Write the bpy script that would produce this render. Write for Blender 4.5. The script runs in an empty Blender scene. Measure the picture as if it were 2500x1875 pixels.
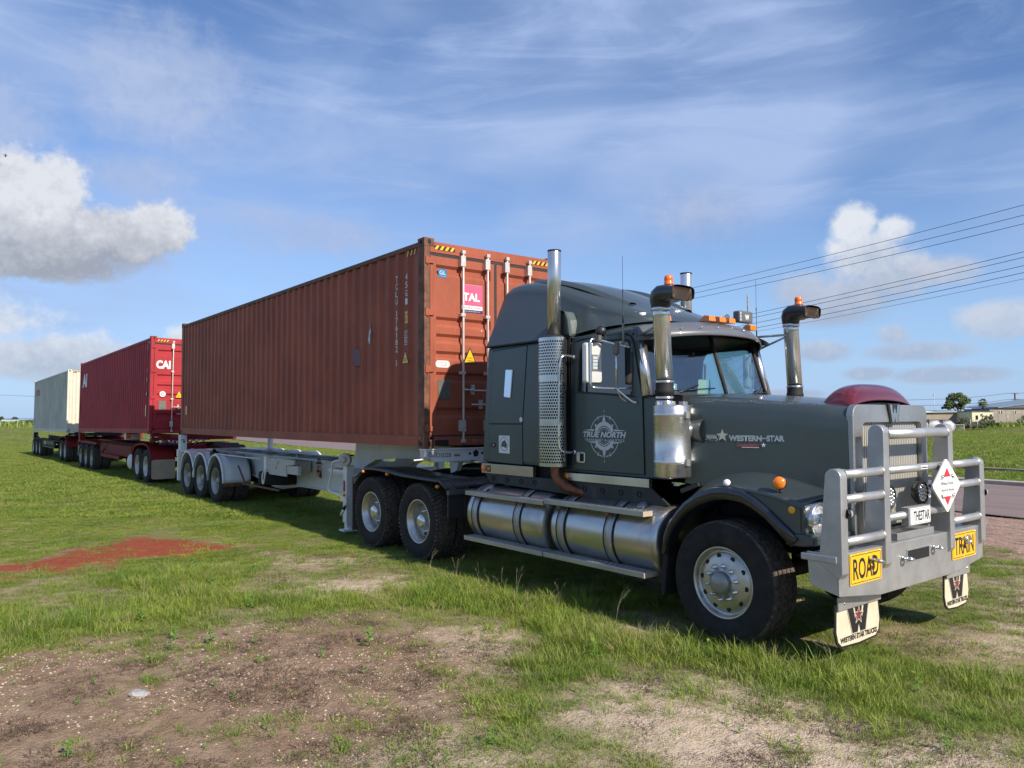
import bpy, bmesh, math, random
import numpy as np
from mathutils import Vector, Matrix
R=math.radians
scene=bpy.context.scene; COL=scene.collection
random.seed(7); rng=np.random.default_rng(7)

# ------------------------------------------------------------------ camera
cam_d=bpy.data.cameras.new('camera'); cam=bpy.data.objects.new('camera',cam_d); COL.objects.link(cam); scene.camera=cam
cam_d.sensor_width=36.0; cam_d.lens=1863.5/2500*36; cam_d.clip_start=.05; cam_d.clip_end=6000
CAM=Vector((8.9076,-6.6293,1.9413)); cam.location=CAM
_f=Vector((-0.7889,0.6130,0.0426)).normalized(); _r=Vector((0.6134,0.7897,-0.0038)); _r=(_r-_f*_r.dot(_f)).normalized(); _u=_r.cross(_f)
cam.matrix_world=Matrix(((_r.x,_u.x,-_f.x,CAM.x),(_r.y,_u.y,-_f.y,CAM.y),(_r.z,_u.z,-_f.z,CAM.z),(0,0,0,1)))

# ------------------------------------------------------------------ light and sky
SUN=Vector((1.0,0.03,0.68)).normalized()
SUN_EL=math.asin(SUN.z); SUN_AZ=math.atan2(SUN.y,SUN.x)
sd=bpy.data.lights.new('sun','SUN'); sd.energy=4.0; sd.angle=R(.6); sd.color=(1,.90,.76)
so=bpy.data.objects.new('sun',sd); COL.objects.link(so); so.rotation_euler=SUN.to_track_quat('Z','Y').to_euler(); so.location=(30,0,30)
scene.view_settings.view_transform='Standard'; scene.view_settings.look='None'
EXPO=.62
scene.view_settings.exposure=EXPO; scene.view_settings.gamma=1.0; scene.view_settings.use_curve_mapping=False
scene.render.engine='CYCLES'
try:
    scene.cycles.max_bounces=6; scene.cycles.transparent_max_bounces=8; scene.cycles.caustics_reflective=False; scene.cycles.caustics_refractive=False
except Exception: pass

class NT:
    """small helper for writing node trees"""
    def __init__(s,tree): s.t=tree; s.n=tree.nodes; s.l=tree.links
    def new(s,typ,**kw):
        n=s.n.new(typ)
        for k,v in kw.items():
            if k.startswith('_'): setattr(n,k[1:],v)
        return n
    def put(s,sock,v):
        if v is None: return
        if isinstance(v,bpy.types.NodeSocket): s.l.new(v,sock)
        else: sock.default_value=v
    def m(s,op,a,b=None,c=None,clamp=False):
        n=s.n.new('ShaderNodeMath'); n.operation=op; n.use_clamp=clamp
        s.put(n.inputs[0],a); s.put(n.inputs[1],b); s.put(n.inputs[2],c); return n.outputs[0]
    def sm(s,v,a,b,lo=0.,hi=1.):
        n=s.n.new('ShaderNodeMapRange'); n.interpolation_type='SMOOTHSTEP'
        s.put(n.inputs[0],v); s.put(n.inputs[1],a); s.put(n.inputs[2],b); s.put(n.inputs[3],lo); s.put(n.inputs[4],hi); return n.outputs[0]
    def noise(s,vec,scale,detail=3,rough=.5,dist=0.):
        n=s.n.new('ShaderNodeTexNoise'); s.put(n.inputs['Vector'],vec)
        n.inputs['Scale'].default_value=scale; n.inputs['Detail'].default_value=detail; n.inputs['Roughness'].default_value=rough; n.inputs['Distortion'].default_value=dist
        return n.outputs['Fac']
    def mix(s,f,a,b,mode='MIX'):
        n=s.n.new('ShaderNodeMix'); n.data_type='RGBA'; n.blend_type=mode
        s.put(n.inputs[0],f)
        for i,v in ((6,a),(7,b)):
            if isinstance(v,tuple) and len(v)==3: v=(*v,1)
            s.put(n.inputs[i],v)
        return n.outputs[2]
    def mapping(s,vec,scale=(1,1,1),loc=(0,0,0),rot=(0,0,0)):
        n=s.n.new('ShaderNodeMapping'); s.put(n.inputs[0],vec); n.inputs[1].default_value=loc; n.inputs[2].default_value=rot; n.inputs[3].default_value=scale; return n.outputs[0]
    def comb(s,x,y,z):
        n=s.n.new('ShaderNodeCombineXYZ'); s.put(n.inputs[0],x); s.put(n.inputs[1],y); s.put(n.inputs[2],z); return n.outputs[0]

world=bpy.data.worlds.new('World'); scene.world=world; world.use_nodes=True
def build_sky():
    T=NT(world.node_tree); T.n.clear()
    sky=T.n.new('ShaderNodeTexSky'); sky.sky_type='NISHITA'; sky.sun_disc=False
    sky.sun_elevation=SUN_EL; sky.sun_rotation=math.pi/2-SUN_AZ; sky.air_density=1.0; sky.dust_density=.35; sky.ozone_density=2.2; sky.altitude=0
    tc=T.n.new('ShaderNodeTexCoord').outputs['Generated']
    sp=T.n.new('ShaderNodeSeparateXYZ'); T.l.new(tc,sp.inputs[0]); x,y,z=sp.outputs
    az=T.m('DEGREES',T.m('ARCTAN2',y,T.m('MULTIPLY',x,-1.)))
    el=T.m('DEGREES',T.m('ARCSINE',z))
    K=1/SKY_STRENGTH/2**EXPO
    base=T.mix(1.0,sky.outputs[0],(.80,.92,1.14,1),'MULTIPLY')
    P=T.comb(T.m('MULTIPLY',az,.1),T.m('MULTIPLY',el,.1),0.)
    # haze towards the horizon
    hz=T.sm(el,-2.,17.,.80,0.)
    col=T.mix(hz,base,tuple(K*c for c in (.37,.58,.92)))
    # thin veil of high cloud, streaked
    st=T.mapping(P,(.35,1.0,1),(3.1,.7,0),(0,0,R(-14)))
    v1=T.noise(st,1.3,6,.58,.6); v2=T.noise(T.mapping(P,(.7,1.1,1),(9,2,0)),.55,3,.5)
    veil=T.m('MULTIPLY',T.sm(v1,.30,.70),T.sm(v2,.34,.66)); 
    veil=T.m('ADD',T.m('MULTIPLY',veil,.80),T.m('MULTIPLY',T.sm(v2,.35,.7),.34))
    v3=T.noise(T.mapping(P,(.22,1.3,1),(1.2,5.,0),(0,0,R(9))),2.6,7,.62,.8); veil=T.m('ADD',veil,T.m('MULTIPLY',T.sm(v3,.46,.74),.38)); veil=T.m('MULTIPLY',veil,T.sm(el,0.,8.,.35,1.),clamp=True)
    col=T.mix(veil,col,tuple(K*c for c in (.40,.53,.82)))
    # cumulus: blobs at their azimuth and elevation, edges broken by noise
    n1=T.noise(P,2.4,7,.56); n2=T.noise(T.mapping(P,(1,1,1),(5,3,0)),7.,5,.6)
    n3=T.noise(T.mapping(P,(1,1,1),(2,8,0)),19.,6,.62)
    wob=T.m('ADD',T.m('MULTIPLY',T.m('SUBTRACT',n1,.5),1.7),T.m('MULTIPLY',T.m('SUBTRACT',n2,.5),1.15)); wob=T.m('ADD',wob,T.m('MULTIPLY',T.m('SUBTRACT',n3,.5),.55))
    def blobs(lst,soft,amp=1.):
        acc=None
        for (a0,e0,w,h) in lst:
            dx=T.m('DIVIDE',T.m('SUBTRACT',az,a0),w); dy=T.m('DIVIDE',T.m('SUBTRACT',el,e0),h)
            d=T.m('SQRT',T.m('ADD',T.m('MULTIPLY',dx,dx),T.m('MULTIPLY',dy,dy)))
            v=T.m('SUBTRACT',1.,d); acc=v if acc is None else T.m('MAXIMUM',acc,v)
        return acc
    def layer(col,lst,lo,hi,op,dark,lit,ebase,etop,k=1.):
        f=T.m('ADD',blobs(lst,0),T.m('MULTIPLY',wob,k))
        mask=T.m('MULTIPLY',T.sm(f,lo,hi),op)
        t=T.m('ADD',T.sm(el,ebase,etop),T.m('MULTIPLY',T.m('SUBTRACT',n1,.5),1.2))
        t=T.m('ADD',t,T.m('MULTIPLY',T.m('SUBTRACT',n3,.5),.6)); t=T.m('ADD',t,T.m('MULTIPLY',T.m('SUBTRACT',n2,.5),1.1),clamp=True)
        cc=T.mix(t,tuple(K*c for c in dark),tuple(K*c for c in lit))
        return T.mix(mask,col,cc)
    col=layer(col,[(13.,22.,7.,5.),(3.5,18.,4.5,3.4),(11.,16.,5.,2.),(52.,14.5,5.,3.),(24,13,8,2.)],-.1,.9,.5,(.44,.50,.68),(.56,.63,.80),10.,24.,.6)
    col=layer(col,[(5.2,14.0,4.6,3.1),(9.3,11.9,5.4,2.7),(12.7,12.7,2.5,2.2),(1.8,12.,5.5,3.2),(6.,10.2,6.5,1.7)],-.02,.36,.95,(.36,.39,.46),(.78,.80,.85),9.0,15.0,.62)
    col=layer(col,[(1.5,6.2,6.,2.2),(7.,3.9,7.,1.9),(10.,2.6,5.,1.2),(16.,5.5,3.,1.4)],-.02,.5,.85,(.46,.52,.63),(.80,.83,.89),2.2,7.,.6)
    col=layer(col,[(62.3,12.9,1.8,1.7),(64.6,12.3,1.5,1.2),(63.0,11.0,2.9,2.0),(64.8,9.6,2.9,1.9)],-.05,.48,.88,(.47,.54,.67),(.84,.86,.90),8.4,13.0,.5)
    col=layer(col,[(62.,8.2,5.6,1.8),(58.8,8.8,3.,1.4),(61.,7.,4.,1.2),(67.5,9.4,3.,1.3)],-.05,.75,.85,(.40,.46,.60),(.58,.62,.72),6.,11.,.5)
    col=layer(col,[(70.8,6.,3.3,1.5),(65.9,4.2,3.8,.8),(60.,4.4,2.4,.9),(64.5,5.4,1.3,.9),(67.5,2.6,4.5,.7),(63.,2.8,2.,.6),(58,1.5,3,.5)],-.05,.5,.72,(.40,.47,.62),(.66,.69,.76),3.2,7.4,.45)
    bg=T.n.new('ShaderNodeBackground'); T.l.new(col,bg.inputs[0]); bg.inputs[1].default_value=SKY_STRENGTH
    out=T.n.new('ShaderNodeOutputWorld'); T.l.new(bg.outputs[0],out.inputs[0])
SKY_STRENGTH=.085
build_sky()

# ------------------------------------------------------------------ materials
MATS={}
def mat(name,col,rough=.5,metal=0.,coat=0.,var=.0,vscale=3.,bump=0.,bscale=60.,dirt=0.,dirtcol=(.22,.15,.10),trans=0.,spec=.5,emit=None,alpha=None,stretch=(1,1,1),ior=None,coatr=.06,rvar=0.):
    if name in MATS: return MATS[name]
    m=bpy.data.materials.new(name); m.use_nodes=True; T=NT(m.node_tree); b=T.n['Principled BSDF']
    b.inputs['Roughness'].default_value=rough; b.inputs['Metallic'].default_value=metal
    b.inputs['Coat Weight'].default_value=coat; b.inputs['Coat Roughness'].default_value=coatr
    b.inputs['Specular IOR Level'].default_value=spec
    if trans: b.inputs['Transmission Weight'].default_value=trans
    if ior: b.inputs['IOR'].default_value=ior
    if emit: b.inputs['Emission Color'].default_value=(*emit[:3],1); b.inputs['Emission Strength'].default_value=emit[3]
    c=(*col,1)
    pos=T.n.new('ShaderNodeNewGeometry').outputs['Position']
    if stretch!=(1,1,1): pos2=T.mapping(pos,stretch)
    else: pos2=pos
    cur=c
    if var:
        f=T.noise(pos2,vscale,6,.62)
        f=T.sm(f,.28,.72)
        lo=tuple(x*(1-var) for x in col); hi=tuple(min(1,x*(1+var)) for x in col)
        cur=T.mix(f,lo,hi)
    if dirt:
        g=T.noise(T.mapping(pos,(1,1,.35)),5.,8,.68); g=T.sm(g,.52,.74,0.,dirt)
        cur=T.mix(g,cur if var else col,dirtcol)
        b_r=T.m('ADD',rough,T.m('MULTIPLY',g,.4),clamp=True); T.l.new(b_r,b.inputs['Roughness'])
    elif rvar:
        g=T.noise(pos2,vscale*2,5,.6); b_r=T.m('ADD',rough-rvar/2,T.m('MULTIPLY',g,rvar),clamp=True); T.l.new(b_r,b.inputs['Roughness'])
    if var or dirt: T.l.new(cur,b.inputs['Base Color'])
    else: b.inputs['Base Color'].default_value=c
    if bump:
        bn=T.n.new('ShaderNodeBump'); bn.inputs['Strength'].default_value=bump; bn.inputs['Distance'].default_value=.01
        T.l.new(T.noise(pos2,bscale,4,.6),bn.inputs['Height']); T.l.new(bn.outputs[0],b.inputs['Normal'])
    MATS[name]=m; return m
paint=mat('slate_paint',(.055,.080,.080),.42,.35,.45,.10,1.1,dirt=.22,dirtcol=(.13,.11,.085),coatr=.16,bump=.02,bscale=2.5)
paint2=mat('slate_paint_fender',(.062,.084,.088),.42,.45,.55,.08,1.3,dirt=.16,dirtcol=(.13,.11,.085),coatr=.12,bump=.02,bscale=2.5)
darkpl=mat('black_plastic',(.012,.013,.016),.42,0,.1,.2,4,dirt=.2,dirtcol=(.08,.07,.06))
flare=mat('flare_dark_paint',(.014,.018,.028),.28,.2,.7,.1,2,dirt=.12,dirtcol=(.07,.065,.06),coatr=.12)
black=mat('matt_black',(.008,.008,.009),.75)
rubber=mat('tyre_rubber',(.022,.021,.021),.78,0,0,.25,9,bump=.25,bscale=120,dirt=.35,dirtcol=(.085,.068,.052),spec=.25)
treadm=mat('tyre_tread',(.085,.072,.060),.9,0,0,.6,26,bump=1.,bscale=60,dirt=.85,dirtcol=(.19,.15,.115),spec=.15)
chrome=mat('polished_steel',(.68,.69,.70),.22,.95,0,.08,3,rvar=.12)
stain=mat('brushed_stainless',(.66,.67,.68),.24,.9,0,.16,2.2,stretch=(1,1,.3),rvar=.16,bump=.03,bscale=30)
alu=mat('dull_aluminium',(.40,.405,.40),.42,.82,0,.13,2.5,bump=.05,bscale=50,dirt=.18,dirtcol=(.2,.18,.15))
alu2=mat('bar_aluminium',(.46,.465,.465),.44,.7,0,.12,5,bump=.06,bscale=70,dirt=.15,dirtcol=(.26,.23,.19))
galv=mat('tank_aluminium',(.46,.46,.445),.30,.92,0,.14,3,stretch=(.25,1,1),dirt=.30,dirtcol=(.20,.16,.11),rvar=.1)
rimm=mat('rim_aluminium',(.50,.49,.45),.36,.85,0,.15,6,dirt=.3,dirtcol=(.22,.18,.13))
rimdirty=mat('rim_dusty',(.36,.35,.31),.5,.6,0,.2,6,dirt=.45,dirtcol=(.20,.16,.12))
glass=mat('tinted_glass',(.015,.02,.025),.04,0,spec=.8,coat=1.,coatr=.02)
rust=mat('rust_brown',(.16,.075,.04),.7,.3,0,.35,14,bump=.2)
orangem=mat('amber_lens',(.85,.22,.01),.25,0,.5,spec=.6)
amberp=mat('amber_yellow_lens',(.80,.38,.02),.3,0,.4)
redm=mat('red_lens',(.35,.015,.01),.25,0,.5)
crimson=mat('dark_red_acrylic',(.115,.009,.014),.16,0,.9,.08,2,coatr=.04)
white=mat('white_paint',(.74,.74,.72),.45,0,.1,.05,4,dirt=.16,dirtcol=(.36,.29,.22))
wtrail=mat('trailer_white_paint',(.66,.66,.64),.42,0,.15,.06,2,dirt=.35,dirtcol=(.30,.26,.21))
wdirty=mat('speckled_white_paint',(.50,.47,.42),.65,0,0,.35,40,dirt=.7,dirtcol=(.20,.13,.08))
decalw=mat('white_vinyl',(.74,.75,.75),.45)
silverv=mat('silver_vinyl',(.58,.61,.62),.4,.15)
blackv=mat('black_vinyl',(.012,.012,.013),.5)
yellow=mat('sign_yellow',(.82,.47,.015),.38,0,.2,.03,6)
cream=mat('cream_rubber',(.64,.56,.42),.55,0,.1,.08,5,dirt=.4,dirtcol=(.45,.30,.17))
signred=mat('sign_red',(.68,.03,.05),.4)
pinkv=mat('faded_pink_vinyl',(.62,.10,.20),.5,0,0,.15,5)
navyv=mat('navy_vinyl',(.02,.02,.12),.5)
bluev=mat('blue_vinyl',(.01,.16,.33),.5)
dbrown=mat('dark_brown_vinyl',(.08,.02,.02),.5)
greyp=mat('grey_plate',(.16,.155,.14),.5,.4,0,.2,9)
seal=mat('rubber_seal',(.035,.03,.03),.8,0,0,.3,12)
lensw=mat('clear_lens',(.62,.64,.64),.08,.35,.9,coatr=.02)
lensd=mat('lens_facets',(.80,.81,.81),.25,.7,.6,.35,60)
galvrod=mat('galvanised_rod',(.55,.52,.49),.5,.35,0,.12,12,dirt=.25,dirtcol=(.32,.18,.11))
cinter=mat('cab_interior',(.055,.07,.08),.7)
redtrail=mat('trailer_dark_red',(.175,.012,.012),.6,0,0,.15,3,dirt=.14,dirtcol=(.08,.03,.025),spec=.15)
blktrail=mat('trailer_black',(.018,.018,.02),.65,0,0,.2,3,dirt=.3,dirtcol=(.09,.08,.07),spec=.2)
copper=mat('heat_stained_pipe',(.22,.085,.045),.42,.75,0,.35,9)

def container_mat(name,col,rustamt,streak,patch=None,faded=(.5,.4,.4)):
    m=bpy.data.materials.new(name); m.use_nodes=True; T=NT(m.node_tree); b=T.n['Principled BSDF']
    pos=T.n.new('ShaderNodeNewGeometry').outputs['Position']
    f=T.sm(T.noise(pos,1.1,6,.6),.3,.7)
    cur=T.mix(f,tuple(c*.86 for c in col),tuple(c*1.14 for c in col))
    # vertical streaks
    s=T.noise(T.mapping(pos,(6.,6.,.45)),2.2,8,.72); s=T.sm(s,.55,.80,0.,streak)
    cur=T.mix(s,cur,tuple(min(1,c*1.5+.03) for c in col))
    d=T.noise(T.mapping(pos,(3.,3.,.25),(4,7,1)),2.0,7,.7); d=T.sm(d,.56,.76,0.,streak)
    cur=T.mix(d,cur,tuple(c*.55 for c in col))
    # rust spots
    g=T.noise(pos,26.,5,.65); g2=T.noise(pos,2.3,3,.5); rr=T.m('MULTIPLY',T.sm(g,.60,.70),T.sm(g2,.46,.66)); rr=T.m('MULTIPLY',rr,rustamt)
    cur=T.mix(rr,cur,(.11,.045,.022))
    T.l.new(cur,b.inputs['Base Color'])
    b.inputs['Roughness'].default_value=.55; b.inputs['Specular IOR Level'].default_value=.25
    bn=T.n.new('ShaderNodeBump'); bn.inputs['Strength'].default_value=.28; bn.inputs['Distance'].default_value=.03
    T.l.new(T.noise(T.mapping(pos,(1,1,.5)),3.2,4,.6),bn.inputs['Height']); T.l.new(bn.outputs[0],b.inputs['Normal'])
    MATS[name]=m; return m
cbrown=container_mat('container_red_brown',(.32,.088,.050),.9,.6)
crustp=mat('rusty_post_brown',(.15,.062,.035),.68,0,0,.5,7,bump=.3,bscale=40,dirt=.6,dirtcol=(.12,.075,.035))
cred=container_mat('container_crimson',(.36,.028,.036),.3,.14)
ccream=container_mat('container_cream',(.52,.51,.44),.35,.30)
cgrey=mat('cream_end_paint',(.60,.56,.46),.5,0,0,.05,3,dirt=.3,dirtcol=(.5,.36,.14))
# ------------------------------------------------------------------ mesh helpers
class MB:
    def __init__(s): s.v=[]; s.f=[]; s.mi=[]; s.sm=[]; s.cur=0; s.smooth=False
    def add(s,vs,fs,smooth=None):
        o=len(s.v); s.v.extend([tuple(v) for v in vs])
        for f in fs: s.f.append(tuple(i+o for i in f)); s.mi.append(s.cur); s.sm.append(s.smooth if smooth is None else smooth)
        return s
    def box(s,x0,x1,y0,y1,z0,z1):
        v=[(x,y,z) for x in (x0,x1) for y in (y0,y1) for z in (z0,z1)]
        return s.add(v,[(0,1,3,2),(4,6,7,5),(0,4,5,1),(2,3,7,6),(0,2,6,4),(1,5,7,3)],False)
    def obox(s,c,ax,ay,az,sx,sy,sz):
        c=Vector(c); ax=Vector(ax).normalized(); ay=Vector(ay).normalized(); az=Vector(az).normalized()
        v=[c+ax*(i*sx/2)+ay*(j*sy/2)+az*(k*sz/2) for i in (-1,1) for j in (-1,1) for k in (-1,1)]
        return s.add(v,[(0,1,3,2),(4,6,7,5),(0,4,5,1),(2,3,7,6),(0,2,6,4),(1,5,7,3)],False)
    def prism(s,poly,axis,a,b):
        """poly of 2D points in the plane across axis ('x': (y,z), 'y': (x,z), 'z': (x,y))"""
        n=len(poly)
        def P(p,t): return {'x':(t,p[0],p[1]),'y':(p[0],t,p[1]),'z':(p[0],p[1],t)}[axis]
        v=[P(p,a) for p in poly]+[P(p,b) for p in poly]
        return s.add(v,[tuple(range(n)),tuple(range(2*n-1,n-1,-1))]+[(i,i+n,(i+1)%n+n,(i+1)%n) for i in range(n)],False)
    def tube(s,path,r,seg=10,cap=True,smooth=True):
        path=[Vector(p) for p in path]; n=len(path); rs=r if isinstance(r,(list,tuple)) else [r]*n
        o=None; vs=[]
        for i,p in enumerate(path):
            d=(path[min(i+1,n-1)]-path[max(i-1,0)]).normalized()
            if o is None: o=d.orthogonal().normalized()
            o=(o-d*o.dot(d)); o=o.normalized() if o.length>1e-6 else d.orthogonal().normalized()
            q=d.cross(o)
            for k in range(seg):
                a=2*math.pi*k/seg; vs.append(p+(o*math.cos(a)+q*math.sin(a))*rs[i])
        fs=[(i*seg+k,i*seg+(k+1)%seg,(i+1)*seg+(k+1)%seg,(i+1)*seg+k) for i in range(n-1) for k in range(seg)]
        s.add(vs,fs,smooth)
        if cap: s.add(vs[:seg],[tuple(range(seg-1,-1,-1))],False); s.add(vs[-seg:],[tuple(range(seg))],False)
        return s
    def lathe(s,prof,c,axis,seg=32,smooth=True,a0=0,a1=2*math.pi):
        """prof: (radius, along)"""
        c=Vector(c); d=Vector(axis).normalized(); o=d.orthogonal().normalized(); q=d.cross(o); full=abs(a1-a0-2*math.pi)<1e-6
        m=seg if full else seg+1; vs=[]
        for (r,t) in prof:
            for k in range(m):
                a=a0+(a1-a0)*k/seg; vs.append(c+d*t+(o*math.cos(a)+q*math.sin(a))*r)
        fs=[]
        for i in range(len(prof)-1):
            for k in range(seg):
                k2=(k+1)%m if full else k+1
                fs.append((i*m+k,i*m+k2,(i+1)*m+k2,(i+1)*m+k))
        return s.add(vs,fs,smooth)
    def loft(s,secs,close=False,caps=False,smooth=True):
        n=len(secs[0]); vs=[p for sec in secs for p in sec]; fs=[]
        for i in range(len(secs)-1):
            for k in range(n if close else n-1):
                fs.append((i*n+k,i*n+(k+1)%n,(i+1)*n+(k+1)%n,(i+1)*n+k))
        s.add(vs,fs,smooth)
        if caps: s.add(secs[0],[tuple(range(n-1,-1,-1))],False); s.add(secs[-1],[tuple(range(n))],False)
        return s
    def mirror_y(s,yc=0.):
        n=len(s.v); fs=list(s.f)
        s.v+= [(x,2*yc-y,z) for x,y,z in s.v[:n]]
        for i,f in enumerate(fs): s.f.append(tuple(j+n for j in reversed(f))); s.mi.append(s.mi[i]); s.sm.append(s.sm[i])
        return s
def vkey(v): return v
def root_of(o):
    while o.parent: o=o.parent
    return o
def build(name,m,parent=None,mb=None,bevel=0,label=None,sub=0,recalc=True,auto=None,solid=0):
    me=bpy.data.meshes.new(name); 
    off=Vector((0,0,0))
    if parent is not None: off=root_of(parent).location
    me.from_pydata([(x-off.x,y-off.y,z-off.z) for x,y,z in mb.v],[],mb.f)
    ms=m if isinstance(m,(list,tuple)) else [m]
    for q in ms: me.materials.append(q)
    me.polygons.foreach_set('material_index',mb.mi); me.polygons.foreach_set('use_smooth',mb.sm)
    if recalc:
        bm=bmesh.new(); bm.from_mesh(me); bmesh.ops.remove_doubles(bm,verts=bm.verts,dist=1e-5); bmesh.ops.recalc_face_normals(bm,faces=bm.faces); bm.to_mesh(me); bm.free()
    me.update()
    o=bpy.data.objects.new(name,me); COL.objects.link(o)
    if parent is not None: o.parent=parent
    if solid: md=o.modifiers.new('solid','SOLIDIFY'); md.thickness=solid; md.offset=0
    if bevel:
        md=o.modifiers.new('bevel','BEVEL'); md.width=bevel; md.segments=2; md.limit_method='ANGLE'; md.angle_limit=R(35); md.harden_normals=False
    if sub: md=o.modifiers.new('sub','SUBSURF'); md.levels=sub; md.render_levels=sub
    if label: o['label']=label
    return o
def thing(name,loc,label,cat,group=None):
    o=bpy.data.objects.new(name,None); COL.objects.link(o); o.location=loc; o['label']=label; o['category']=cat
    if group: o['group']=group
    o.empty_display_size=.3
    return o
def tag(o,label=None,cat=None,group=None,kind=None):
    for k,v in (('label',label),('category',cat),('group',group),('kind',kind)):
        if v: o[k]=v
    return o
def arc(cx,cz,r,a0,a1,n): return [(cx+r*math.cos(R(a0+(a1-a0)*i/n)),cz+r*math.sin(R(a0+(a1-a0)*i/n))) for i in range(n+1)]
def rrect(x0,x1,y0,y1,r,n=4):
    p=[]
    for cx,cy,a in ((x1-r,y1-r,0),(x0+r,y1-r,90),(x0+r,y0+r,180),(x1-r,y0+r,270)): p+=arc(cx,cy,r,a,a+90,n)
    return p
def smoothpath(pts,n=6):
    P=[Vector(p) for p in pts]; out=[]
    for i in range(len(P)-1):
        p0=P[max(i-1,0)];p1=P[i];p2=P[i+1];p3=P[min(i+2,len(P)-1)]
        for k in range(n):
            t=k/n; out.append(.5*((2*p1)+(p2-p0)*t+(2*p0-5*p1+4*p2-p3)*t*t+(3*p1-p0-3*p2+p3)*t**3))
    out.append(P[-1]); return out
# --- flat print
SIDE=(Vector((1,0,0)),Vector((0,0,1))); FRONT=(Vector((0,1,0)),Vector((0,0,1)))
def decal(name,polys,m,origin,uv,parent,label=None,lift=.0,yfun=None,thick=0):
    """polys: outlines (u,v) metres about origin, laid on the plane uv"""
    U,V=uv; N=U.cross(V); O=Vector(origin)+N*lift; mb=MB()
    for p in polys:
        pts=[O+U*a+V*b for a,b in p]
        if thick:
            n=len(pts); mb.add([q+N*0 for q in pts]+[q-N*thick for q in pts],[tuple(range(n))]+[(i,i+n,(i+1)%n+n,(i+1)%n) for i in range(n)],False)
        else: mb.add(pts,[tuple(range(len(p)))],False)
    return build(name,m,parent,mb,recalc=bool(thick),label=label)
def ringseg(r0,r1,a0,a1,n=10):
    a=[(r1*math.cos(R(a0+(a1-a0)*i/n)),r1*math.sin(R(a0+(a1-a0)*i/n))) for i in range(n+1)]
    b=[(r0*math.cos(R(a0+(a1-a0)*i/n)),r0*math.sin(R(a0+(a1-a0)*i/n))) for i in range(n+1)]
    return [[a[i],a[i+1],b[i+1],b[i]] for i in range(n)]
def star(cx,cy,r,k=.4,rot=90,pts=5):
    p=[]
    for i in range(pts*2):
        rr=r if i%2==0 else r*k; a=R(rot+i*180/pts); p.append((cx+rr*math.cos(a),cy+rr*math.sin(a)))
    return p
def text(name,s,w,h,origin,uv,m,parent,bold=0,shear=0,label=None,extrude=0,align='C',lift=.0,spacing=1.):
    cu=bpy.data.curves.new('txt','FONT'); cu.body=s; cu.size=1; cu.offset=bold; cu.shear=shear; cu.resolution_u=3; cu.space_character=spacing
    if extrude: cu.extrude=.5
    ob=bpy.data.objects.new('txt',cu); COL.objects.link(ob)
    dg=bpy.context.evaluated_depsgraph_get(); me=bpy.data.meshes.new_from_object(ob.evaluated_get(dg)); bpy.data.objects.remove(ob); bpy.data.curves.remove(cu)
    n=len(me.vertices); co=np.zeros(n*3); me.vertices.foreach_get('co',co); co=co.reshape(-1,3)
    mn=co.min(0); mx=co.max(0); sx=w/(mx[0]-mn[0]); sy=h/(mx[1]-mn[1])
    u=(co[:,0]-mn[0])*sx; v=(co[:,1]-mn[1])*sy; z=co[:,2]*2*extrude*.5 if extrude else co[:,2]*0
    if align=='C': u-=w/2; v-=h/2
    U,V=uv; N=U.cross(V); O=Vector(origin)+N*(lift+(extrude/2 if extrude else 0))
    off=root_of(parent).location if parent is not None else Vector((0,0,0))
    out=np.array(O-off)[None,:]+u[:,None]*np.array(U)+v[:,None]*np.array(V)+z[:,None]*np.array(N)
    me.vertices.foreach_set('co',out.ravel()); me.materials.clear(); me.materials.append(m); me.update(); me.name=name
    o=bpy.data.objects.new(name,me); COL.objects.link(o)
    if parent is not None: o.parent=parent
    if label: o['label']=label
    return o
def copy_tree(o,parent=None):
    c=o.copy(); COL.objects.link(c)
    if parent is not None: c.parent=parent
    for ch in [q for q in bpy.data.objects if q.parent is o]: copy_tree(ch,c)
    return c

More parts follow.
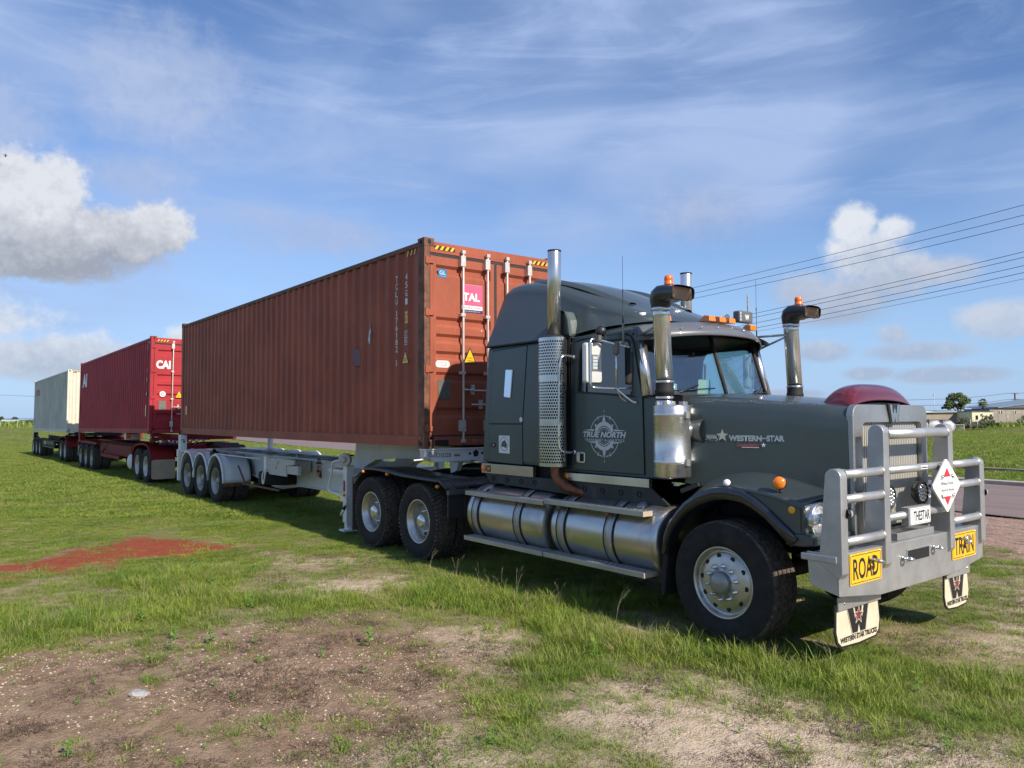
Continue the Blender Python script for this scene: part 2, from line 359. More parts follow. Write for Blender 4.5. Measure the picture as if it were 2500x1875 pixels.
# ------------------------------------------------------------------ wheels (local meshes, axle along y, outside towards -y)
def mesh_local(name,m,mb):
    me=bpy.data.meshes.new(name); me.from_pydata(mb.v,[],mb.f)
    for q in (m if isinstance(m,(list,tuple)) else [m]): me.materials.append(q)
    me.polygons.foreach_set('material_index',mb.mi); me.polygons.foreach_set('use_smooth',mb.sm)
    bm=bmesh.new(); bm.from_mesh(me); bmesh.ops.recalc_face_normals(bm,faces=bm.faces); bm.to_mesh(me); bm.free(); me.update(); return me
def tyre_mesh(rad,width,lugs,seg=72,rim=.298):
    mb=MB(); w=width
    side=[(rim,-.01),(rim+.012,.012),(rim+.05,.026),(rad-.13,.034),(rad-.075,.032),(rad-.045,.026),(rad-.02,.012)]
    mb.cur=0; mb.lathe([(r,t) for r,t in side],(0,0,0),(0,-1,0),seg)
    mb.lathe([(r,-w-t) for r,t in reversed(side)],(0,0,0),(0,-1,0),seg)
    mb.cur=1
    g=[]; y=.012; prof=[(rad-.02,.012),(rad-.006,-.004)]
    nb=5; bw=(w-.01)/nb; x=-.004
    for i in range(nb):
        a=-.004-i*bw; b=a-bw+.012
        prof+= [(rad-(.004 if i in (0,nb-1) else 0),a),(rad-(.004 if i in (0,nb-1) else 0),b)]
        if i<nb-1: prof+=[(rad-.015,b-.001),(rad-.015,b-.011)]
    prof+=[(rad-.006,-w+.004),(rad-.02,-w-.012)]
    if lugs: prof=[(r-.012,t) if r>rad-.008 else (r,t) for r,t in prof]
    mb.lathe(prof,(0,0,0),(0,-1,0),seg,smooth=False)
    if lugs:
        N=56
        for k in range(N):
            for i in range(5):
                a=2*math.pi*(k+(.5 if i%2 else 0)+.1*i)/N; c=Vector((math.sin(a),0,math.cos(a))); t=Vector((math.cos(a),0,-math.sin(a)))
                yy=.0+ -(-.004) ; y0=-.004-i*bw; cy=-(y0-bw/2+.004)
                pos=c*(rad-.012)+Vector((0,cy,0))
                mb.obox(pos,t+Vector((0,.25*(1 if i%2 else -1),0)),Vector((0,1,0)),c,rad*2*math.pi/N*.66,bw-.016,.026)
            # shoulder lugs
            a=2*math.pi*k/N; c=Vector((math.sin(a),0,math.cos(a))); t=Vector((math.cos(a),0,-math.sin(a)))
            mb.obox(c*(rad-.026)+Vector((0,-.014,0)),t,Vector((0,1,0)),c,rad*2*math.pi/N*.55,.02,.036)
    return mesh_local('tyre',[rubber,treadm],mb)
TY_FRONT=tyre_mesh(.520,.30,False); TY_DRIVE=tyre_mesh(.522,.27,True); TY_TR=tyre_mesh(.500,.26,False,48,.29)
def rim_front_mesh():
    mb=MB()
    mb.lathe([(.300,-.012),(.306,.004),(.300,.014),(.288,.010),(.282,-.012),(.276,-.030),(.262,-.040),(.252,-.034),(.238,-.020),(.205,-.012),(.175,-.004),(.165,-.002),(.115,-.002),(.112,.010),(.0,.010)],(0,0,0),(0,-1,0),64)
    return mesh_local('wheel',rimm,mb)
def hub_front_mesh():
    mb=MB(); mb.lathe([(.098,.0),(.096,.045),(.088,.064),(.06,.078),(.0,.084)],(0,0,0),(0,-1,0),32); return mesh_local('hub_cap',mat('hub_cap_grey',(.30,.30,.295),.40,.6,0,.1,8),mb)
def nut_mesh():
    mb=MB(); mb.lathe([(.020,0),(.020,.016),(.016,.018),(.015,.034),(.011,.036),(.010,.048),(0,.050)],(0,0,0),(0,-1,0),12); return mesh_local('wheel_nut',chrome,mb)
def hole_mesh():
    mb=MB(); mb.lathe([(.0215,.0),(.0215,.0015),(.018,.001),(0,.001)],(0,0,0),(0,-1,0),14); return mesh_local('hand_hole',black,mb)
def rim_deep_mesh(m,name='wheel',rim=.296,depth=.165):
    mb=MB()
    mb.lathe([(rim,-.012),(rim+.008,.006),(rim+.002,.016),(rim-.012,.012),(rim-.020,-.008),(rim-.036,-.030),(rim-.052,-.045),(rim-.062,-.09),(rim-.068,-depth+.01),(rim-.085,-depth),(.16,-depth+.012),(.125,-depth+.02),(.0,-depth+.02)],(0,0,0),(0,-1,0),56)
    return mesh_local(name,m,mb)
def hub_deep_mesh():
    mb=MB(); mb.lathe([(.100,-.15),(.101,-.06),(.097,-.035),(.085,-.018),(.06,-.006),(.03,-.001),(.0,0)],(0,0,0),(0,-1,0),32); return mesh_local('hub_cap',chrome,mb)
RF=rim_front_mesh(); HF=hub_front_mesh(); NU=nut_mesh(); HO=hole_mesh(); RD=rim_deep_mesh(rimm); HD=hub_deep_mesh(); RT=rim_deep_mesh(rimdirty,depth=.15); RTL=rim_deep_mesh(mat('rim_silver_dusty',(.50,.50,.47),.5,.5,0,.15,6,dirt=.3,dirtcol=(.3,.26,.2)),depth=.15)
def HDT():
    mb=MB(); mb.lathe([(.085,-.14),(.083,-.05),(.06,-.03),(.0,-.025)],(0,0,0),(0,-1,0),20); return mesh_local('hub_cap',rimdirty,mb)
HDTM=HDT()
def wheel(parent,loc,kind,side=-1,steer=0):
    """loc: centre of the outer rim plane, side -1 faces the viewer"""
    off=parent.location
    rim,ty,hub={'front':(RF,TY_FRONT,HF),'drive':(RD,TY_DRIVE,HD),'trail':(RT,TY_TR,HDTM),'traillight':(RTL,TY_TR,HDTM)}[kind]
    w=bpy.data.objects.new('wheel',rim); COL.objects.link(w); w.parent=parent
    w.location=Vector(loc)-off
    spin=random.uniform(0,6.28)
    w.rotation_euler=(0,0,(math.pi if side>0 else 0)+steer)
    t=bpy.data.objects.new('tyre',ty); COL.objects.link(t); t.parent=w; t.rotation_euler=(0,spin,0)
    h=bpy.data.objects.new('hub_cap',hub); COL.objects.link(h); h.parent=w
    if kind=='front':
        for k in range(10):
            a=R(36*k+12); n=bpy.data.objects.new('wheel_nut',NU); COL.objects.link(n); n.parent=w; n.location=(.1425*math.cos(a),.003,.1425*math.sin(a))
            a=R(36*k+30); n=bpy.data.objects.new('hand_hole',HO); COL.objects.link(n); n.parent=w; n.location=(.225*math.cos(a),.0145,.225*math.sin(a))
    elif kind=='drive' and side<0:
        for k in range(10):
            a=R(36*k+12); n=bpy.data.objects.new('wheel_nut',NU); COL.objects.link(n); n.parent=w; n.location=(.1425*math.cos(a),.142,.1425*math.sin(a))
        for k in range(5):
            a=R(72*k+30); n=bpy.data.objects.new('hand_hole',HO); COL.objects.link(n); n.parent=w; n.location=(.205*math.cos(a),.155,.205*math.sin(a))
    if kind!='front':
        t2=bpy.data.objects.new('tyre',ty); COL.objects.link(t2); t2.parent=w; t2.location=(0,.325,0); t2.rotation_euler=(0,spin+1,0)
    return w
# ------------------------------------------------------------------ terrain
def gz(x,y):
    """ground height: level round the lorry, falling away slowly to the west and north"""
    x=np.asarray(x,float); y=np.asarray(y,float)
    z=np.interp(-x,[-50,15,25,34,44,60,100,200,320,450,900],[0,0,-.10,-.12,-.22,-.28,-.40,-.55,-.6,-1.2,-3.])
    d=np.interp(y,[-50,50,83,110,125,150,400],[0,0,-.42,-1.0,-1.0,.0,.0])
    t=np.exp(-((x+39)/5.)**2)*np.interp(y,[90,115,135,170],[0,.9,.75,0])
    return z*np.interp(y,[18,60],[1,0])+d*np.interp(-x,[20,30],[.3,1])+t*.6

# ------------------------------------------------------------------ containers (built at the origin, door end at x=0, then moved)
CL,CW,CH=12.192,2.438,2.896
def yellow_black(parent,org,uv,w,h,n,flip=False):
    decal('hazard_strip',[[(0,0),(w,0),(w,h),(0,h)]],blackv,org,uv,parent)
    s=w/n; P=[]
    for i in range(n):
        a=i*s; P.append([(a,0),(a+s*.5,0),(min(w,a+s*.95),h),(min(w,a+s*.45),h)])
    decal('hazard_stripe',P,yellow,Vector(org)+uv[0].cross(uv[1])*.001,uv,parent)
def triangle_sign(parent,org,uv,s,words=('SUPER','HEAVY')):
    T=[(-s*.5,-s*.45),(s*.5,-s*.45),(s*.04,s*.5),(-s*.04,s*.5)]
    T2=[(-s*.40,-s*.39),(s*.40,-s*.39),(s*.015,s*.41),(-s*.015,s*.41)]
    decal('warning_triangle',[T],blackv,org,uv,parent); N=uv[0].cross(uv[1])
    decal('warning_triangle_face',[T2],yellow,Vector(org)+N*.0012,uv,parent)
    for i,w in enumerate(words): text('warning_words',w,s*.38,s*.08,Vector(org)+N*.0024+uv[1]*(-s*(.10+.14*i)),uv,blackv,parent)
def container(loc,label,m,post,rot=(0,0,0),doors=True,coarse=1.,group='shipping containers on the trailers'):
    r=thing('shipping_container',(0,0,0),label,'container',group)
    yo=-1.205; D=.036; P=.278*coarse; fl=.072*coarse; sl=.068*coarse
    x=-.17; pts=[(x,yo)]; c0=-.505
    while c0+P<-.17-P*.5: c0+=P
    k=0
    while True:
        c=c0-k*P
        if c-fl/2<-CL+.17+.02: break
        pts+=[(c+fl/2+sl,yo+D),(c+fl/2,yo),(c-fl/2,yo),(c-fl/2-sl,yo+D)] if k or c+fl/2+sl<-.18 else [(c+fl/2,yo),(c-fl/2,yo),(c-fl/2-sl,yo+D)]
        k+=1
    pts.append((-CL+.17,yo))
    nz=7; zs=[.155+(2.80-.155)*i/nz for i in range(nz+1)]
    for sgn in (1,-1):
        mb=MB(); secs=[]
        for (a,b) in pts:
            secs.append([(a,b*sgn,z) for z in zs])
        # dents: nudge a few points inwards
        rr=random.Random(3)
        mb.loft(secs,smooth=False)
        mb.v=[(a,b+sgn*(.007*(1+math.sin(a*3.1+z*2.3)*math.sin(a*1.3+z*3.3))*min(1,max(0,-a-2.3)) if .3<z<2.6 else 0),z) for a,b,z in mb.v]
        build('side_panel',m,r,mb,recalc=False)
    mb=MB()
    mb.box(-CL+.09,-.09,-1.215,-1.155,2.785,2.85).box(-CL+.09,-.09,1.155,1.215,2.785,2.85); build('top_rail',crustp if m is cbrown else post,r,mb,bevel=.004)
    for s in (-1,1):
        mb=MB(); mb.prism([(s*1.216,.165),(s*1.216,.02),(s*1.16,.02),(s*1.16,.03),(s*1.205,.03),(s*1.205,.155),(s*1.17,.155),(s*1.17,.165)],'x',-CL+.09,-.09); build('bottom_rail',post,r,mb)
    mb=MB(); mb.box(-CL+.1,-.1,-1.16,1.16,2.83,2.845); build('roof',m,r,mb)
    mb=MB(); mb.box(-CL+.1,-.1,-1.17,1.17,.12,.15); 
    build('floor',blktrail,r,mb)
    for i in range(9):
        mb=MB(); xx=-.8-i*(CL-1.6)/8; mb.box(xx-.05,xx+.05,-1.15,1.15,.02,.118); build('cross_member',post,r,mb)
    for xx in (0,-CL):
        for s in (-1,1):
            d=1 if xx==0 else -1
            mb=MB(); x1=xx-d*.004; x2=xx-d*.17
            mb.prism([(x1,s*1.214),(x1,s*1.125),(xx-d*.05,s*1.125),(xx-d*.05,s*1.14),(xx-d*.168,s*1.19),(xx-d*.168,s*1.214)],'z',.118,CH-.118)
            build('corner_post',crustp if m is cbrown and s<0 and xx==0 else post,r,mb,bevel=.003)
            for zz in (0,CH-.118):
                mb=MB(); mb.box(min(xx,xx-d*.178),max(xx,xx-d*.178),min(s*1.219,s*1.057),max(s*1.219,s*1.057),zz,zz+.118)
                cc=build('corner_casting',crustp if m is cbrown else post,r,mb,bevel=.006)
                mb=MB()
                mb.lathe([(0,0),(.030,0),(.031,-.004)],(xx+d*.0025,s*1.135,zz+.06),(d,0,0),14,False)
                mb.v=[(a,(b-s*1.135)*.85+s*1.135,(c-zz-.06)*1.35+zz+.06) for a,b,c in mb.v]
                build('casting_hole',black,cc,mb); mb=MB(); n=0
                mb.lathe([(0,0),(.028,0),(.030,-.004)],(xx-d*.09,s*1.2215,zz+.06),(0,s,0),14,False)
                mb.v=mb.v[:n]+[((a-xx+d*.09)*1.3+xx-d*.09,b,c) for a,b,c in mb.v[n:]]
                build('casting_hole',black,cc,mb)
    # end walls
    if doors:
        mb=MB(); mb.box(-.10,-.004,-1.055,1.055,2.735,2.85)
        mb.box(-.06,-.005,-1.12,1.12,2.70,2.79); build('door_header',post,r,mb,bevel=.004)
        mb=MB(); mb.box(-.10,-.006,-1.05,1.05,.03,.155); build('door_sill',post,r,mb,bevel=.004)
        mb=MB(); mb.box(-.05,-.012,-1.13,1.13,2.655,2.702).box(-.05,-.016,-1.13,1.13,.150,.178).box(-.05,-.010,-.022,.022,.17,2.66); build('door_seal',seal,r,mb)
        G=[(2.54,2.50,2.43,2.385),(1.815,1.775,1.715,1.67),(1.58,1.54,1.485,1.44),(1.34,1.30,1.25,1.205),(1.05,1.01,.95,.905),(.56,.52,.455,.41)]
        if m is not cbrown: G=[(2.50,2.46,2.36,2.31),(1.77,1.73,1.62,1.57),(1.47,1.43,1.33,1.28),(1.20,1.16,1.06,1.01),(.62,.58,.48,.43)]
        for s in (-1,1):
            prof=[(2.655,-.014)]
            for a,b,c,d in G: prof+=[(a,-.014),(b,-.05),(c,-.05),(d,-.014)]
            prof+=[(.180,-.014)]
            mb=MB(); secs=[]
            y1,y2=s*1.02,s*.09
            mb.loft([[(x,y1,z) for z,x in prof],[(x,y2,z) for z,x in prof]],smooth=False)
            mb.box(-.055,-.012,min(s*1.115,y1),max(s*1.115,y1),.180,2.655); mb.box(-.055,-.012,min(s*.024,y2),max(s*.024,y2),.180,2.655)
            door=build('door',m,r,mb,recalc=False)
            for yy in (.604,.177):
                mb=MB(); Y=s*yy; mb.tube([(.045,Y,.07),(.045,Y,2.775)],.0165,10); 
                for zz in (.09,2.745): mb.box(.02,.07,Y-.028,Y+.028,zz-.02,zz+.03)
                for zz in (.36,1.045,1.86): mb.box(-.012,.066,Y-.045,Y+.028,zz-.022,zz+.022)
                for zz in (.30,2.62): mb.box(-.012,.068,Y-.050,Y+.030,zz-.075,zz+.075)
                build('locking_bar',galvrod,door,mb,bevel=.003)
                mb=MB(); hz=.815 if yy<.3 else .612
                if yy>.3: mb.tube([(.06,Y,.815),(.075,Y+(-s)*.15,.80),(.07,Y+(-s)*.40,.80)],.012,8); mb.lathe([(.026,0),(.026,.02),(0,.02)],(.05,Y-s*.14,.80),(1,0,0),10); mb.box(.0,.05,Y-s*.17-.02,Y-s*.17+.02,.74,.88)
                else: mb.tube([(.06,Y,.612),(.075,Y+s*.1,.60),(.07,Y+s*.30,.60)],.012,8); mb.box(.0,.05,Y+s*.12-.02,Y+s*.12+.02,.54,.67)
                build('handle',galvrod,door,mb)
            for zz in (2.58,1.86,1.08,.27):
                mb=MB(); mb.prism([(s*1.20,zz+.055),(s*1.09,zz+.035),(s*1.065,zz+.0),(s*1.065,zz-.035),(s*1.20,zz-.045)],'x',-.01,.012); mb.tube([(.004,s*1.165,zz-.06),(.004,s*1.165,zz+.06)],.012,8)
                build('hinge',post if m is not cbrown else cbrown,door,mb,bevel=.002)
        mb=MB(); mb.box(-.004,.004,-1.02,-.80,.02,.03)
    if not doors:
        mb=MB(); mb.box(-.10,-.004,-1.055,1.055,2.78,2.85); mb.box(-.1,-.006,-1.05,1.05,.03,.16); build('end_rail',post,r,mb,bevel=.004)
        mb=MB(); q=[]; y=-1.12
        while y<1.1: q+=[(-.012,y),(-.012,y+.10),(-.055,y+.15),(-.055,y+.23)]; y+=.28
        mb.loft([[(a,b,.16),(a,b,2.78)] for a,b in q if b<1.13],smooth=False); build('end_panel',post,r,mb,recalc=False)
    mb=MB(); q=[]; y=-1.12
    while y<1.1: q+=[(-CL+.012,y),(-CL+.012,y+.10),(-CL+.055,y+.15),(-CL+.055,y+.23)]; y+=.28
    mb.loft([[(a,b,.16),(a,b,2.78)] for a,b in q if b<1.13],smooth=False); build('rear_panel',m,r,mb,recalc=False)
    return r
# 1: red-brown
c1=container((0,0,0),'rust brown corrugated shipping container with silver locking rods behind the truck cab',cbrown,cbrown)
yo=-1.2065
for i,ch in enumerate('45G1'): text('painted_code',ch,.062,.088,(-.505,yo,2.42-.118*i),SIDE,decalw,c1)
for i,ch in enumerate('TCLU'): text('painted_code',ch,.062,.088,(-.783,yo,2.42-.108*i),SIDE,decalw,c1)
for i,ch in enumerate('176182'): text('painted_code',ch,.062 if ch!='1' else .018,.088,(-.783,yo,1.92-.103*i),SIDE,decalw,c1)
text('painted_code','5',.040,.080,(-.785,yo,1.205),SIDE,decalw,c1)
decal('code_box',[[(-.034,-.055),(.034,-.055),(.034,.055),(-.034,.055)]],mat('code_brown',(.20,.05,.03),.5),(-.785,yo+.0006,1.205),SIDE,c1)
decal('height_sign',[[(-.036,-.085),(.036,-.085),(.036,.085),(-.036,.085)]],yellow,(-.505,yo,1.84),SIDE,c1)
text('height_figures','2.9',.058,.05,(-.505,yo-.001,1.875),SIDE,blackv,c1); text('height_figures','9\'6"',.058,.05,(-.505,yo-.001,1.805),SIDE,blackv,c1)
decal('class_box',[[(-.036,-.10),(.036,-.10),(.036,.10),(-.036,.10)]],decalw,(-.515,yo,1.55),SIDE,c1)
decal('class_box_face',[[(-.029,.006),(.031,.006),(.031,.092),(-.029,.092)],[(-.029,-.092),(.031,-.092),(.031,-.006),(-.029,-.006)]],mat('code_brown',(.2,.05,.03)),(-.515,yo-.001,1.55),SIDE,c1)
text('class_letters','UC',.05,.06,(-.514,yo-.002,1.598),SIDE,decalw,c1); text('class_letters','81',.05,.06,(-.514,yo-.002,1.502),SIDE,decalw,c1)
triangle_sign(c1,(-.53,yo,1.27),SIDE,.20)
decal('repair_patch',[[(-.14,-.12),(.14,-.13),(.14,.13),(-.14,.14)]],mat('patch_plum',(.125,.025,.04),.5,0,0,.2,8),(-2.06,-1.2075,1.36),SIDE,c1)
decal('torn_dent',[[(-.02,-.16),(.03,-.10),(.05,-.02),(.03,.06),(.035,.14),(.0,.17),(-.01,.10),(-.03,.02),(-.05,-.08)]],greyp,(-1.60,-1.2095,1.70),SIDE,c1,thick=.006)
decal('bare_metal_tear',[[(-.02,-.16),(.0,-.12),(-.01,-.02),(.03,.04),(.02,.09),(-.02,.02),(-.045,-.08)]],decalw,(-1.605,-1.2105,1.70),SIDE,c1)
decal('side_sticker',[[(-.05,-.11),(.05,-.11),(.05,.11),(-.05,.11)]],yellow,(-11.70,-1.209,.62),SIDE,c1)
for k,x0 in enumerate((-.27,-.36,-.46)): decal('hazard_stripe',[[(0,0),(.03,0),(.06,.075),(.03,.075)]],yellow,(x0-.03,-1.2095,2.70),SIDE,c1)
F1=FRONT
yellow_black(c1,(.0,-1.055,2.745),F1,.34,.055,4); yellow_black(c1,(.0,.69,2.745),F1,.34,.055,4)
decal('class_sticker',[rrect(-.07,.07,-.06,.06,.006)],bluev,(-.012,-.915,2.425),F1,c1); text('class_sticker_letters','GL',.10,.055,(-.0108,-.915,2.435),F1,decalw,c1)
text('class_sticker_small','Germanischer Lloyd',.10,.012,(-.0108,-.915,2.385),F1,decalw,c1)
decal('logo_panel',[[(0,0),(.36,0),(.36,.40),(0,.40)]],decalw,(-.0115,-.595,1.912),F1,c1)
decal('logo_panel_pink',[[(0,.10),(.36,.10),(.36,.398),(0,.398)]],pinkv,(-.010,-.595,1.912),F1,c1)
decal('logo_panel_navy',[[(0,0),(.36,0),(.36,.04),(0,.04)]],navyv,(-.010,-.595,1.912),F1,c1)
text('logo_letters','TAL',.29,.115,(-.008,-.428,2.135),F1,decalw,c1,bold=.04); text('logo_small_words','INTERNATIONAL',.32,.024,(-.0095,-.415,1.98),F1,greyp,c1); text('logo_web_words','www.talinternational.com',.27,.016,(-.0085,-.415,1.932),F1,decalw,c1)
decal('oval_notice',[rrect(-.115,.115,-.048,.048,.046,6)],decalw,(-.011,-.913,1.160),F1,c1); text('oval_notice_words','CORTEN STEEL',.16,.02,(-.010,-.913,1.175),F1,greyp,c1); text('oval_notice_words','CONTAINER',.13,.02,(-.010,-.913,1.145),F1,greyp,c1)
triangle_sign(c1,(-.0105,-.455,1.285),F1,.235)
mb=MB(); mb.box(-.013,-.004,-.99,-.79,.68,.945); build('data_plate',greyp,c1,mb,bevel=.002)
decal('stamped_slot',[[(-.12,-.035),(.10,-.035),(.10,.045),(-.12,.045)]],black,(-.0035,-.92,.065),F1,c1)
text('chalk_number','15H52',.26,.035,(-.004,-.30,.095),F1,mat('chalk',(.45,.28,.22)),c1,shear=.2)
mb=MB(); mb.lathe([(.012,0),(.008,.006),(0,.008)],(-.012,-.25,1.66),(1,0,0),8); build('chipped_paint',decalw,c1,mb)
c1.location=(0,0,1.512)
# 2: crimson
c2=container((0,0,0),'crimson corrugated shipping container with white letters on the door, middle of the train',cred,cred)
text('logo_letters','CAI',.40,.25,(-.0095,-.86,2.06),F1,decalw,c2,bold=.05)
text('logo_letters','AI',1.0,.54,(-11.10,yo-.001,2.10),SIDE,decalw,c2,bold=.05)
decal('round_seal',[[(.085*math.cos(a*.314),.085*math.sin(a*.314)) for a in range(20)]],decalw,(-.011,-.86,1.185),F1,c2); decal('round_seal_ring',ringseg(.03,.05,0,360,14),greyp,(-.010,-.86,1.185),F1,c2)
mb=MB(); mb.box(-.013,-.003,-.96,-.76,.70,.985); build('data_plate',greyp,c2,mb)
triangle_sign(c2,(-.0105,-.40,1.185),F1,.24); triangle_sign(c2,(-.45,yo,1.22),SIDE,.16)
decal('side_sticker',[[(-.05,-.17),(.05,-.17),(.05,.17),(-.05,.17)]],yellow,(-.505,yo-.001,.70),SIDE,c2); decal('code_strip',[[(-.02,-.06),(.02,-.06),(.02,.06),(-.02,.06)],[(-.01,.2),(.01,.2),(.01,.34),(-.01,.34)],[(-.01,.9),(.01,.9),(.01,1.05),(-.01,1.05)]],decalw,(-.42,-1.2095,1.62),SIDE,c2)
yellow_black(c2,(.0,-1.055,2.745),F1,.34,.055,4)
for x0 in (-.27,-.36): decal('hazard_stripe',[[(0,0),(.03,0),(.06,.06),(.03,.06)]],yellow,(x0,-1.2095,2.70),SIDE,c2)
c2.location=(-15.2636,-.0928,1.4493); c2.rotation_euler=(R(-.83),-R(.526),R(.151))
# 3: cream
c3=container((0,0,0),'cream and grey shipping container, last of the three, at the far left',ccream,cgrey,doors=False)
text('logo_letters','OCL',1.75,.36,(-10.75,yo-.001,2.17),SIDE,mat('faded_red',(.42,.03,.07),.5),c3,bold=.06,shear=.3)
for i,s_ in enumerate(('OCLU 41','8')): text('painted_code',s_,.42-.3*i,.10,(-.80,yo-.001,2.42-.18*i),SIDE,greyp,c3)
yellow_black(c3,(.0,-1.0,2.79),F1,.62,.05,6)
c3.location=(-31.0155,-.0934,1.2706); c3.rotation_euler=(R(-.453),-R(.336),R(.183))

# ------------------------------------------------------------------ trailers
def ibeam(mb,y,x0,x1,ztop,bot,fw=.07):
    """bot: list of (x,z) for the lower edge from x0 to x1"""
    mb.prism([(x0,ztop-.012),(x1,ztop-.012)]+[(a,b+.012) for a,b in reversed(bot)],'y',y-.006,y+.006)
    mb.box(x0,x1,y-fw,y+fw,ztop-.012,ztop)
    for (a,b),(c,d) in zip(bot[:-1],bot[1:]):
        mb.prism([(a,b),(c,d),(c,d+.012),(a,b+.012)],'y',y-fw,y+fw)
def axle(parent,x,z,kind,m):
    for s in (-1,1): wheel(parent,(x,s*1.20,z),kind,s)
    mb=MB(); mb.tube([(x,-1.0,z),(x,1.0,z)],.07,12); build('axle',blktrail,parent,mb)
    mb=MB()
    for s in (-1,1): mb.box(x-.35,x+.3,s*.52-.04,s*.52+.04,z+.02,z+.12); mb.lathe([(.12,0),(.13,.05),(.11,.2)],(x-.3,s*.52,z+.12),(0,0,1),14)
    build('suspension',blktrail,parent,mb)
def arc_fender(parent,x,z,r,m,y0=-1.235,y1=-.60,a0=-4,a1=184,lip=True,label=None):
    for s in (-1,1):
        mb=MB(); A=[R(a0+(a1-a0)*i/22) for i in range(23)]
        ys=[y0,y0,y0+.035,y0+.045,y0+.07]+[y0+.07+ (y1-y0-.07)*k/8 for k in range(1,9)]
        rs=[r-.03,r+.012,r+.012,r,r]+[r+(.010 if k in (2,4,6) else 0) for k in range(1,9)]
        secs=[[(x+rr*math.cos(a),-s*yy,z+rr*math.sin(a)) for yy,rr in zip(ys,rs)] for a in A]
        mb.loft(secs,smooth=True)
        o=build('mudguard',m,parent,mb,recalc=False,solid=.006); o.modifiers['solid'].offset=-1
def trailer1():
    t=thing('skeletal_trailer',(-6,0,0),'white skeletal trailer with three rounded white mudguards under the brown container','trailer','skeletal trailers of the road train')
    bot=[(-12.45,.86),(-8.6,.60),(-7.3,.437),(-6.87,.431),(-6.13,.524),(-5.93,.543),(-4.66,.553),(-3.80,.557)]
    for s in (-1,1):
        mb=MB(); ibeam(mb,s*.45,-12.45,-3.80,1.105,bot); build('chassis_beam',wtrail,t,mb)
        mb=MB(); mb.prism([(-3.80,.557),(-3.80,1.105),(-3.60,1.29),(-3.56,1.505),(0.0,1.505),(0.0,1.30),(-1.5,1.30),(-2.05,1.285),(-2.7,1.235),(-3.1,1.10),(-3.25,.95),(-3.35,.557)],'y',s*.45-.012,s*.45+.012); mb.box(-3.56,0,s*.45-.08,s*.45+.08,1.49,1.506)
        path=[(-3.25,.95),(-3.1,1.10),(-2.7,1.235),(-2.05,1.285),(-1.5,1.30),(0,1.30)]
        for (a,b),(c,d) in zip(path[:-1],path[1:]): mb.prism([(a,b-.012),(c,d-.012),(c,d),(a,b)],'y',s*.45-.08,s*.45+.08)
        build('gooseneck',wtrail,t,mb)
    for x in (-12.0,-10.9,-9.8,-8.6,-7.4,-6.2,-5.0):
        mb=MB(); mb.box(x-.03,x+.03,-.44,.44,.98,1.08); build('cross_member',wtrail,t,mb)
    mb=MB(); mb.prism([(-.44,1.0),(-.40,1.05),(.44,.55),(.40,.50)],'x',-9.2,-9.14); 
    mb=MB(); mb.tube([(-8.4,-.42,1.05),(-6.4,.42,1.05)],.03,8).tube([(-8.4,.42,1.05),(-6.4,-.42,1.05)],.03,8); build('diagonal_brace',wtrail,t,mb)
    mb=MB(); mb.prism([(-.44,1.49),(-1.219,1.49),(-1.219,1.40),(-1.10,1.325),(-.45,1.33),(-.30,1.30),(.30,1.30),(.45,1.33),(1.10,1.325),(1.219,1.40),(1.219,1.49)],'x',-.06,.052)
    b=build('front_bolster',white,t,mb,bevel=.004)
    mb=MB(); mb.box(-.10,.07,-1.24,1.24,1.490,1.506); build('bolster_plate',white,b,mb,bevel=.002)
    text('fleet_number','DS028',.235,.058,(.0535,-.935,1.418),FRONT,blackv,b)
    decal('maker_label',[[(0,0),(.10,0),(.10,.02),(0,.02)],[(0,.028),(.10,.028),(.10,.036),(0,.036)]],greyp,(.0535,-.77,1.395),FRONT,b)
    decal('air_coupling_opening',[star(-.40,1.425,.055,.82)],black,(.0538,0,0),FRONT,b)
    decal('bolt_hole',[[(.022*math.cos(a*.628)-c,.018*math.sin(a*.628)+1.425) for a in range(10)] for c in (.50,.29,.10,-.1,-.3)],black,(.0538,0,0),FRONT,b)
    mb=MB(); mb.tube([(.02,-1.12,1.37),(.05,-1.16,1.37),(.03,-1.40,1.36)],.014,8); mb.box(-.14,.06,-1.2,-1.06,1.40,1.47); mb.box(-.1,.0,-1.22,-1.20,1.36,1.49); build('twist_lock',galvrod,t,mb,bevel=.003)
    mb=MB(); mb.prism([(-.30,1.30),(-.05,1.30),(-.12,1.18),(-.25,1.14)],'y',-.62,-.54); build('bolster_bracket',wtrail,t,mb)
    mb=MB(); mb.box(-3.45,-.1,-.42,.42,1.30,1.34); mb.lathe([(.05,0),(.05,-.09)],(-1.0,0,1.3),(0,0,1),14); build('skid_plate',blktrail,t,mb)
    # recessed panel sticker
    mb=MB(); mb.prism([(-4.97,1.0),(-3.86,1.055),(-3.86,.875),(-4.97,.80)],'y',-.468,-.457); build('stiffener_plate',wtrail,t,mb,bevel=.004)
    decal('sticker_of_man_in_hat',[[(-.19,.13),(.19,.13),(.17,.150),(-.17,.150)],[(-.11,.15),(.10,.15),(.08,.24),(-.08,.24)]],mat('hat_brown',(.05,.025,.018)),(-5.16,-.4575,.90),SIDE,t,thick=.002)
    decal('sticker_of_man_in_hat',[[(-.10,.12),(.12,.12),(.10,.0),(.02,-.13),(-.09,-.10),(-.11,.0)]],mat('skin_print',(.50,.33,.24)),(-5.16,-.4572,.90),SIDE,t,thick=.002)
    decal('sticker_of_man_in_hat',[[(-.11,.02),(.04,.01),(.03,-.03),(-.10,-.03)],[(.0,-.12),(.12,.05),(.14,-.14)],[(-.08,.08),(.0,.08),(0,.06),(-.08,.06)]],mat('hat_brown',(.05,.025,.018)),(-5.16,-.4600,.90),SIDE,t)
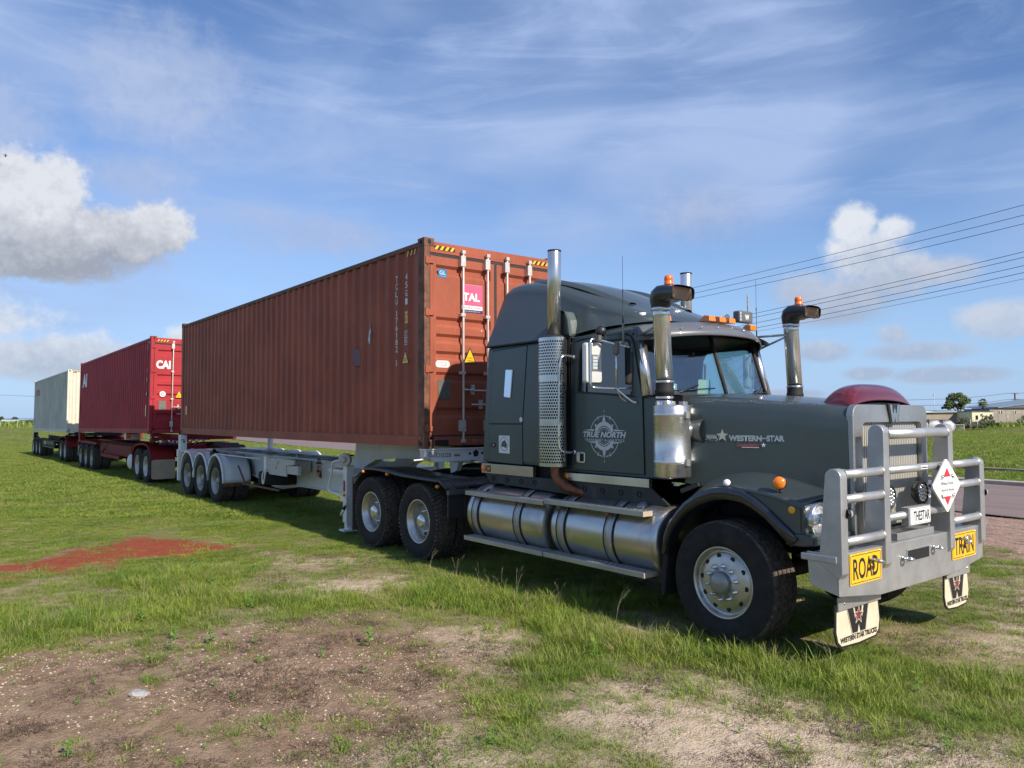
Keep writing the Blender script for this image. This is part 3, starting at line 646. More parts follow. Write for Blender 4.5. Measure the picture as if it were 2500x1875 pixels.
    # landing leg with foot and winding gear
    for s in (-1,1):
        mb=MB(); mb.box(-3.02,-2.88,s*.90-.07,s*.90+.07,.18,1.13); mb.box(-3.00,-2.90,s*.90-.05,s*.90+.05,.10,.2); build('landing_leg',white if s<0 else wtrail,t,mb,bevel=.006)
        mb=MB(); mb.box(-3.06,-2.86,s*.90-.12,s*.90+.12,.04,.07); mb.prism([(-3.04,.07),(-2.88,.07),(-2.92,.2),(-3.0,.2)],'y',s*.9-.03,s*.9+.03); build('landing_foot',white,t,mb,bevel=.004)
        mb=MB(); mb.box(-3.8,-2.9,s*.44,s*.88,.98,1.04) if s>0 else mb.box(-3.8,-2.9,-.88,-.44,.98,1.04); build('leg_bracket',wtrail,t,mb)
    mb=MB(); mb.lathe([(0,-.03),(.105,-.03),(.11,0),(.11,.045),(.09,.05),(0,.05)],(-2.86,-1.0,1.235),(.55,-.83,0),22); mb.lathe([(0.0,.05),(.05,.05),(.05,.075),(0,.08)],(-2.86,-1.0,1.235),(.55,-.83,0),14); build('winding_gear',wdirty,t,mb)
    mb=MB(); mb.tube(smoothpath([(-2.9,-1.08,1.22),(-3.0,-1.16,1.19),(-3.1,-1.14,1.0),(-3.24,-1.12,.79),(-3.22,-1.12,.70),(-2.85,-1.10,.645),(-2.63,-1.1,.60),(-2.63,-1.1,.53),(-2.70,-1.1,.44)],4),.017,8); build('crank_handle',white,t,mb)
    mb=MB(); mb.tube([(-2.70,-1.1,.44),(-2.80,-1.1,.34)],.024,10); build('crank_grip',white,t,mb); mb=MB(); mb.tube([(-2.645,-1.1,.50),(-2.70,-1.1,.44)],.026,10); build('crank_collar',blktrail,t,mb)
    mb=MB(); mb.box(-2.975,-2.935,-.985,-.972,.70,.88); build('reflector',redm,t,mb)
    mb=MB(); mb.lathe([(.028,0),(.028,.012),(0,.02)],(-2.95,-.975,.645),(0,-1,0),14); build('side_marker',orangem,t,mb)
    # toolbox plate, strap, spare wheel
    mb=MB(); mb.prism([(-6.45,1.13),(-5.02,1.13),(-5.02,1.045),(-5.42,1.01),(-5.42,.80),(-6.30,.80),(-6.45,.90)],'y',-1.02,-.98); mb.box(-5.42,-4.88,-1.0,-.93,.855,1.02); mb.box(-6.3,-5.45,-.98,-.5,.86,1.08); build('sliding_bogie_box',wdirty,t,mb,bevel=.006)
    mb=MB()
    for q in ((-5.85,1.06),(-5.95,.97)): mb.lathe([(.045,0),(.045,.012),(.028,.014),(0,.014)],(q[0],-1.021,q[1]),(0,-1,0),14)
    build('pivot_boss',wdirty,t,mb)
    mb=MB(); mb.box(-6.50,-6.38,-1.06,-1.0,.84,1.15); mb.tube(smoothpath([(-6.42,-1.07,.90),(-6.47,-1.09,.80),(-6.49,-1.09,.68),(-6.44,-1.09,.60),(-6.38,-1.09,.68),(-6.34,-1.09,.80),(-6.37,-1.07,.88)],4),.017,7); build('strap',white,t,mb)
    mb=MB(); mb.lathe([(.22,.13),(.40,.14),(.49,.11),(.50,.04),(.50,-.10),(.47,-.14),(.22,-.14)],(-6.75,-.55,.70),(0,0,1),40); build('spare_tyre',rubber,t,mb)
    mb=MB(); mb.box(-7.8,-5.7,-1.06,-1.02,.50,.535); mb.box(-7.3,-7.25,-1.02,-.2,.50,.54); mb.tube([(-8.1,-1.05,.88),(-7.6,-1.05,.50)],.02,6); build('spare_carrier',rust,t,mb)
    mb=MB(); mb.box(-8.55,-8.53,-1.22,-.62,.40,.47); build('mudguard_strip',rust,t,mb)
    for x in (-11.50,-10.37,-9.19):
        axle(t,x,.49,'trail',wtrail); arc_fender(t,x,.49,.60,white,a0=-2,a1=182)
    mb=MB(); mb.box(-12.52,-12.44,-1.22,1.22,.93,1.105); mb.box(-12.45,-12.35,-1.22,-1.10,.30,1.10); mb.box(-12.45,-12.35,1.10,1.22,.3,1.1); build('rear_frame',white,t,mb,bevel=.005)
    for s in (-1,1):
        mb=MB(); mb.box(-12.2,-12.0,s*1.19-.09,s*1.19+.0,1.10,1.50) if s>0 else mb.box(-12.2,-12.0,-1.28+.02,-1.10,1.10,1.50); mb.box(-12.25,-11.6,min(s*.45,s*1.2),max(s*.45,s*1.2),1.06,1.10); p=build('rear_bolster',white,t,mb,bevel=.006)
    mb=MB(); mb.box(-11.998,-11.994,-1.24,-1.16,1.36,1.38); mb.box(-11.998,-11.994,-1.19,-1.155,1.29,1.35); build('bolster_slot',black,t,mb)
    mb=MB(); mb.tube([(-12.3,-.9,1.12),(-9.85,-1.08,1.09),(-6.6,-1.08,1.09)],.016,6); build('air_line_rail',wtrail,t,mb)
    mb=MB(); mb.box(-9.95,-9.70,-1.12,-.98,1.06,1.13); mb.lathe([(.04,0),(.05,.03),(.03,.06),(0,.07)],(-9.85,-1.05,1.13),(0,0,1),12); mb.tube([(-9.9,-1.1,1.05),(-9.8,-1.15,.98)],.015,6); build('valve_block',blktrail,t,mb,bevel=.004)
    mb=MB(); mb.lathe([(.05,0),(.06,.03),(.03,.07),(0,.08)],(-5.6,.6,1.11),(0,0,1),12); mb.tube(smoothpath([(-5.9,.55,1.14),(-5.6,.6,1.13),(-5.2,.58,1.13),(-4.9,.5,1.1)],3),.02,6); build('far_valve',blktrail,t,mb)
    mb=MB(); mb.box(-12.02,-12.0,-1.235,-1.0,.13,.60); build('mud_flap',mat('dusty_flap',(.20,.18,.15),.8,0,0,.2,6),t,mb)
    mb=MB(); mb.prism([(-4.95,.50),(-4.85,.56),(-4.55,.30),(-4.70,.28)],'y',.2,.3); build('stand',blktrail,t,mb)
trailer1()
def trailer2():
    t=thing('skeletal_trailer',(-22,0,0),'dark red skeletal trailer under the crimson container','trailer','skeletal trailers of the road train')
    z0=-.10
    for s in (-1,1):
        mb=MB(); ibeam(mb,s*.45,-28.0,-19.0,1.02,[(-28.0,.8),(-24.6,.62),(-20,.52),(-19.0,.60)]); build('chassis_beam',redtrail,t,mb)
        mb=MB(); mb.prism([(-19.0,.6),(-19.0,1.02),(-18.8,1.44),(-15.4,1.44),(-15.4,1.26),(-17.6,1.24),(-18.3,1.15),(-18.6,.60)],'y',s*.45-.02,s*.45+.02); build('gooseneck',redtrail,t,mb)
    for x in (-27,-25.5,-23,-21.5,-20): 
        mb=MB(); mb.box(x-.03,x+.03,-.44,.44,.9,1.0); build('cross_member',redtrail,t,mb)
    mb=MB(); mb.box(-15.42,-15.22,-1.22,1.22,1.28,1.445); b=build('front_bolster',redtrail,t,mb,bevel=.006)
    text('fleet_number','TRN024',.32,.06,(-15.217,-.55,1.385),FRONT,pinkv,b)
    mb=MB(); mb.box(-15.6,-15.3,-1.26,-1.16,1.34,1.39); mb.box(-15.216,-15.21,-1.16,-1.06,1.37,1.39); build('side_lamp',lensd,b,mb)
    mb=MB(); mb.box(-24.1,-18.7,-1.06,-1.0,.62,1.0); build('side_plate',redtrail,t,mb,bevel=.01)
    mb=MB(); mb.prism([(-24.1,.95),(-22.6,.97),(-24.1,.62)],'y',-1.08,-1.06); build('gusset',redtrail,t,mb)
    mb=MB(); mb.box(-23.2,-19.95,-1.20,-1.10,.52,.64); mb.tube([(-23.1,-1.15,.64),(-23.1,-1.1,.78),(-22.5,-1.0,.86)],.02,6); build('side_guard',redtrail,t,mb,bevel=.006)
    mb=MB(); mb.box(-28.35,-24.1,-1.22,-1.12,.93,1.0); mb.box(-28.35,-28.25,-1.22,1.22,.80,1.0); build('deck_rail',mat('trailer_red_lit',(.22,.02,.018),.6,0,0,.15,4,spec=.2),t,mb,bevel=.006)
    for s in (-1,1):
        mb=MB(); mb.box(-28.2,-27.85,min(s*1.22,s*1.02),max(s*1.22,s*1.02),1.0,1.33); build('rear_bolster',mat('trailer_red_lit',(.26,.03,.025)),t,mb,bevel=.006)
    mb=MB(); mb.box(-28.4,-28.32,-1.2,-1.12,.35,.9); build('rear_reflector_strip',wdirty,t,mb)
    for x in (-27.62,-26.35,-25.07): axle(t,x,.38,'trail',redtrail)
    mb=MB(); mb.box(-18.75,-18.6,-1.27,-.82,1.23,1.48); sgn=build('lamp_box',white,t,mb,bevel=.012)
    decal('lamp_box_print',[[(-.19,.05),(.12,.05),(.12,.09),(-.19,.09)]],signred,(-18.597,-1.045,1.36),FRONT,sgn); decal('lamp_box_lens',[[(-.21,-.10),(-.07,-.10),(-.07,.03),(-.21,.03)]],orangem,(-18.597,-1.045,1.36),FRONT,sgn); decal('lamp_box_print',[[(.03,-.03),(.15,-.03),(.15,-.02),(.03,-.02)]],greyp,(-18.597,-1.045,1.36),FRONT,sgn)
    mb=MB(); mb.box(-18.45,-18.33,-1.08,-.95,.35,1.0); build('landing_leg',redtrail,t,mb)
    mb=MB(); mb.lathe([(0,0),(.16,.02),(.19,.05),(.15,.09),(0,.1)],(-18.38,-1.10,.52),(.35,-.9,0),14); mb.v=[(x,y,(z-.52)*1.35+.52) for x,y,z in mb.v]; build('landing_foot',white,t,mb)
    for i in range(4):
        pts=[(-15.15,-1.05+.16*k+.03*i,1.40-.22*abs(math.sin(k*.8+i))-.02*i) for k in range(9)]
        mb=MB(); mb.tube(smoothpath(pts,5),.014,6); build('air_hose',mat('hose_blue',(.03,.03,.16),.4) if i%2 else mat('hose_red',(.30,.02,.02),.4),t,mb)
    for s in (-1,1):
        mb=MB()
        for k in range(26):
            pass
        pts=[(-14.9+.05*math.cos(a*.9),-1.15+.045*a*.35,1.22+.07*math.sin(a*.9)) for a in range(0,46)]
        mb.tube([(x,y+ (0 if s<0 else .25),z) for x,y,z in pts],.011,6); build('coiled_hose',mat('hose_blue',(.03,.03,.16),.4) if s<0 else mat('hose_red',(.30,.02,.02),.4),t,mb)
    t.location.z=0
    return t
trailer2()
def dolly(x1,x2,zc,m,label,flap,kind,loc):
    t=thing('converter_dolly',loc,label,'dolly','converter dollies between the trailers')
    for x in (x1,x2): axle(t,x,zc,kind,m)
    mb=MB()
    for s in (-1,1): mb.box(x1-.8,x2+.8,s*.45-.05,s*.45+.05,zc+.35,zc+.55)
    mb.box(x1-.7,x2+.7,-.4,.4,zc+.50,zc+.56); build('frame',m,t,mb,bevel=.01)
    mb=MB(); mb.lathe([(0,0),(.5,0),(.5,.04),(.2,.07),(0,.07)],((x1+x2)/2,0,zc+.58),(0,0,1),28); build('turntable',blktrail,t,mb)
    mb=MB(); mb.prism([(-.45,zc+.1),(-.05,zc-.05),(.05,zc-.05),(.45,zc+.1),(.45,zc+.2),(0,zc+.1),(-.45,zc+.2)],'x',x2+.7,x2+.9); mb.tube([(x2+.75,-.4,zc+.15),(x2+2.3,0,zc+.12)],.06,8).tube([(x2+.75,.4,zc+.15),(x2+2.3,0,zc+.12)],.06,8); build('drawbar',m,t,mb)
    for s in (-1,1):
        prof=[(x1-.62,zc-.12),(x1-.58,zc+.25),(x1-.36,zc+.55),(x1+.2,zc+.66),(x2-.1,zc+.68),(x2+.35,zc+.60),(x2+.62,zc+.42),(x2+.74,zc+.20)]
        P=[(p.x,p.z) for p in smoothpath([(a,0,b) for a,b in prof],4)]
        y0,y1=(-1.235,-.56) if s<0 else (.56,1.235)
        mb=MB(); mb.loft([[(a,y0,b-.05),(a,y0,b),(a,y1,b)] for a,b in P],smooth=False); o=build('mudguard',m,t,mb,recalc=False,solid=.012)
        if flap:
            mb=MB(); pl=rrect(y0+.02,y1-.0,zc-.35,zc+.22,.06); mb.prism(pl,'x',x2+.73,x2+.745); build('mud_flap',mat('tan_mud_flap',(.42,.33,.23),.55,.15,.1,.1,3,dirt=.3),t,mb,bevel=.003)
    return t
d=dolly(-17.13,-16.0,.49,redtrail,'dark red dolly with square tan mud flap just behind the white trailer',True,'traillight',(-16.5,0,0))
mb=MB(); mb.box(-14.6,-14.45,.3,1.05,.95,1.10); mb.box(-14.6,-14.45,-.45,0.1,.98,1.15); build('toolbox',redtrail,d,mb,bevel=.02)
mb=MB(); mb.prism([(-14.4,1.12),(-14.1,1.20),(-13.8,1.10),(-13.6,1.16),(-13.3,1.06),(-14.4,1.0)],'y',.2,.9); build('tarp_bundle',blktrail,d,mb)
def trailer3():
    t=thing('skeletal_trailer',(-38,0,0),'black skeletal trailer with yellow writing under the cream container','trailer','skeletal trailers of the road train')
    for s in (-1,1):
        mb=MB(); ibeam(mb,s*.45,-44.3,-35.0,.95,[(-44.3,.7),(-40,.5),(-35.0,.5)]); mb.prism([(-35.0,.5),(-35.,.95),(-34.6,1.26),(-31.2,1.26),(-31.2,1.1),(-34.2,1.05),(-34.6,.5)],'y',s*.45-.02,s*.45+.02); build('chassis_beam',blktrail,t,mb)
    mb=MB(); mb.box(-44.6,-31.0,-1.18,-1.12,.78,.83); build('deck_rail',blktrail,t,mb)
    mb=MB(); mb.box(-31.25,-31.05,-1.2,1.2,1.12,1.265); b=build('front_bolster',blktrail,t,mb); 
    mb=MB(); mb.box(-31.045,-31.035,-1.12,-.95,1.14,1.18); mb.box(-31.045,-31.035,-.7,-.5,1.17,1.21); build('side_lamp',lensd,b,mb)
    for s in (-1,1):
        mb=MB(); mb.box(-44.5,-44.1,min(s*1.2,s*1.0),max(s*1.2,s*1.0),.8,1.12); mb.tube([(-44.0,s*1.1,1.0),(-42.8,s*1.1,.83)],.04,6); build('rear_bolster',blktrail,t,mb)
    mb=MB(); mb.box(-40.35,-36.0,-1.15,-1.09,.42,.82); sp=build('side_board',blktrail,t,mb)
    decal('side_board_print',[[(0.0,.12),(1.0,.12),(1.0,.30),(0,.30)]],mat('sign_yellow_dull',(.45,.38,.05)),(-40.15,-1.153,.42),SIDE,sp); text('side_board_words','FIGLIOMENI',2.3,.16,(-37.6,-1.153,.66),SIDE,mat('sign_yellow_dull',(.45,.38,.05)),sp)
    mb=MB(); mb.box(-40.5,-36.0,-1.17,-1.15,.40,.43); mb.box(-40.5,-40.36,-1.18,-1.1,.40,.84); build('side_board_edge',greyp,sp,mb)
    for x in (-44.2,-42.8,-41.3): axle(t,x,.29,'traillight',blktrail)
    mb=MB(); mb.box(-34.1,-33.9,-1.0,-.9,.1,.8); mb.tube([(-35.5,-1.0,.35),(-34.2,-1.0,.33)],.05,6); build('landing_leg',blktrail,t,mb)
trailer3()
dolly(-33.3,-32.0,.42,redtrail,'dusty dark red dolly under the front of the cream container',False,'traillight',(-32.6,0,0))
# ------------------------------------------------------------------ the truck
TK=thing('prime_mover_truck',(3,0,0),'dark slate bonneted truck with sleeper cab, silver bull bar and yellow road train signs','truck')
def B(name,m,mb,parent=TK,**k): return build(name,m,parent,mb,**k)
# chassis
for s in (-1,1):
    mb=MB(); mb.box(-2.0,5.5,s*.43-.04,s*.43+.04,.72,.98); B('chassis_rail',blktrail,mb)
mb=MB(); mb.lathe([(0,0),(.48,0),(.48,.05),(.30,.08),(0,.08)],(-.9,0,1.06),(0,0,1),30); mb.box(-1.4,-.3,-.4,.4,.98,1.06); B('turntable',blktrail,mb)
mb=MB(); mb.box(.5,4.2,-.42,.42,.75,1.12); mb.box(4.2,5.5,-.38,.38,.75,1.15); B('engine_block',black,mb)
for x,k,z in ((4.83,'front',.525),(-1.54,'drive',.515),(-.17,'drive',.515)):
    for s in (-1,1):
        wheel(TK,(x,s*1.20,z),k,s,0)
    mb=MB(); mb.tube([(x,-.9,z),(x,.9,z)],.08,12); B('axle',blktrail,mb)
# ---- drive axle guards: a flat sheet that dips over each wheel, ladder frame and quarter flap in front
for s in (-1,1):
    y0,y1=s*1.25,s*.62
    pts=[(-1.98,0,1.02),(-1.70,0,1.150),(-1.30,0,1.168),(-.95,0,1.152),(-.60,0,1.125),(-.26,0,1.115),(.10,0,1.108),(.40,0,1.104)]
    P=smoothpath(pts,5); mb=MB(); mb.loft([[(p.x,y0,p.z-.02),(p.x,y0,p.z),(p.x,(y0+y1)/2,p.z+.012),(p.x,y1,p.z)] for p in P]); B('mudguard',mat('dusty_black_guard',(.035,.034,.034),.45,0,.1,.3,4,dirt=.5,dirtcol=(.16,.14,.12)),mb,solid=.010,recalc=False)
    mb=MB(); mb.loft([[(.40,y0,1.10),(.40,s*.5,1.13)],[(.48,y0,1.06),(.50,s*.5,1.10)],[(.60,y0,1.00),(.62,s*.5,1.03)]]); 
    for k in range(5):
        yy=y0+(s*.55-y0)*k/4*.95; mb.tube([(.42,yy,1.115),(.62,yy,1.01)],.018,6)
    B('guard_ladder',mat('dusty_black_guard',(.035,.034,.034)),mb,recalc=False,solid=.006)
    mb=MB(); mb.obox((.62,s*.90,1.045),(0,1,0),(1,0,0),(0,0,1),.70,.02,.015); mb.box(.60,.66,min(y0,s*.5),max(y0,s*.5),.935,1.0); B('guard_crossbar',mat('guard_bar_grey',(.10,.105,.10),.5,.3,0,.2,5,dirt=.3),mb,bevel=.006)
    mb=MB(); mb.box(.59,.61,min(y0+.02*(-s),s*.72),max(y0+.02*(-s),s*.72),.63,.94); mb.box(.61,.625,min(s*.98,s*.96),max(s*.98,s*.96),.66,.93); B('quarter_flap',mat('dusty_black_guard',(.035,.034,.034)),mb,bevel=.006)
    for x,z in ((-1.70,1.115),(-.955,1.115),(.40,1.03)):
        mb=MB(); mb.lathe([(.022,-.02),(.024,.01),(.018,.02),(0,.024)],(x,s*1.262,z),(0,s,0),12); B('side_marker',orangem,mb)
    mb=MB(); mb.prism([(-2.12,1.0),(-1.95,1.05),(-1.75,1.12),(-2.05,.90),(-2.12,.9)],'y',min(s*.62,s*1.24),max(s*.62,s*1.24)); B('guard_tail',mat('dusty_black_guard',(.035,.034,.034)),mb)
    mb=MB(); mb.box(-2.11,-2.09,min(s*.62,s*1.24),max(s*.62,s*1.24),.18,.95); B('rear_flap',mat('dirty_brown_flap',(.05,.035,.028),.9,0,0,.5,8,dirt=.7,dirtcol=(.13,.09,.06)),mb)
# ---- fuel tanks with straps, filler and tread-plate steps
def tank(x0,x1,straps,caps):
    for s in (-1,1):
        zc,yc,r=.755,-.925,.345
        mb=MB(); prof=[(0,0),(r-.12,0),(r-.05,.012),(r-.012,.04),(r,.085),(r,x1-x0-.085),(r-.012,x1-x0-.04),(r-.05,x1-x0-.012),(r-.12,x1-x0),(0,x1-x0)]
        mb.lathe(prof,(x0,s*-1*yc if s>0 else yc,zc),(1,0,0),56); tk=B('fuel_tank',galv,mb)
        for q in straps:
            mb=MB(); w=.052; mb.lathe([(r+.004,-w),(r+.010,-w+.002),(r+.010,w-.002),(r+.004,w)],(q,-s*yc if s>0 else yc,zc),(1,0,0),56); B('tank_strap',alu,mb,parent=tk)
            for e in (-w-.008,w+.008):
                mb=MB(); mb.lathe([(r+.001,-.009),(r+.010,-.009),(r+.010,.009),(r+.001,.009)],(q+e,-s*yc if s>0 else yc,zc),(1,0,0),56); B('strap_rubber',black,mb,parent=tk)
            mb=MB(); yy=(yc if s<0 else -yc)+s*.34; mb.box(q-.03,q+.03,yy-.03,yy+.03,.97,1.01); mb.tube([(q-.05,yy,.99),(q+.05,yy,.99)],.012,6); B('strap_bolt',rust,mb,parent=tk)
        if s<0:
            for q in caps:
                mb=MB(); d=(0,-.45,.9); mb.lathe([(.055,0),(.055,.02),(.045,.028),(.02,.03),(0,.03)],(q,yc-.13,zc+.31),d,10,False); B('filler_cap',alu,mb,parent=tk)
tank(1.04,2.50,(1.265,2.085),(1.30,)); tank(2.62,4.14,(2.83,3.535),(3.80,))
for s in (-1,1):
    for (x0,x1,z,ya,yb) in ((1.10,2.575,1.035,-1.30,-1.17),(2.60,4.02,1.055,-1.30,-1.17),(1.10,2.575,.492,-1.32,-1.12),(2.60,4.04,.495,-1.32,-1.12)):
        y0,y1=(ya,yb) if s<0 else (-yb,-ya)
        mb=MB(); mb.box(x0,x1,y0,y1,z-.052,z); st=B('step',alu,mb,bevel=.005)
        if s<0:
            mb=MB(); n=int((x1-x0)/.035)
            for i in range(n):
                for j in range(3 if yb>-1.15 else 2):
                    xx=x0+.03+i*.0345; yy=y0+.035+j*.05
                    mb.obox((xx,yy,z+.001),(1,.6*(1 if (i+j)%2 else -1),0),(-.6*(1 if (i+j)%2 else -1),1,0),(0,0,1),.026,.008,.006)
            B('tread_pattern',alu,mb,parent=st)
            mb=MB(); mb.box(x1,x1+.004,y0,y1,z-.05,z-.002); B('end_cap',mat('pale_tan_cap',(.52,.42,.33),.6,.2,0,.1,5),mb,parent=st)  # pale tan plate on the forward end of the step
for x in (1.5,2.3,2.9,3.8):
    mb=MB(); mb.box(x-.03,x+.03,-1.2,-.6,.40,.44); B('step_bracket',blktrail,mb)
# ---- sleeper box
S=-1.035
mb=MB()
prof=[(1.205,2.80),(1.17,2.45),(1.115,1.9),(1.085,1.37),(2.62,1.37),(2.62,2.80)]
def sidebody(prof,yh,rr,name,m,extra=None):
    """box with the side outline given, vertical edges rounded"""
    mb=MB(); mb.prism(prof,'y',-yh,yh); return B(name,m,mb,bevel=rr)
sl=sidebody(prof,1.035,.045,'sleeper_body',paint)
mb=MB(); mb.box(1.10,2.62,-.95,.95,1.12,1.372); B('sleeper_floor',blktrail,mb)
# roof seam band
mb=MB(); mb.prism([(1.20,2.797),(2.72,2.797),(2.72,2.818),(1.195,2.818)],'y',-1.048,1.048); B('roof_seal',seal,mb,parent=sl,bevel=.003)
# locker doors as proud panels with shut lines
for nm,pl in (('bunk_window_panel',[(1.335,2.745),(1.245,1.86),(1.905,1.86),(2.0,2.765)]),('locker_door',[(1.250,1.840),(1.262,1.39),(1.908,1.38),(1.905,1.845)])):
    for s in (-1,1):
        mb=MB(); mb.prism(pl,'y',min(s*1.0362,s*1.0405),max(s*1.0362,s*1.0405)); p=B(nm,paint,mb,parent=sl,bevel=.002)
        c=Vector((sum(a for a,b in pl)/4,0,sum(b for a,b in pl)/4)); 
        mb=MB(); big=[(c.x+(a-c.x)*1.025,c.z+(b-c.z)*1.018) for a,b in pl]; mb.prism(big,'y',min(s*1.034,s*1.0370),max(s*1.034,s*1.0370)); B('shut_line',black,mb,parent=sl)
pl=[(1.600,2.50),(1.610,2.508),(1.735,2.500),(1.743,2.488),(1.700,2.175),(1.688,2.163),(1.575,2.175),(1.563,2.188)]
mb=MB(); mb.prism(pl,'y',-1.052,-1.036); w=B('sleeper_window',chrome,mb,parent=sl,bevel=.004)
c=(1.653,2.335); mb=MB(); mb.prism([(c[0]+(a-c[0])*.86,c[1]+(b-c[1])*.94) for a,b in pl],'y',-1.0545,-1.052); B('window_pane',mat('mirror_pane',(.60,.68,.80),.03,1.),mb,parent=sl)
decal('round_sticker',[[(-.107,-.103),(.107,-.107),(.107,.107),(-.107,.107)]],decalw,(1.56,-1.0425,1.605),SIDE,sl); decal('round_sticker_ring',ringseg(.078,.084,0,360,24)+ringseg(.022,.036,0,360,16),blackv,(1.56,-1.0432,1.612),SIDE,sl)
decal('round_sticker_map',[[(-.062,-.005),(-.03,.035),(.0,.035),(.01,.055),(.03,.03),(.06,-.01),(.05,-.045),(.02,-.05),(-.01,-.03),(-.05,-.045)]],greyp,(1.56,-1.0428,1.612),SIDE,sl)
for q,w_ in (((1.885,1.905),.03),):
    decal('scuffed_latch',[star(0,0,.035,.7,90,6)],decalw,(q[0],-1.0425,q[1]),SIDE,sl)
mb=MB(); mb.box(1.285,1.375,-1.050,-1.0405,1.565,1.620); lk=B('lock',darkpl,mb,parent=sl,bevel=.004); mb=MB(); mb.lathe([(.012,0),(.012,.004),(0,.004)],(1.355,-1.05,1.592),(0,-1,0),10); B('key_barrel',chrome,mb,parent=sl)
# polished trim and skirt
for s in (-1,1):
    yA,yB=(-1.052,-1.0) if s<0 else (1.0,1.052)
    mb=MB(); mb.box(1.10,2.115,yA,yB,1.243,1.362); tr=B('lower_trim',mat('trim_steel_warm',(.46,.42,.37),.28,.9,0,.12,3),mb,bevel=.004)
    mb=MB(); mb.box(2.64,3.875,yA,yB,1.247,1.332); tr2=B('lower_trim',stain,mb,bevel=.004)
    mb=MB(); mb.prism([(1.14,1.243),(3.88,1.247),(4.1,1.10),(3.9,1.06),(1.25,1.13)],'y',min(s*1.0,s*1.03),max(s*1.0,s*1.03)); B('skirt',mat('skirt_dark',(.035,.04,.04),.5,.3,0,.2,4,dirt=.4),mb,bevel=.004)
    for x in (1.32,1.60,1.87,2.12,2.95,3.22,3.48,3.73):
        zz=1.185 if x<2.5 else 1.175
        mb=MB(); mb.lathe([(.030,0),(.030,.006),(.024,.006),(.022,-.004),(0,-.004)],(x,s*1.031,zz),(0,s,0),14); B('skirt_hole',black,mb)
    if s<0:
        mb=MB(); mb.lathe([(.042,0),(.042,.012),(.036,.016),(0,.018)],(1.155,-1.052,1.302),(0,-1,0),18); B('marker_lamp',orangem,mb)
        mb=MB(); mb.lathe([(.032,0),(.032,.012),(.02,.016),(0,.018)],(2.70,-1.052,1.295),(0,-1,0),18); B('marker_lamp',amberp,mb)
        decal('engine_badge',[[(-.043,-.04),(.043,-.04),(.043,.04),(-.043,.04)]],blackv,(1.255,-1.0535,1.300),SIDE,TK); text('engine_badge_letters','CAT',.066,.04,(1.255,-1.0545,1.300),SIDE,mat('badge_yellow',(.65,.5,.05)),TK,bold=.05)
# roof fairing
def superell(hw,zb,zt,x0,k,n=15,e=2.6,yc=0):
    pts=[]
    for i in range(n+1):
        t=math.pi*i/n; c,s_=math.cos(t),math.sin(t)
        y=-hw*(abs(c)**(2/e))*(1 if c>=0 else -1); z=zb+(zt-zb)*(abs(s_)**(2/e)); pts.append((x0+k*(z-zb),y,z))
    return pts
def fsec(x0,k,hw,zb,zs,lean,zt,rnd,n=9):
    """half section: leaning side from the base to the shoulder, rounded corner, then a crowned top"""
    ys=hw-lean; P=[(hw,zb),(hw-lean*.33,zb+(zs-zb)*.33),(hw-lean*.66,zb+(zs-zb)*.66),(ys,zs)]
    for i in range(1,n+1):
        a=math.pi/2*i/n; P.append((ys-rnd+rnd*math.cos(a) if i<n else ys-rnd, zs+(min(rnd*.75,max(.001,(zt-zs)*.75)))*math.sin(a)))
    y0,z0=P[-1]
    for i in range(1,6):
        t=i/5; P.append((y0*(1-t),z0+(zt-z0)*math.sin(t*math.pi/2)))
    L=[(x0+k*(z-zb),-y,z) for y,z in P]; return L+[(a_,-b_,c_) for a_,b_,c_ in reversed(L[:-1])]
secs=[]
for (x0,k,hw,zb,zs,lean,zt,rnd) in [(1.225,.03,1.03,2.818,2.90,.03,3.0,.2),(1.208,.05,1.045,2.818,3.15,.14,3.40,.20),(1.206,.055,1.045,2.818,3.34,.22,3.56,.18),(1.215,.06,1.045,2.818,3.42,.245,3.625,.18),(1.26,.07,1.045,2.818,3.45,.25,3.665,.20),(1.40,.07,1.045,2.818,3.45,.24,3.680,.22),(1.65,.05,1.045,2.818,3.43,.23,3.665,.24),(1.95,.03,1.045,2.818,3.39,.21,3.62,.26),(2.22,.0,1.045,2.818,3.34,.19,3.55,.28),(2.36,0,1.02,2.818,3.28,.17,3.51,.28),(2.50,0,.975,2.818,3.22,.14,3.465,.28),(2.66,0,.955,2.83,3.16,.12,3.405,.28),(2.85,0,.94,2.86,3.10,.11,3.33,.28),(3.05,0,.90,2.885,3.04,.09,3.245,.26),(3.25,0,.85,2.90,3.00,.08,3.15,.22),(3.42,0,.77,2.91,2.96,.06,3.07,.16),(3.55,0,.62,2.93,2.945,.03,2.99,.08),(3.60,0,.50,2.935,2.938,.02,2.945,.03)]:
    secs.append(fsec(x0,k,hw,zb,zs,lean,zt,rnd))
mb=MB(); mb.loft(secs); rf=B('roof_fairing',paint2,mb,recalc=False,sub=1)
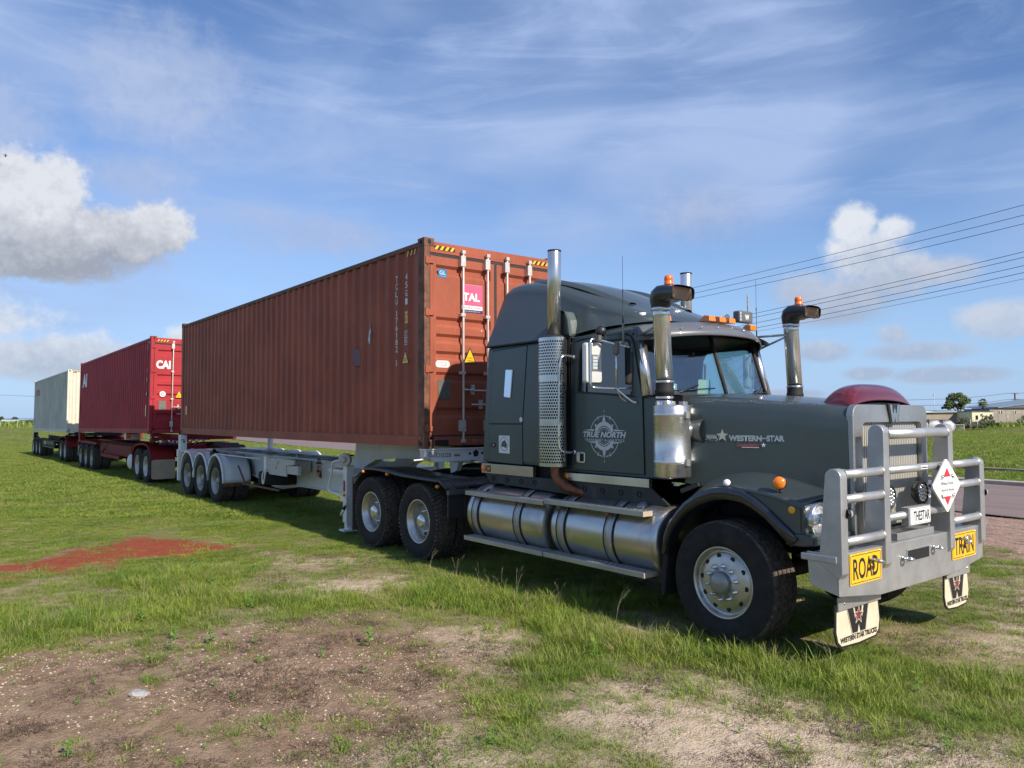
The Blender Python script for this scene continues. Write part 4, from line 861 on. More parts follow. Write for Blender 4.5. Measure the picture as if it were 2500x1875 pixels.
# raised ridge pair along the roof and the cooling dimple
for s in (-1,1):
    mb=MB(); P=smoothpath([(1.7,s*.60,3.62),(2.1,s*.60,3.555),(2.5,s*.58,3.44),(2.9,s*.52,3.28),(3.15,s*.47,3.17)],6)
    mb.loft([[(p.x,p.y-.09,p.z-.035),(p.x,p.y-.045,p.z+.012),(p.x,p.y,p.z+.016),(p.x,p.y+.045,p.z+.010),(p.x,p.y+.09,p.z-.035)] for p in P]); B('roof_ridge',paint2,mb,parent=rf,recalc=False)
    mb=MB(); P=[(2.40,2.82),(2.40,3.0),(2.46,3.08),(2.56,3.11),(2.66,3.10),(2.71,3.0),(2.74,2.82)]
    mb.loft([[(x,s*1.0,z) for x,z in P],[(x+.02,s*1.06,z) for x,z in P]],smooth=False); mb.prism(P,'y',min(s*.88,s*1.035),max(s*.88,s*1.035)); B('fairing_cheek',mat('sunlit_slate_paint',(.10,.125,.12),.4,.2,.5),mb,parent=rf,bevel=.03)  # paler slate: sunlight on this front-facing step is put into the colour
wsg=bpy.data.materials.new('windscreen_glass'); wsg.use_nodes=True
T=NT(wsg.node_tree); T.n.clear(); gl=T.n.new('ShaderNodeBsdfGlossy'); gl.inputs['Roughness'].default_value=.01; tr=T.n.new('ShaderNodeBsdfTransparent'); tr.inputs[0].default_value=(.80,.92,.93,1)
fr=T.n.new('ShaderNodeLayerWeight'); fr.inputs[0].default_value=.5; mx=T.n.new('ShaderNodeMixShader'); T.l.new(T.m('ADD',T.m('MULTIPLY',T.m('POWER',fr.outputs['Facing'],2.5),.8),.12,clamp=True),mx.inputs[0]); T.l.new(tr.outputs[0],mx.inputs[1]); T.l.new(gl.outputs[0],mx.inputs[2]); ou=T.n.new('ShaderNodeOutputMaterial'); T.l.new(mx.outputs[0],ou.inputs[0])
# ---- cab
prof=[(2.62,1.335),(2.62,2.79),(2.70,2.86),(3.62,2.85),(3.76,2.78),(3.90,2.15),(4.16,2.11),(4.16,1.335)]
mb=MB(); mb.prism([(2.62,1.335),(2.62,2.13),(3.83,2.13),(4.14,2.095),(4.14,1.335)],'y',-1.022,1.022); cb=B('cab_body',paint,mb,bevel=.02)
mb=MB()
for s in (-1,1):
    ya,yb=min(s*1.022,s*.96),max(s*1.022,s*.96)
    mb.box(2.62,2.775,ya,yb,2.10,2.80); mb.box(2.62,3.70,ya,yb,2.745,2.80); mb.prism([(3.70,2.80),(3.64,2.76),(3.80,2.13),(3.86,2.13)],'y',ya,yb)
B('cab_frame',paint,mb,parent=cb,bevel=.006)
mb=MB(); mb.box(2.622,2.66,-.95,.95,1.9,2.80); mb.box(2.65,3.72,-.955,.955,2.78,2.80); B('cab_lining',cinter,mb,parent=cb)
def ringplate(inn,out,y0,y1):
    n=len(inn); mb=MB(); V=[(a,y0,b) for a,b in out]+[(a,y0,b) for a,b in inn]+[(a,y1,b) for a,b in out]+[(a,y1,b) for a,b in inn]; F=[]
    for i in range(n):
        j=(i+1)%n; F+=[(i,j,n+j,n+i),(2*n+i,3*n+i,3*n+j,2*n+j),(i,2*n+i,2*n+j,j),(n+i,n+j,3*n+j,3*n+i)]
    mb.add(V,F,False); return mb
# roof skin
secs=[]
for x,zt,hw in ((2.62,2.90,1.0),(2.9,2.925,1.0),(3.3,2.925,1.0),(3.6,2.91,.99),(3.78,2.87,.97),(3.90,2.82,.94)):
    secs.append([(x,y*hw,2.76+(zt-2.76)*(1-abs(y)**6)) for y in np.linspace(-1.03,1.03,25)])
mb=MB(); mb.loft(secs); B('cab_roof',paint,mb,recalc=False)
# door
pl=[(2.80,1.372),(2.755,1.42),(2.755,2.62),(2.80,2.735),(2.93,2.765),(3.56,2.770),(3.64,2.735),(3.68,2.65),(3.73,2.37),(3.785,2.10),(3.80,1.372)]
for s in (-1,1):
    wp=[(2.872,2.205),(2.905,2.62),(2.955,2.70),(3.10,2.712),(3.52,2.712),(3.60,2.69),(3.645,2.62),(3.662,2.40),(3.635,2.150)]
    wo=[(2.755,2.20),(2.755,2.62),(2.80,2.735),(3.10,2.767),(3.52,2.770),(3.64,2.735),(3.68,2.65),(3.73,2.37),(3.785,2.12)]
    low=[(2.80,1.372),(2.755,1.42),(2.755,2.20),(2.872,2.205),(3.635,2.150),(3.785,2.12),(3.785,2.10),(3.80,1.372)]
    c=(3.27,2.07); sc=lambda P,kx,kz: [(c[0]+(a-c[0])*kx,c[1]+(b-c[1])*kz) for a,b in P]
    B('shut_line',black,ringplate(sc(pl,.97,.97),sc(pl,1.016,1.012),s*1.0215,s*1.0245),parent=cb)
    mb=ringplate(wp,wo,s*1.005,s*1.036); mb.prism(low,'y',min(s*1.005,s*1.036),max(s*1.005,s*1.036)); dr=B('door',paint,mb,bevel=.004)
    cw=(3.27,2.44); B('window_seal',seal,ringplate([(cw[0]+(a-cw[0])*.99,cw[1]+(b-cw[1])*.985) for a,b in wp],[(cw[0]+(a-cw[0])*1.045,cw[1]+(b-cw[1])*1.06) for a,b in wp],s*1.034,s*1.0385),parent=dr)
    mb=MB(); mb.prism(wp,'y',min(s*1.012,s*1.018),max(s*1.012,s*1.018)); B('window',wsg if s>0 else glass,mb,parent=dr)
    if s<0:
        near_door=dr
        mb=MB(); mb.prism(rrect(2.843,2.978,1.448,1.560,.018),'y',-1.048,-1.036); B('door_handle',chrome,mb,parent=dr,bevel=.004)
        mb=MB(); mb.box(2.90,2.960,-1.0495,-1.047,1.462,1.546); B('handle_recess',black,mb,parent=dr)
        mb=MB(); mb.box(2.862,2.90,-1.054,-1.047,1.462,1.548); B('handle_flap',stain,mb,parent=dr,bevel=.003)
# flush panel, recess shade between sleeper guard and door painted into its dark colour
mb=MB(); mb.box(2.56,2.74,-1.034,-1.0,1.37,2.79); B('cab_gap_shade_panel',mat('gap_shade_dark',(.02,.026,.026),.4,.1,.3),mb)
# logo on the door
L=(3.256,-1.0375,1.735)
K=.105
polys=[]
polys+=ringseg(.205,.213,20,84,10)+ringseg(.205,.213,96,160,10)+ringseg(.205,.213,200,264,10)+ringseg(.205,.213,276,340,10)
polys+=ringseg(.108,.150,22,158,16)+ringseg(.108,.150,202,338,16)+ringseg(.088,.098,25,155,14)+ringseg(.088,.098,205,335,14)
for a in range(0,360,6):
    if 30<a%180<150: polys.append([(.066*math.cos(R(a-1)),.066*math.sin(R(a-1))),(.078*math.cos(R(a-1)),.078*math.sin(R(a-1))),(.078*math.cos(R(a+1)),.078*math.sin(R(a+1))),(.066*math.cos(R(a+1)),.066*math.sin(R(a+1)))])
def spike(a,r0,r1,w): 
    ca,sa=math.cos(R(a)),math.sin(R(a)); return [(r0*ca-w*sa,r0*sa+w*ca),(r1*ca,r1*sa),(r0*ca+w*sa,r0*sa-w*ca)]
for a in (90,270): polys.append(spike(a,.145,.232,.026))
for a in (42,138,222,318): polys.append(spike(a,.145,.185,.022))
for a in (65,115,245,295): polys.append(spike(a,.222,.178,.012))
polys+=[[(-.31,.060),(-.15,.072),(-.15,.052)],[(.31,.060),(.15,.072),(.15,.052)],[(-.27,-.058),(-.14,-.076),(-.14,-.058)],[(.27,-.058),(.14,-.076),(.14,-.058)]]
dr_near=near_door
decal('compass_logo',polys,silverv,L,SIDE,dr_near)
text('logo_words','TRUE NORTH',.625,.062,(L[0],L[1]-.0006,L[2]+.016),SIDE,silverv,dr_near,bold=.045,shear=.25); text('logo_words','TRANSPORT & LOGISTICS',.575,.024,(L[0],L[1]-.0006,L[2]-.040),SIDE,silverv,dr_near,bold=.02,spacing=1.15)
text('logo_words','N',.018,.022,(L[0],L[1],L[2]+.258),SIDE,silverv,dr_near); text('logo_words','S',.018,.022,(L[0],L[1],L[2]-.258),SIDE,silverv,dr_near)
# windscreen: two flat panes meeting at a centre bar
def pane(s):
    a=Vector((3.845,s*.955,2.155)); b=Vector((4.005,s*.02,2.155)); c=Vector((3.80,s*.02,2.80)); d=Vector((3.68,s*.90,2.78))
    mb=MB(); n=(b-a).cross(d-a).normalized()*( -1 if s<0 else 1)
    if n.x<0: n=-n
    mb.add([a,b,c,d,a-n*.012,b-n*.012,c-n*.012,d-n*.012],[(0,1,2,3),(7,6,5,4),(0,4,5,1),(1,5,6,2),(2,6,7,3),(3,7,4,0)],False); return mb,(a,b,c,d,n)
# hollow greenhouse: replace the solid upper cab by pillars (front part is open behind the panes)
for s in (-1,1):
    mb,(a,b,c,d,n)=pane(s); ws=B('windscreen',wsg,mb)
    mb=MB(); mb.tube([a+n*.004,d+n*.004],.018,6).tube([a+n*.002,b+n*.002],.014,6).tube([d+n*.002,c+n*.002],.014,6); B('screen_seal',seal,mb,parent=ws)
    # wiper
    p0=a.lerp(b,.22)+n*.05-Vector((0,0,.02)) if s<0 else a.lerp(b,.45)+n*.05-Vector((0,0,.02)); p1=a.lerp(b,.62).lerp(d.lerp(c,.62),.14)+n*.03 if s<0 else a.lerp(b,.12).lerp(d.lerp(c,.12),.13)+n*.03
    q0=a.lerp(b,.28).lerp(d.lerp(c,.28),.05)+n*.02 if s<0 else a.lerp(b,.5).lerp(d.lerp(c,.5),.03)+n*.02; q1=a.lerp(b,.86).lerp(d.lerp(c,.86),.10)+n*.02 if s<0 else a.lerp(b,.02).lerp(d.lerp(c,.02),.06)+n*.02
    mb=MB(); mb.tube([p0,p1],.009,6); mb.tube([q0,q1],.007,6); mb.obox(p0.lerp(p1,.12),p1-p0,n,(p1-p0).cross(n),.10,.03,.022); B('wiper',darkpl,mb)
    mb=MB(); pa=a+Vector((-.02,s*.035,-.02)); pd=d+Vector((-.01,s*.06,.0)); mb.tube([pa+Vector((0,s*.01,0)),pa.lerp(pd,.5)+n*.01,pd],[.056,.048,.042],14); B('screen_pillar',stain,mb)
mb=MB(); mb.tube([(4.015,0,2.15),(3.81,0,2.80)],.021,8); B('centre_bar',seal,mb)
# interior that shows through the glass
mb=MB(); mb.box(3.50,3.86,-.90,.90,1.9,2.16); B('dashboard',cinter,mb,bevel=.03)
mb=MB(); mb.lathe([(.22,-.012),(.232,0),(.22,.012)],(3.42,-.45,2.20),(-.7,0,.7),28); B('steering_wheel',black,mb)
for y in (-.45,.45):
    mb=MB(); mb.box(2.85,3.0,y-.24,y+.24,1.7,2.38); mb.box(2.87,2.98,y-.13,y+.13,2.38,2.56); B('seat',cinter,mb,bevel=.04)
for i,(y,rr_) in enumerate(((-.16,.1),(-.10,.14),(-.05,.2))):
    mb=MB(); mb.obox((3.82-i*.012,y,2.235),(0,1,0),(1,0,.3),(0,.15,1),.13,.004,.17); B('paper_sheet',mat('paper_blue',(.35,.55,.60),.7) if i else mat('paper_cream',(.6,.6,.42),.7),mb)
mb=MB(); mb.obox((3.72,.55,2.175),(0,1,0),(1,0,0),(0,0,1),.30,.16,.02); B('folded_hi_vis_cloth',mat('cloth_orange',(.55,.12,.06),.8),mb)
mb=MB(); mb.lathe([(.04,0),(.045,.1),(.03,.11),(0,.11)],(3.82,-.62,2.16),(0,0,1),14); B('drink_bottle',lensw,mb)
# sun visor
secs=[]
for y in np.linspace(-1.03,1.03,27):
    f=1-(abs(y)/1.03)**2.4; xo=3.72+.40*f; zo=2.690+.075*f; zt=2.83+.085*f; xi=3.64+.16*f
    secs.append([(xi,y,zt),(xi+(xo-xi)*.45,y,zt-.012),(xo-.03,y,zo+.05),(xo,y,zo),(xo-.01,y,zo-.006),(xo-.04,y,zo+.03)])
mb=MB(); mb.loft(secs); vs=B('sun_visor',mat('visor_grey',(.12,.128,.145),.42,.1,.4,.08,2),mb,recalc=False,solid=.006)
for y in np.linspace(-.86,.86,9):
    f=1-(abs(y)/1.03)**2.4; mb=MB(); mb.lathe([(.010,0),(.007,.006),(0,.007)],(3.715+.375*f,y,2.76+.085*f),(.8,0,.5),8); B('rivet',chrome,mb,parent=vs)
for y in (-.72,-.17,.0,.17,.72):
    f=1-(abs(y)/1.03)**2.4; x=3.64+.30*f; z=2.915+.06*f
    mb=MB(); mb.add([(x-.13,y-.03,z-.045),(x-.13,y+.03,z-.045),(x-.09,y-.055,z-.05),(x-.09,y+.055,z-.05),(x+.045,y-.055,z-.055),(x+.045,y+.055,z-.055),(x+.04,y-.05,z+.0),(x+.04,y+.05,z+.0),(x-.03,y-.045,z+.012),(x-.03,y+.045,z+.012)],[(0,1,9,8),(8,9,7,6),(6,7,5,4),(0,8,6,4,2),(1,3,5,7,9),(0,2,4,5,3,1)],False); B('cab_marker_light',orangem,mb,bevel=.006)
mb=MB(); mb.obox((3.93,.42,3.01),(1,0,0),(0,1,0),(0,0,1),.09,.24,.125); hb=B('roof_spotlight',mat('lamp_cover_grey',(.12,.13,.135),.4),mb,bevel=.015); text('cover_letter','W',.075,.055,(3.9765,.43,3.005),FRONT,decalw,hb,bold=.06)
decal('cover_marks',[[(-.11,.02),(-.095,.02),(-.095,.045),(-.11,.045)],[(-.11,-.015),(-.095,-.015),(-.095,.01),(-.11,.01)],[(-.11,-.05),(-.095,-.05),(-.095,-.025),(-.11,-.025)]],decalw,(3.9765,.42,3.01),FRONT,hb)
mb=MB(); mb.lathe([(.012,0),(.03,.16),(.045,.2)],(3.62,.30,2.985),(1,0,.08),16); B('air_horn',chrome,mb)
# ---- exhaust stacks with perforated guards
def stack(s):
    x,y=2.575,s*1.12
    mb=MB(); mb.lathe([(.070,0),(.075,0),(.075,.92),(.070,.93),(.066,.93),(.066,.90)],(x,y,2.84),(0.015,0,1),32); mb.lathe([(.065,-.05),(.065,.0),(.075,.02)],(x,y,2.84),(0,0,1),28); st=B('exhaust_stack',stain,mb)
    mb=MB(); mb.lathe([(.076,.915),(.076,.935),(.068,.935)],(x,y,2.84),(0.015,0,1),28); B('sooty_rim',black,mb,parent=st)
    mb=MB(); mb.lathe([(0,0),(.145,0),(.145,1.38),(.10,1.42),(.065,1.43)],(x,y,1.41),(0,0,1),32); mf=B('muffler',mat('muffler_dark',(.05,.048,.045),.55,.6),mb)
    # perforated guard: half round sheet with real holes
    r0=.178; z0,z1=1.40,2.80; nc=22; cw=math.pi*1.15/nc; rows=44; rh=(z1-z0)/rows
    mb=MB()
    def P(a,z): 
        return (x+r0*1.02*math.sin(a),y+s*(r0*math.cos(a)*.80+.02),z)
    solid_rows=set([0,14,15,29,30,43])
    for r_ in range(rows):
        off=.5 if r_%2 else 0
        for c_ in range(-1,nc+1):
            a0=-math.pi*.575+(c_+off)*cw; a1=a0+cw; a0c=max(a0,-math.pi*.575); a1c=min(a1,math.pi*.575)
            if a1c-a0c<1e-4: continue
            za=z0+r_*rh; zb=za+rh
            hole=(r_ not in solid_rows) and a0c==a0 and a1c==a1 and 2<=c_<nc-2
            if not hole: mb.add([P(a0c,za),P(a1c,za),P(a1c,zb),P(a0c,zb)],[(0,1,2,3)],True); continue
            am,zm=(a0+a1)/2,(za+zb)/2; hr=.39
            outer=[(a1,zm),(a1,zb),(am,zb),(a0,zb),(a0,zm),(a0,za),(am,za),(a1,za)]
            inner=[(am+hr*cw*math.cos(t*math.pi/4),zm+hr*rh*1.0*math.sin(t*math.pi/4)) for t in range(8)]
            vs_=[P(*q) for q in outer]+[P(*q) for q in inner]
            mb.add(vs_,[(k,(k+1)%8,8+(k+1)%8,8+k) for k in range(8)],True)
    g=B('heat_guard',mat('guard_steel',(.56,.56,.54),.24,1.,0,.12,4,rvar=.12),mb,recalc=False)
    mb=MB(); mb.lathe([(.185,-.03),(.185,.02)],(x,y,2.79),(0,0,1),30); 
    mb=MB(); mb.tube(smoothpath([(x+.02,y,1.42),(x+.03,y,1.30),(x+.12,y+.02*(-s),1.20),(x+.28,y-.1*s,1.13),(x+.5,y-.3*s,1.10)],5),.058,14); B('exhaust_elbow',copper,mb)
for s in (-1,1): stack(s)
# ---- air cleaners, intake stacks and snorkel heads with beacons
def intake(s):
    x,y=4.12,s*1.09
    xc=4.185
    mb=MB(); mb.lathe([(0,0),(.16,0),(.172,.012),(.172,.12),(.176,.125),(.176,.16),(.172,.165),(.172,.555),(.176,.56),(.176,.60),(.172,.605),(.172,.655),(.16,.672),(.09,.674),(0,.674)],(xc,y-s*.02,1.372),(0,0,1),44); cn=B('air_cleaner',mat('cleaner_steel',(.62,.62,.60),.28,.9,0,.14,6,rvar=.16,bump=.05,bscale=25),mb)
    mb=MB()
    for a in range(0,360,40): mb.obox((xc+.12*math.cos(R(a)),y-s*.02+.12*math.sin(R(a)),2.06),(math.cos(R(a)),math.sin(R(a)),0),(-math.sin(R(a)),math.cos(R(a)),0),(0,0,1),.05,.02,.03)
    B('cleaner_clamps',alu,mb,parent=cn)
    for z in (1.515,1.95): 
        mb=MB(); mb.box(xc+.165,xc+.195,y-s*.02-.03,y-s*.02+.02,z-.03,z+.03); B('strap_buckle',cream if False else alu2,mb,parent=cn)
    mb=MB(); mb.lathe([(.090,0),(.090,.03),(.082,.04)],(x,y,2.045),(0,0,1),28); B('cleaner_neck',chrome,mb,parent=cn)
    mb=MB(); mb.lathe([(.084,0),(.084,.05),(.090,.055),(.093,.075),(.088,.095),(.084,.10),(.084,.165)],(x,y,2.095),(0,0,1),30); B('rubber_sleeve',black,mb,parent=cn)
    mb=MB()
    for z in (2.10,2.25): mb.lathe([(.086,0),(.091,.004),(.091,.02),(.086,.024)],(x,y,z),(0,0,1),30)
    B('hose_clamp',chrome,mb,parent=cn)
    mb=MB(); top=Vector((x-.035,y,2.955)); bot=Vector((x,y,2.26)); mb.tube([bot,bot.lerp(top,.9),bot.lerp(top,.905),top],[.081,.081,.083,.083],32); it=B('intake_pipe',mat('pipe_aluminium',(.74,.75,.77),.25,.88,0,.1,5,stretch=(1,1,.4),rvar=.12),mb)
    mb=MB(); mb.lathe([(.086,0),(.092,.006),(.092,.028),(.086,.034)],top-Vector((0,0,.02)),(0,0,1),28); B('snorkel_clamp',chrome,mb,parent=it)
    # head: bend then flared rectangular mouth facing forward
    path=[(top.x,2.965,.090,.090,0),(top.x-.002,3.0,.096,.094,2),(top.x+.004,3.035,.105,.104,14),(top.x+.028,3.068,.116,.110,36),(top.x+.072,3.088,.124,.098,60),(top.x+.13,3.092,.132,.078,78),(top.x+.20,3.085,.146,.066,88),(top.x+.262,3.078,.160,.066,94),(top.x+.272,3.078,.162,.068,94)]
    secs=[]
    for (px,pz,hw,hh,an) in path:
        a=R(an); d=Vector((math.sin(a),0,math.cos(a))); u_=Vector((math.cos(a),0,-math.sin(a))); e=2+1.6*min(1,an/80)
        sec=[]
        for k in range(24):
            t=2*math.pi*k/24; c_,s_=math.cos(t),math.sin(t); cy=(abs(c_)**(2/e))*(1 if c_>=0 else -1)*hw; cz=(abs(s_)**(2/e))*(1 if s_>=0 else -1)*hh
            sec.append(Vector((px,y,pz))+Vector((0,cy,0))+u_*cz)
        secs.append(sec)
    mb=MB(); mb.loft(secs,close=True); hd=B('snorkel_head',mat('snorkel_black',(.014,.018,.022),.35,0,.3,.1,3),mb,parent=None if False else it)
    mb=MB(); mx_=top.x+.258
    for i in range(-9,10):
        for q in (1,-1):
            y0=i*.03; mb.tube([(mx_,y+max(-.13,min(.13,y0-q*.058)),3.07-.058),(mx_,y+max(-.13,min(.13,y0+q*.058)),3.07+.058)],.0016,4,cap=False)
    B('snorkel_mesh',mat('mesh_bronze',(.18,.12,.09),.5,.5),mb,parent=it)
    mb=MB(); mb.obox((mx_-.03,y,3.07),(1,0,0),(0,1,0),(0,0,1),.004,.25,.112); B('snorkel_throat',black,mb,parent=it)
    mb=MB(); bx=top.x+.10; mb.lathe([(.050,0),(.050,.035),(.044,.04)],(bx,y,3.135),(0,0,1),24); bb=B('beacon_base',darkpl,mb,parent=it)
    mb=MB(); mb.lathe([(.043,0),(.044,.02),(.041,.024),(.041,.045),(.043,.05),(.040,.075),(.034,.088),(0,.090)],(bx,y,3.172),(0,0,1),28); B('beacon_lens',mat('beacon_orange',(.90,.16,.005),.25,0,.6,spec=.6),mb,parent=it)
    if s>0:
        mb=MB(); mb.tube([(3.78,.84,2.83),(top.x,1.0,2.84)],.013,8).tube([(3.72,1.0,2.70),(top.x,1.03,2.83)],.012,8); B('intake_brace',alu,mb)
    else:
        mb=MB(); mb.tube([(3.66,-.98,2.72),(top.x,-1.02,2.86)],.013,8); B('intake_brace',alu,mb)
    mb=MB(); mb.lathe([(.10,0),(.10,.10),(.06,.15),(0,.15)],(xc+.02,y-s*.10,1.80),(.9,-s*.45,0),26); mb.lathe([(.12,0),(.12,.2)],(xc+.05,y-s*.22,1.80),(1,0,0),20); B('intake_elbow',mat('elbow_grey',(.20,.21,.22),.3,.7),mb,parent=cn)
for s in (-1,1): intake(s)
# ---- bonnet
HD_=[(4.24,.955,2.125,1.32),(4.35,.935,2.120,1.30),(4.6,.885,2.108,1.30),(5.0,.80,2.075,1.20),(5.35,.725,2.045,1.1),(5.60,.672,2.018,.98),(5.695,.650,2.005,.97)]
def hoodsec(x,hw,zt,zb):
    pts=[]; rr_=.12
    pts.append((x,-hw-.004,zb)); pts.append((x,-hw-.002,zb+.35)); pts.append((x,-hw,zt-rr_-.08)); 
    for k in range(7):
        a=R(180-90*k/6); pts.append((x,-hw+rr_+rr_*math.cos(a),zt-rr_+rr_*math.sin(a)))
    for y in np.linspace(-hw+rr_+.06,0,5): pts.append((x,y,zt+.035*(1-(y/(hw-rr_))**2)))
    return pts+[(a,-b,c) for a,b,c in reversed(pts[:-1])]
mb=MB(); secs=[hoodsec(*h) for h in HD_]; mb.loft(secs); bn_=B('bonnet',paint2,mb,recalc=False)
mb=MB(); mb.box(4.13,5.4,-.60,.60,1.25,1.98); mb.box(3.80,4.26,-1.0,1.0,2.05,2.135); B('engine_bay',black,mb)
mb=MB(); secs=[]
for x,z in ((3.82,2.15),(4.0,2.150),(4.15,2.142),(4.26,2.130)): secs.append([(x,y,z+.02*(1-(y)**2)) for y in np.linspace(-.95,.95,15)])
mb.loft(secs); B('cowl',paint,mb,recalc=False)
# badges on the bonnet side: the side plane runs from (4.3,-.945) to (5.69,-.65)
hu=Vector((5.695-4.6,.885-.650,0)).normalized(); HUV=(hu,Vector((0,0,1))); HN=hu.cross(Vector((0,0,1)))
def hp(x,z): # point on the bonnet side at x
    t=(x-4.6)/(5.695-4.6); return Vector((x,-.885+(.235)*t-.006,z))
hs=hp(4.70,1.73)
BS=lambda P,k=.56:[[(a*k,b*k) for a,b in q] for q in P]
decal('model_badge_outline',BS([[(0,-.030),(.22,-.030),(.25,.044),(0.018,.044)],[(.08,-.050),(.20,-.050),(.21,-.03),(.08,-.03)]]),silverv,hp(4.45,1.741),HUV,bn_,thick=.003)
decal('model_badge_face',BS([[(.008,-.024),(.215,-.024),(.238,.037),(.022,.037)],[(.086,-.045),(.197,-.045),(.2,-.028),(.086,-.028)]]),blackv,hp(4.45,1.741)+HN*.0012,HUV,bn_)
text('model_badge_text','M2000',.100,.024,hp(4.45,1.7445)+hu*.066+HN*.002,HUV,silverv,bn_,bold=.02,shear=.15)
decal('star_badge',[star(0,0,.057,.42)],mat('badge_star_silver',(.62,.60,.55),.3,.7),hp(4.614,1.762)+HN*.003,HUV,bn_,thick=.004)
text('maker_badge_letters','WESTERN',.305,.053,hp(4.824,1.741)+HN*.002,HUV,mat('badge_letter_silver',(.42,.50,.52),.35,.5),bn_,bold=.055); text('maker_badge_letters','STAR',.158,.053,hp(5.091,1.743)+HN*.002,HUV,mat('badge_letter_silver',(.42,.50,.52)),bn_,bold=.055)
decal('badge_dash',[[(-.022,-.005),(.022,-.005),(.022,.005),(-.022,.005)]],mat('badge_letter_silver',(.42,.50,.52)),hp(4.994,1.742)+HN*.002,HUV,bn_)
text('script_badge','Constellation',.20,.034,hp(4.845,1.685)+HN*.002,HUV,mat('badge_maroon',(.40,.10,.10),.4),bn_,shear=.3,bold=.02); decal('script_badge_underline',[[(-.055,-.026),(.105,-.026),(.105,-.021),(-.055,-.021)],star(.145,0,.024,.4)],decalw,hp(4.845,1.685)+HN*.002,HUV,bn_)
# wear marks on top edge of the bonnet
P_=[]; rr2=random.Random(4)
for i in range(46):
    a=.0+i*.023+rr2.uniform(-.006,.006); w_=rr2.uniform(.004,.013); h_=rr2.uniform(.004,.012); z_=rr2.uniform(-.014,.014)-.00004*i
    P_.append([(a,z_),(a+w_,z_+h_*.3),(a+w_*.7,z_+h_),(a-.003,z_+h_*.6)])
decal('worn_lettering',[[(a,b*.7) for a,b in q] for q in P_],mat('worn_primer',(.30,.33,.34),.5),hp(4.43,2.088)-HN*.030,((hu+Vector((0,0,-.062))).normalized(),(Vector((0,0,.7))-HN*.7).normalized()),bn_,lift=.006)
mb=MB(); mb.obox(hp(4.30,1.275)+HN*.01,(1,.21,.42),HN,(-.42,0,1),.20,.03,.045); B('bonnet_latch',darkpl,mb,bevel=.006)
# grille
mb=MB(); Z0,Z1=.98,2.02
def gp(y,z): return (5.70+.02*(1-(y/.66)**2),y,z)
out=rrect(-.655,.655,.92,2.03,.09,5); inn=rrect(-.525,.525,.98,1.88,.06,5)
vs_=[(5.715,a,b) for a,b in out]+[(5.725,a,b) for a,b in inn]+[(5.66,a*1.0,b) for a,b in out]+[(5.655,a,b) for a,b in inn]; n=len(out)
mb.add(vs_,[(i,(i+1)%n,n+(i+1)%n,n+i) for i in range(n)]+[(i,2*n+i,2*n+(i+1)%n,(i+1)%n) for i in range(n)]+[(n+i,n+(i+1)%n,3*n+(i+1)%n,3*n+i) for i in range(n)],False)
gs=B('grille_surround',alu,mb,bevel=.006)
mb=MB(); mb.box(5.60,5.62,-.54,.54,.92,1.92); B('radiator',black,mb)
N=46; 
for i in range(N):
    yy=-.515+1.03*(i+.5)/N
    if abs(yy)<.012: continue
    mb=MB() if i%N==0 else mb
for half in (-1,1):
    mb=MB(); q=[]; n_=16
    for i in range(n_):
        a=half*(.012+.505*i/n_); w_=half*.505/n_
        q+=[(5.668,a),(5.684,a+w_*.18),(5.684,a+w_*.58),(5.655,a+w_*.74),(5.655,a+w_*.95)]
    mb.loft([[(x,y,1.0) for x,y in q],[(x,y,1.885) for x,y in q]],smooth=False); B('grille_panel',mat('grille_slat_steel',(.62,.60,.54),.4,.35,0,.08,4),mb,parent=gs,recalc=False)
def W_poly(w,h):
    return [[(-w,h),(-w*.60,h),(-w*.30,-h*.30),(-w*.18,h*.15),(-w*.32,h*.62) if False else (-w*.10,h*.55),(w*.10,h*.55),(w*.18,h*.15),(w*.30,-h*.30),(w*.60,h),(w,h),(w*.55,-h),(w*.12,-h),(0,-h*.35),(-w*.12,-h),(-w*.55,-h)]]
decal('maker_emblem_plate',[[(-.105,.085),(.105,.085),(.065,-.085),(-.065,-.085)]],mat('emblem_dark',(.06,.06,.065),.3,.6),(5.735,0,1.955),FRONT,gs,thick=.02); decal('maker_emblem',W_poly(.085,.075),chrome,(5.741,0,1.955),FRONT,gs,thick=.006); decal('maker_emblem_star',[star(0,0,.05,.4)],chrome,(5.738,0,1.945),FRONT,gs,thick=.003)
# dark red bug deflector on the bonnet nose
secs=[]
for i in range(25):
    t=-1+2*i/24; y=t*.53; hgt=.155*(1-abs(t)**5)**.5 if abs(t)<1 else 0
    zb=2.035-.02*abs(t)**3+.03*(1-t*t); pr=[(5.36,.0),(5.37,.45),(5.42,.90),(5.50,1.0),(5.58,.92),(5.63,.5),(5.65,0.0)]
    secs.append([(x,y,zb+hgt*f) for x,f in pr])
mb=MB(); mb.loft(secs); B('bonnet_deflector',crimson,mb,recalc=False,solid=.006,sub=1)
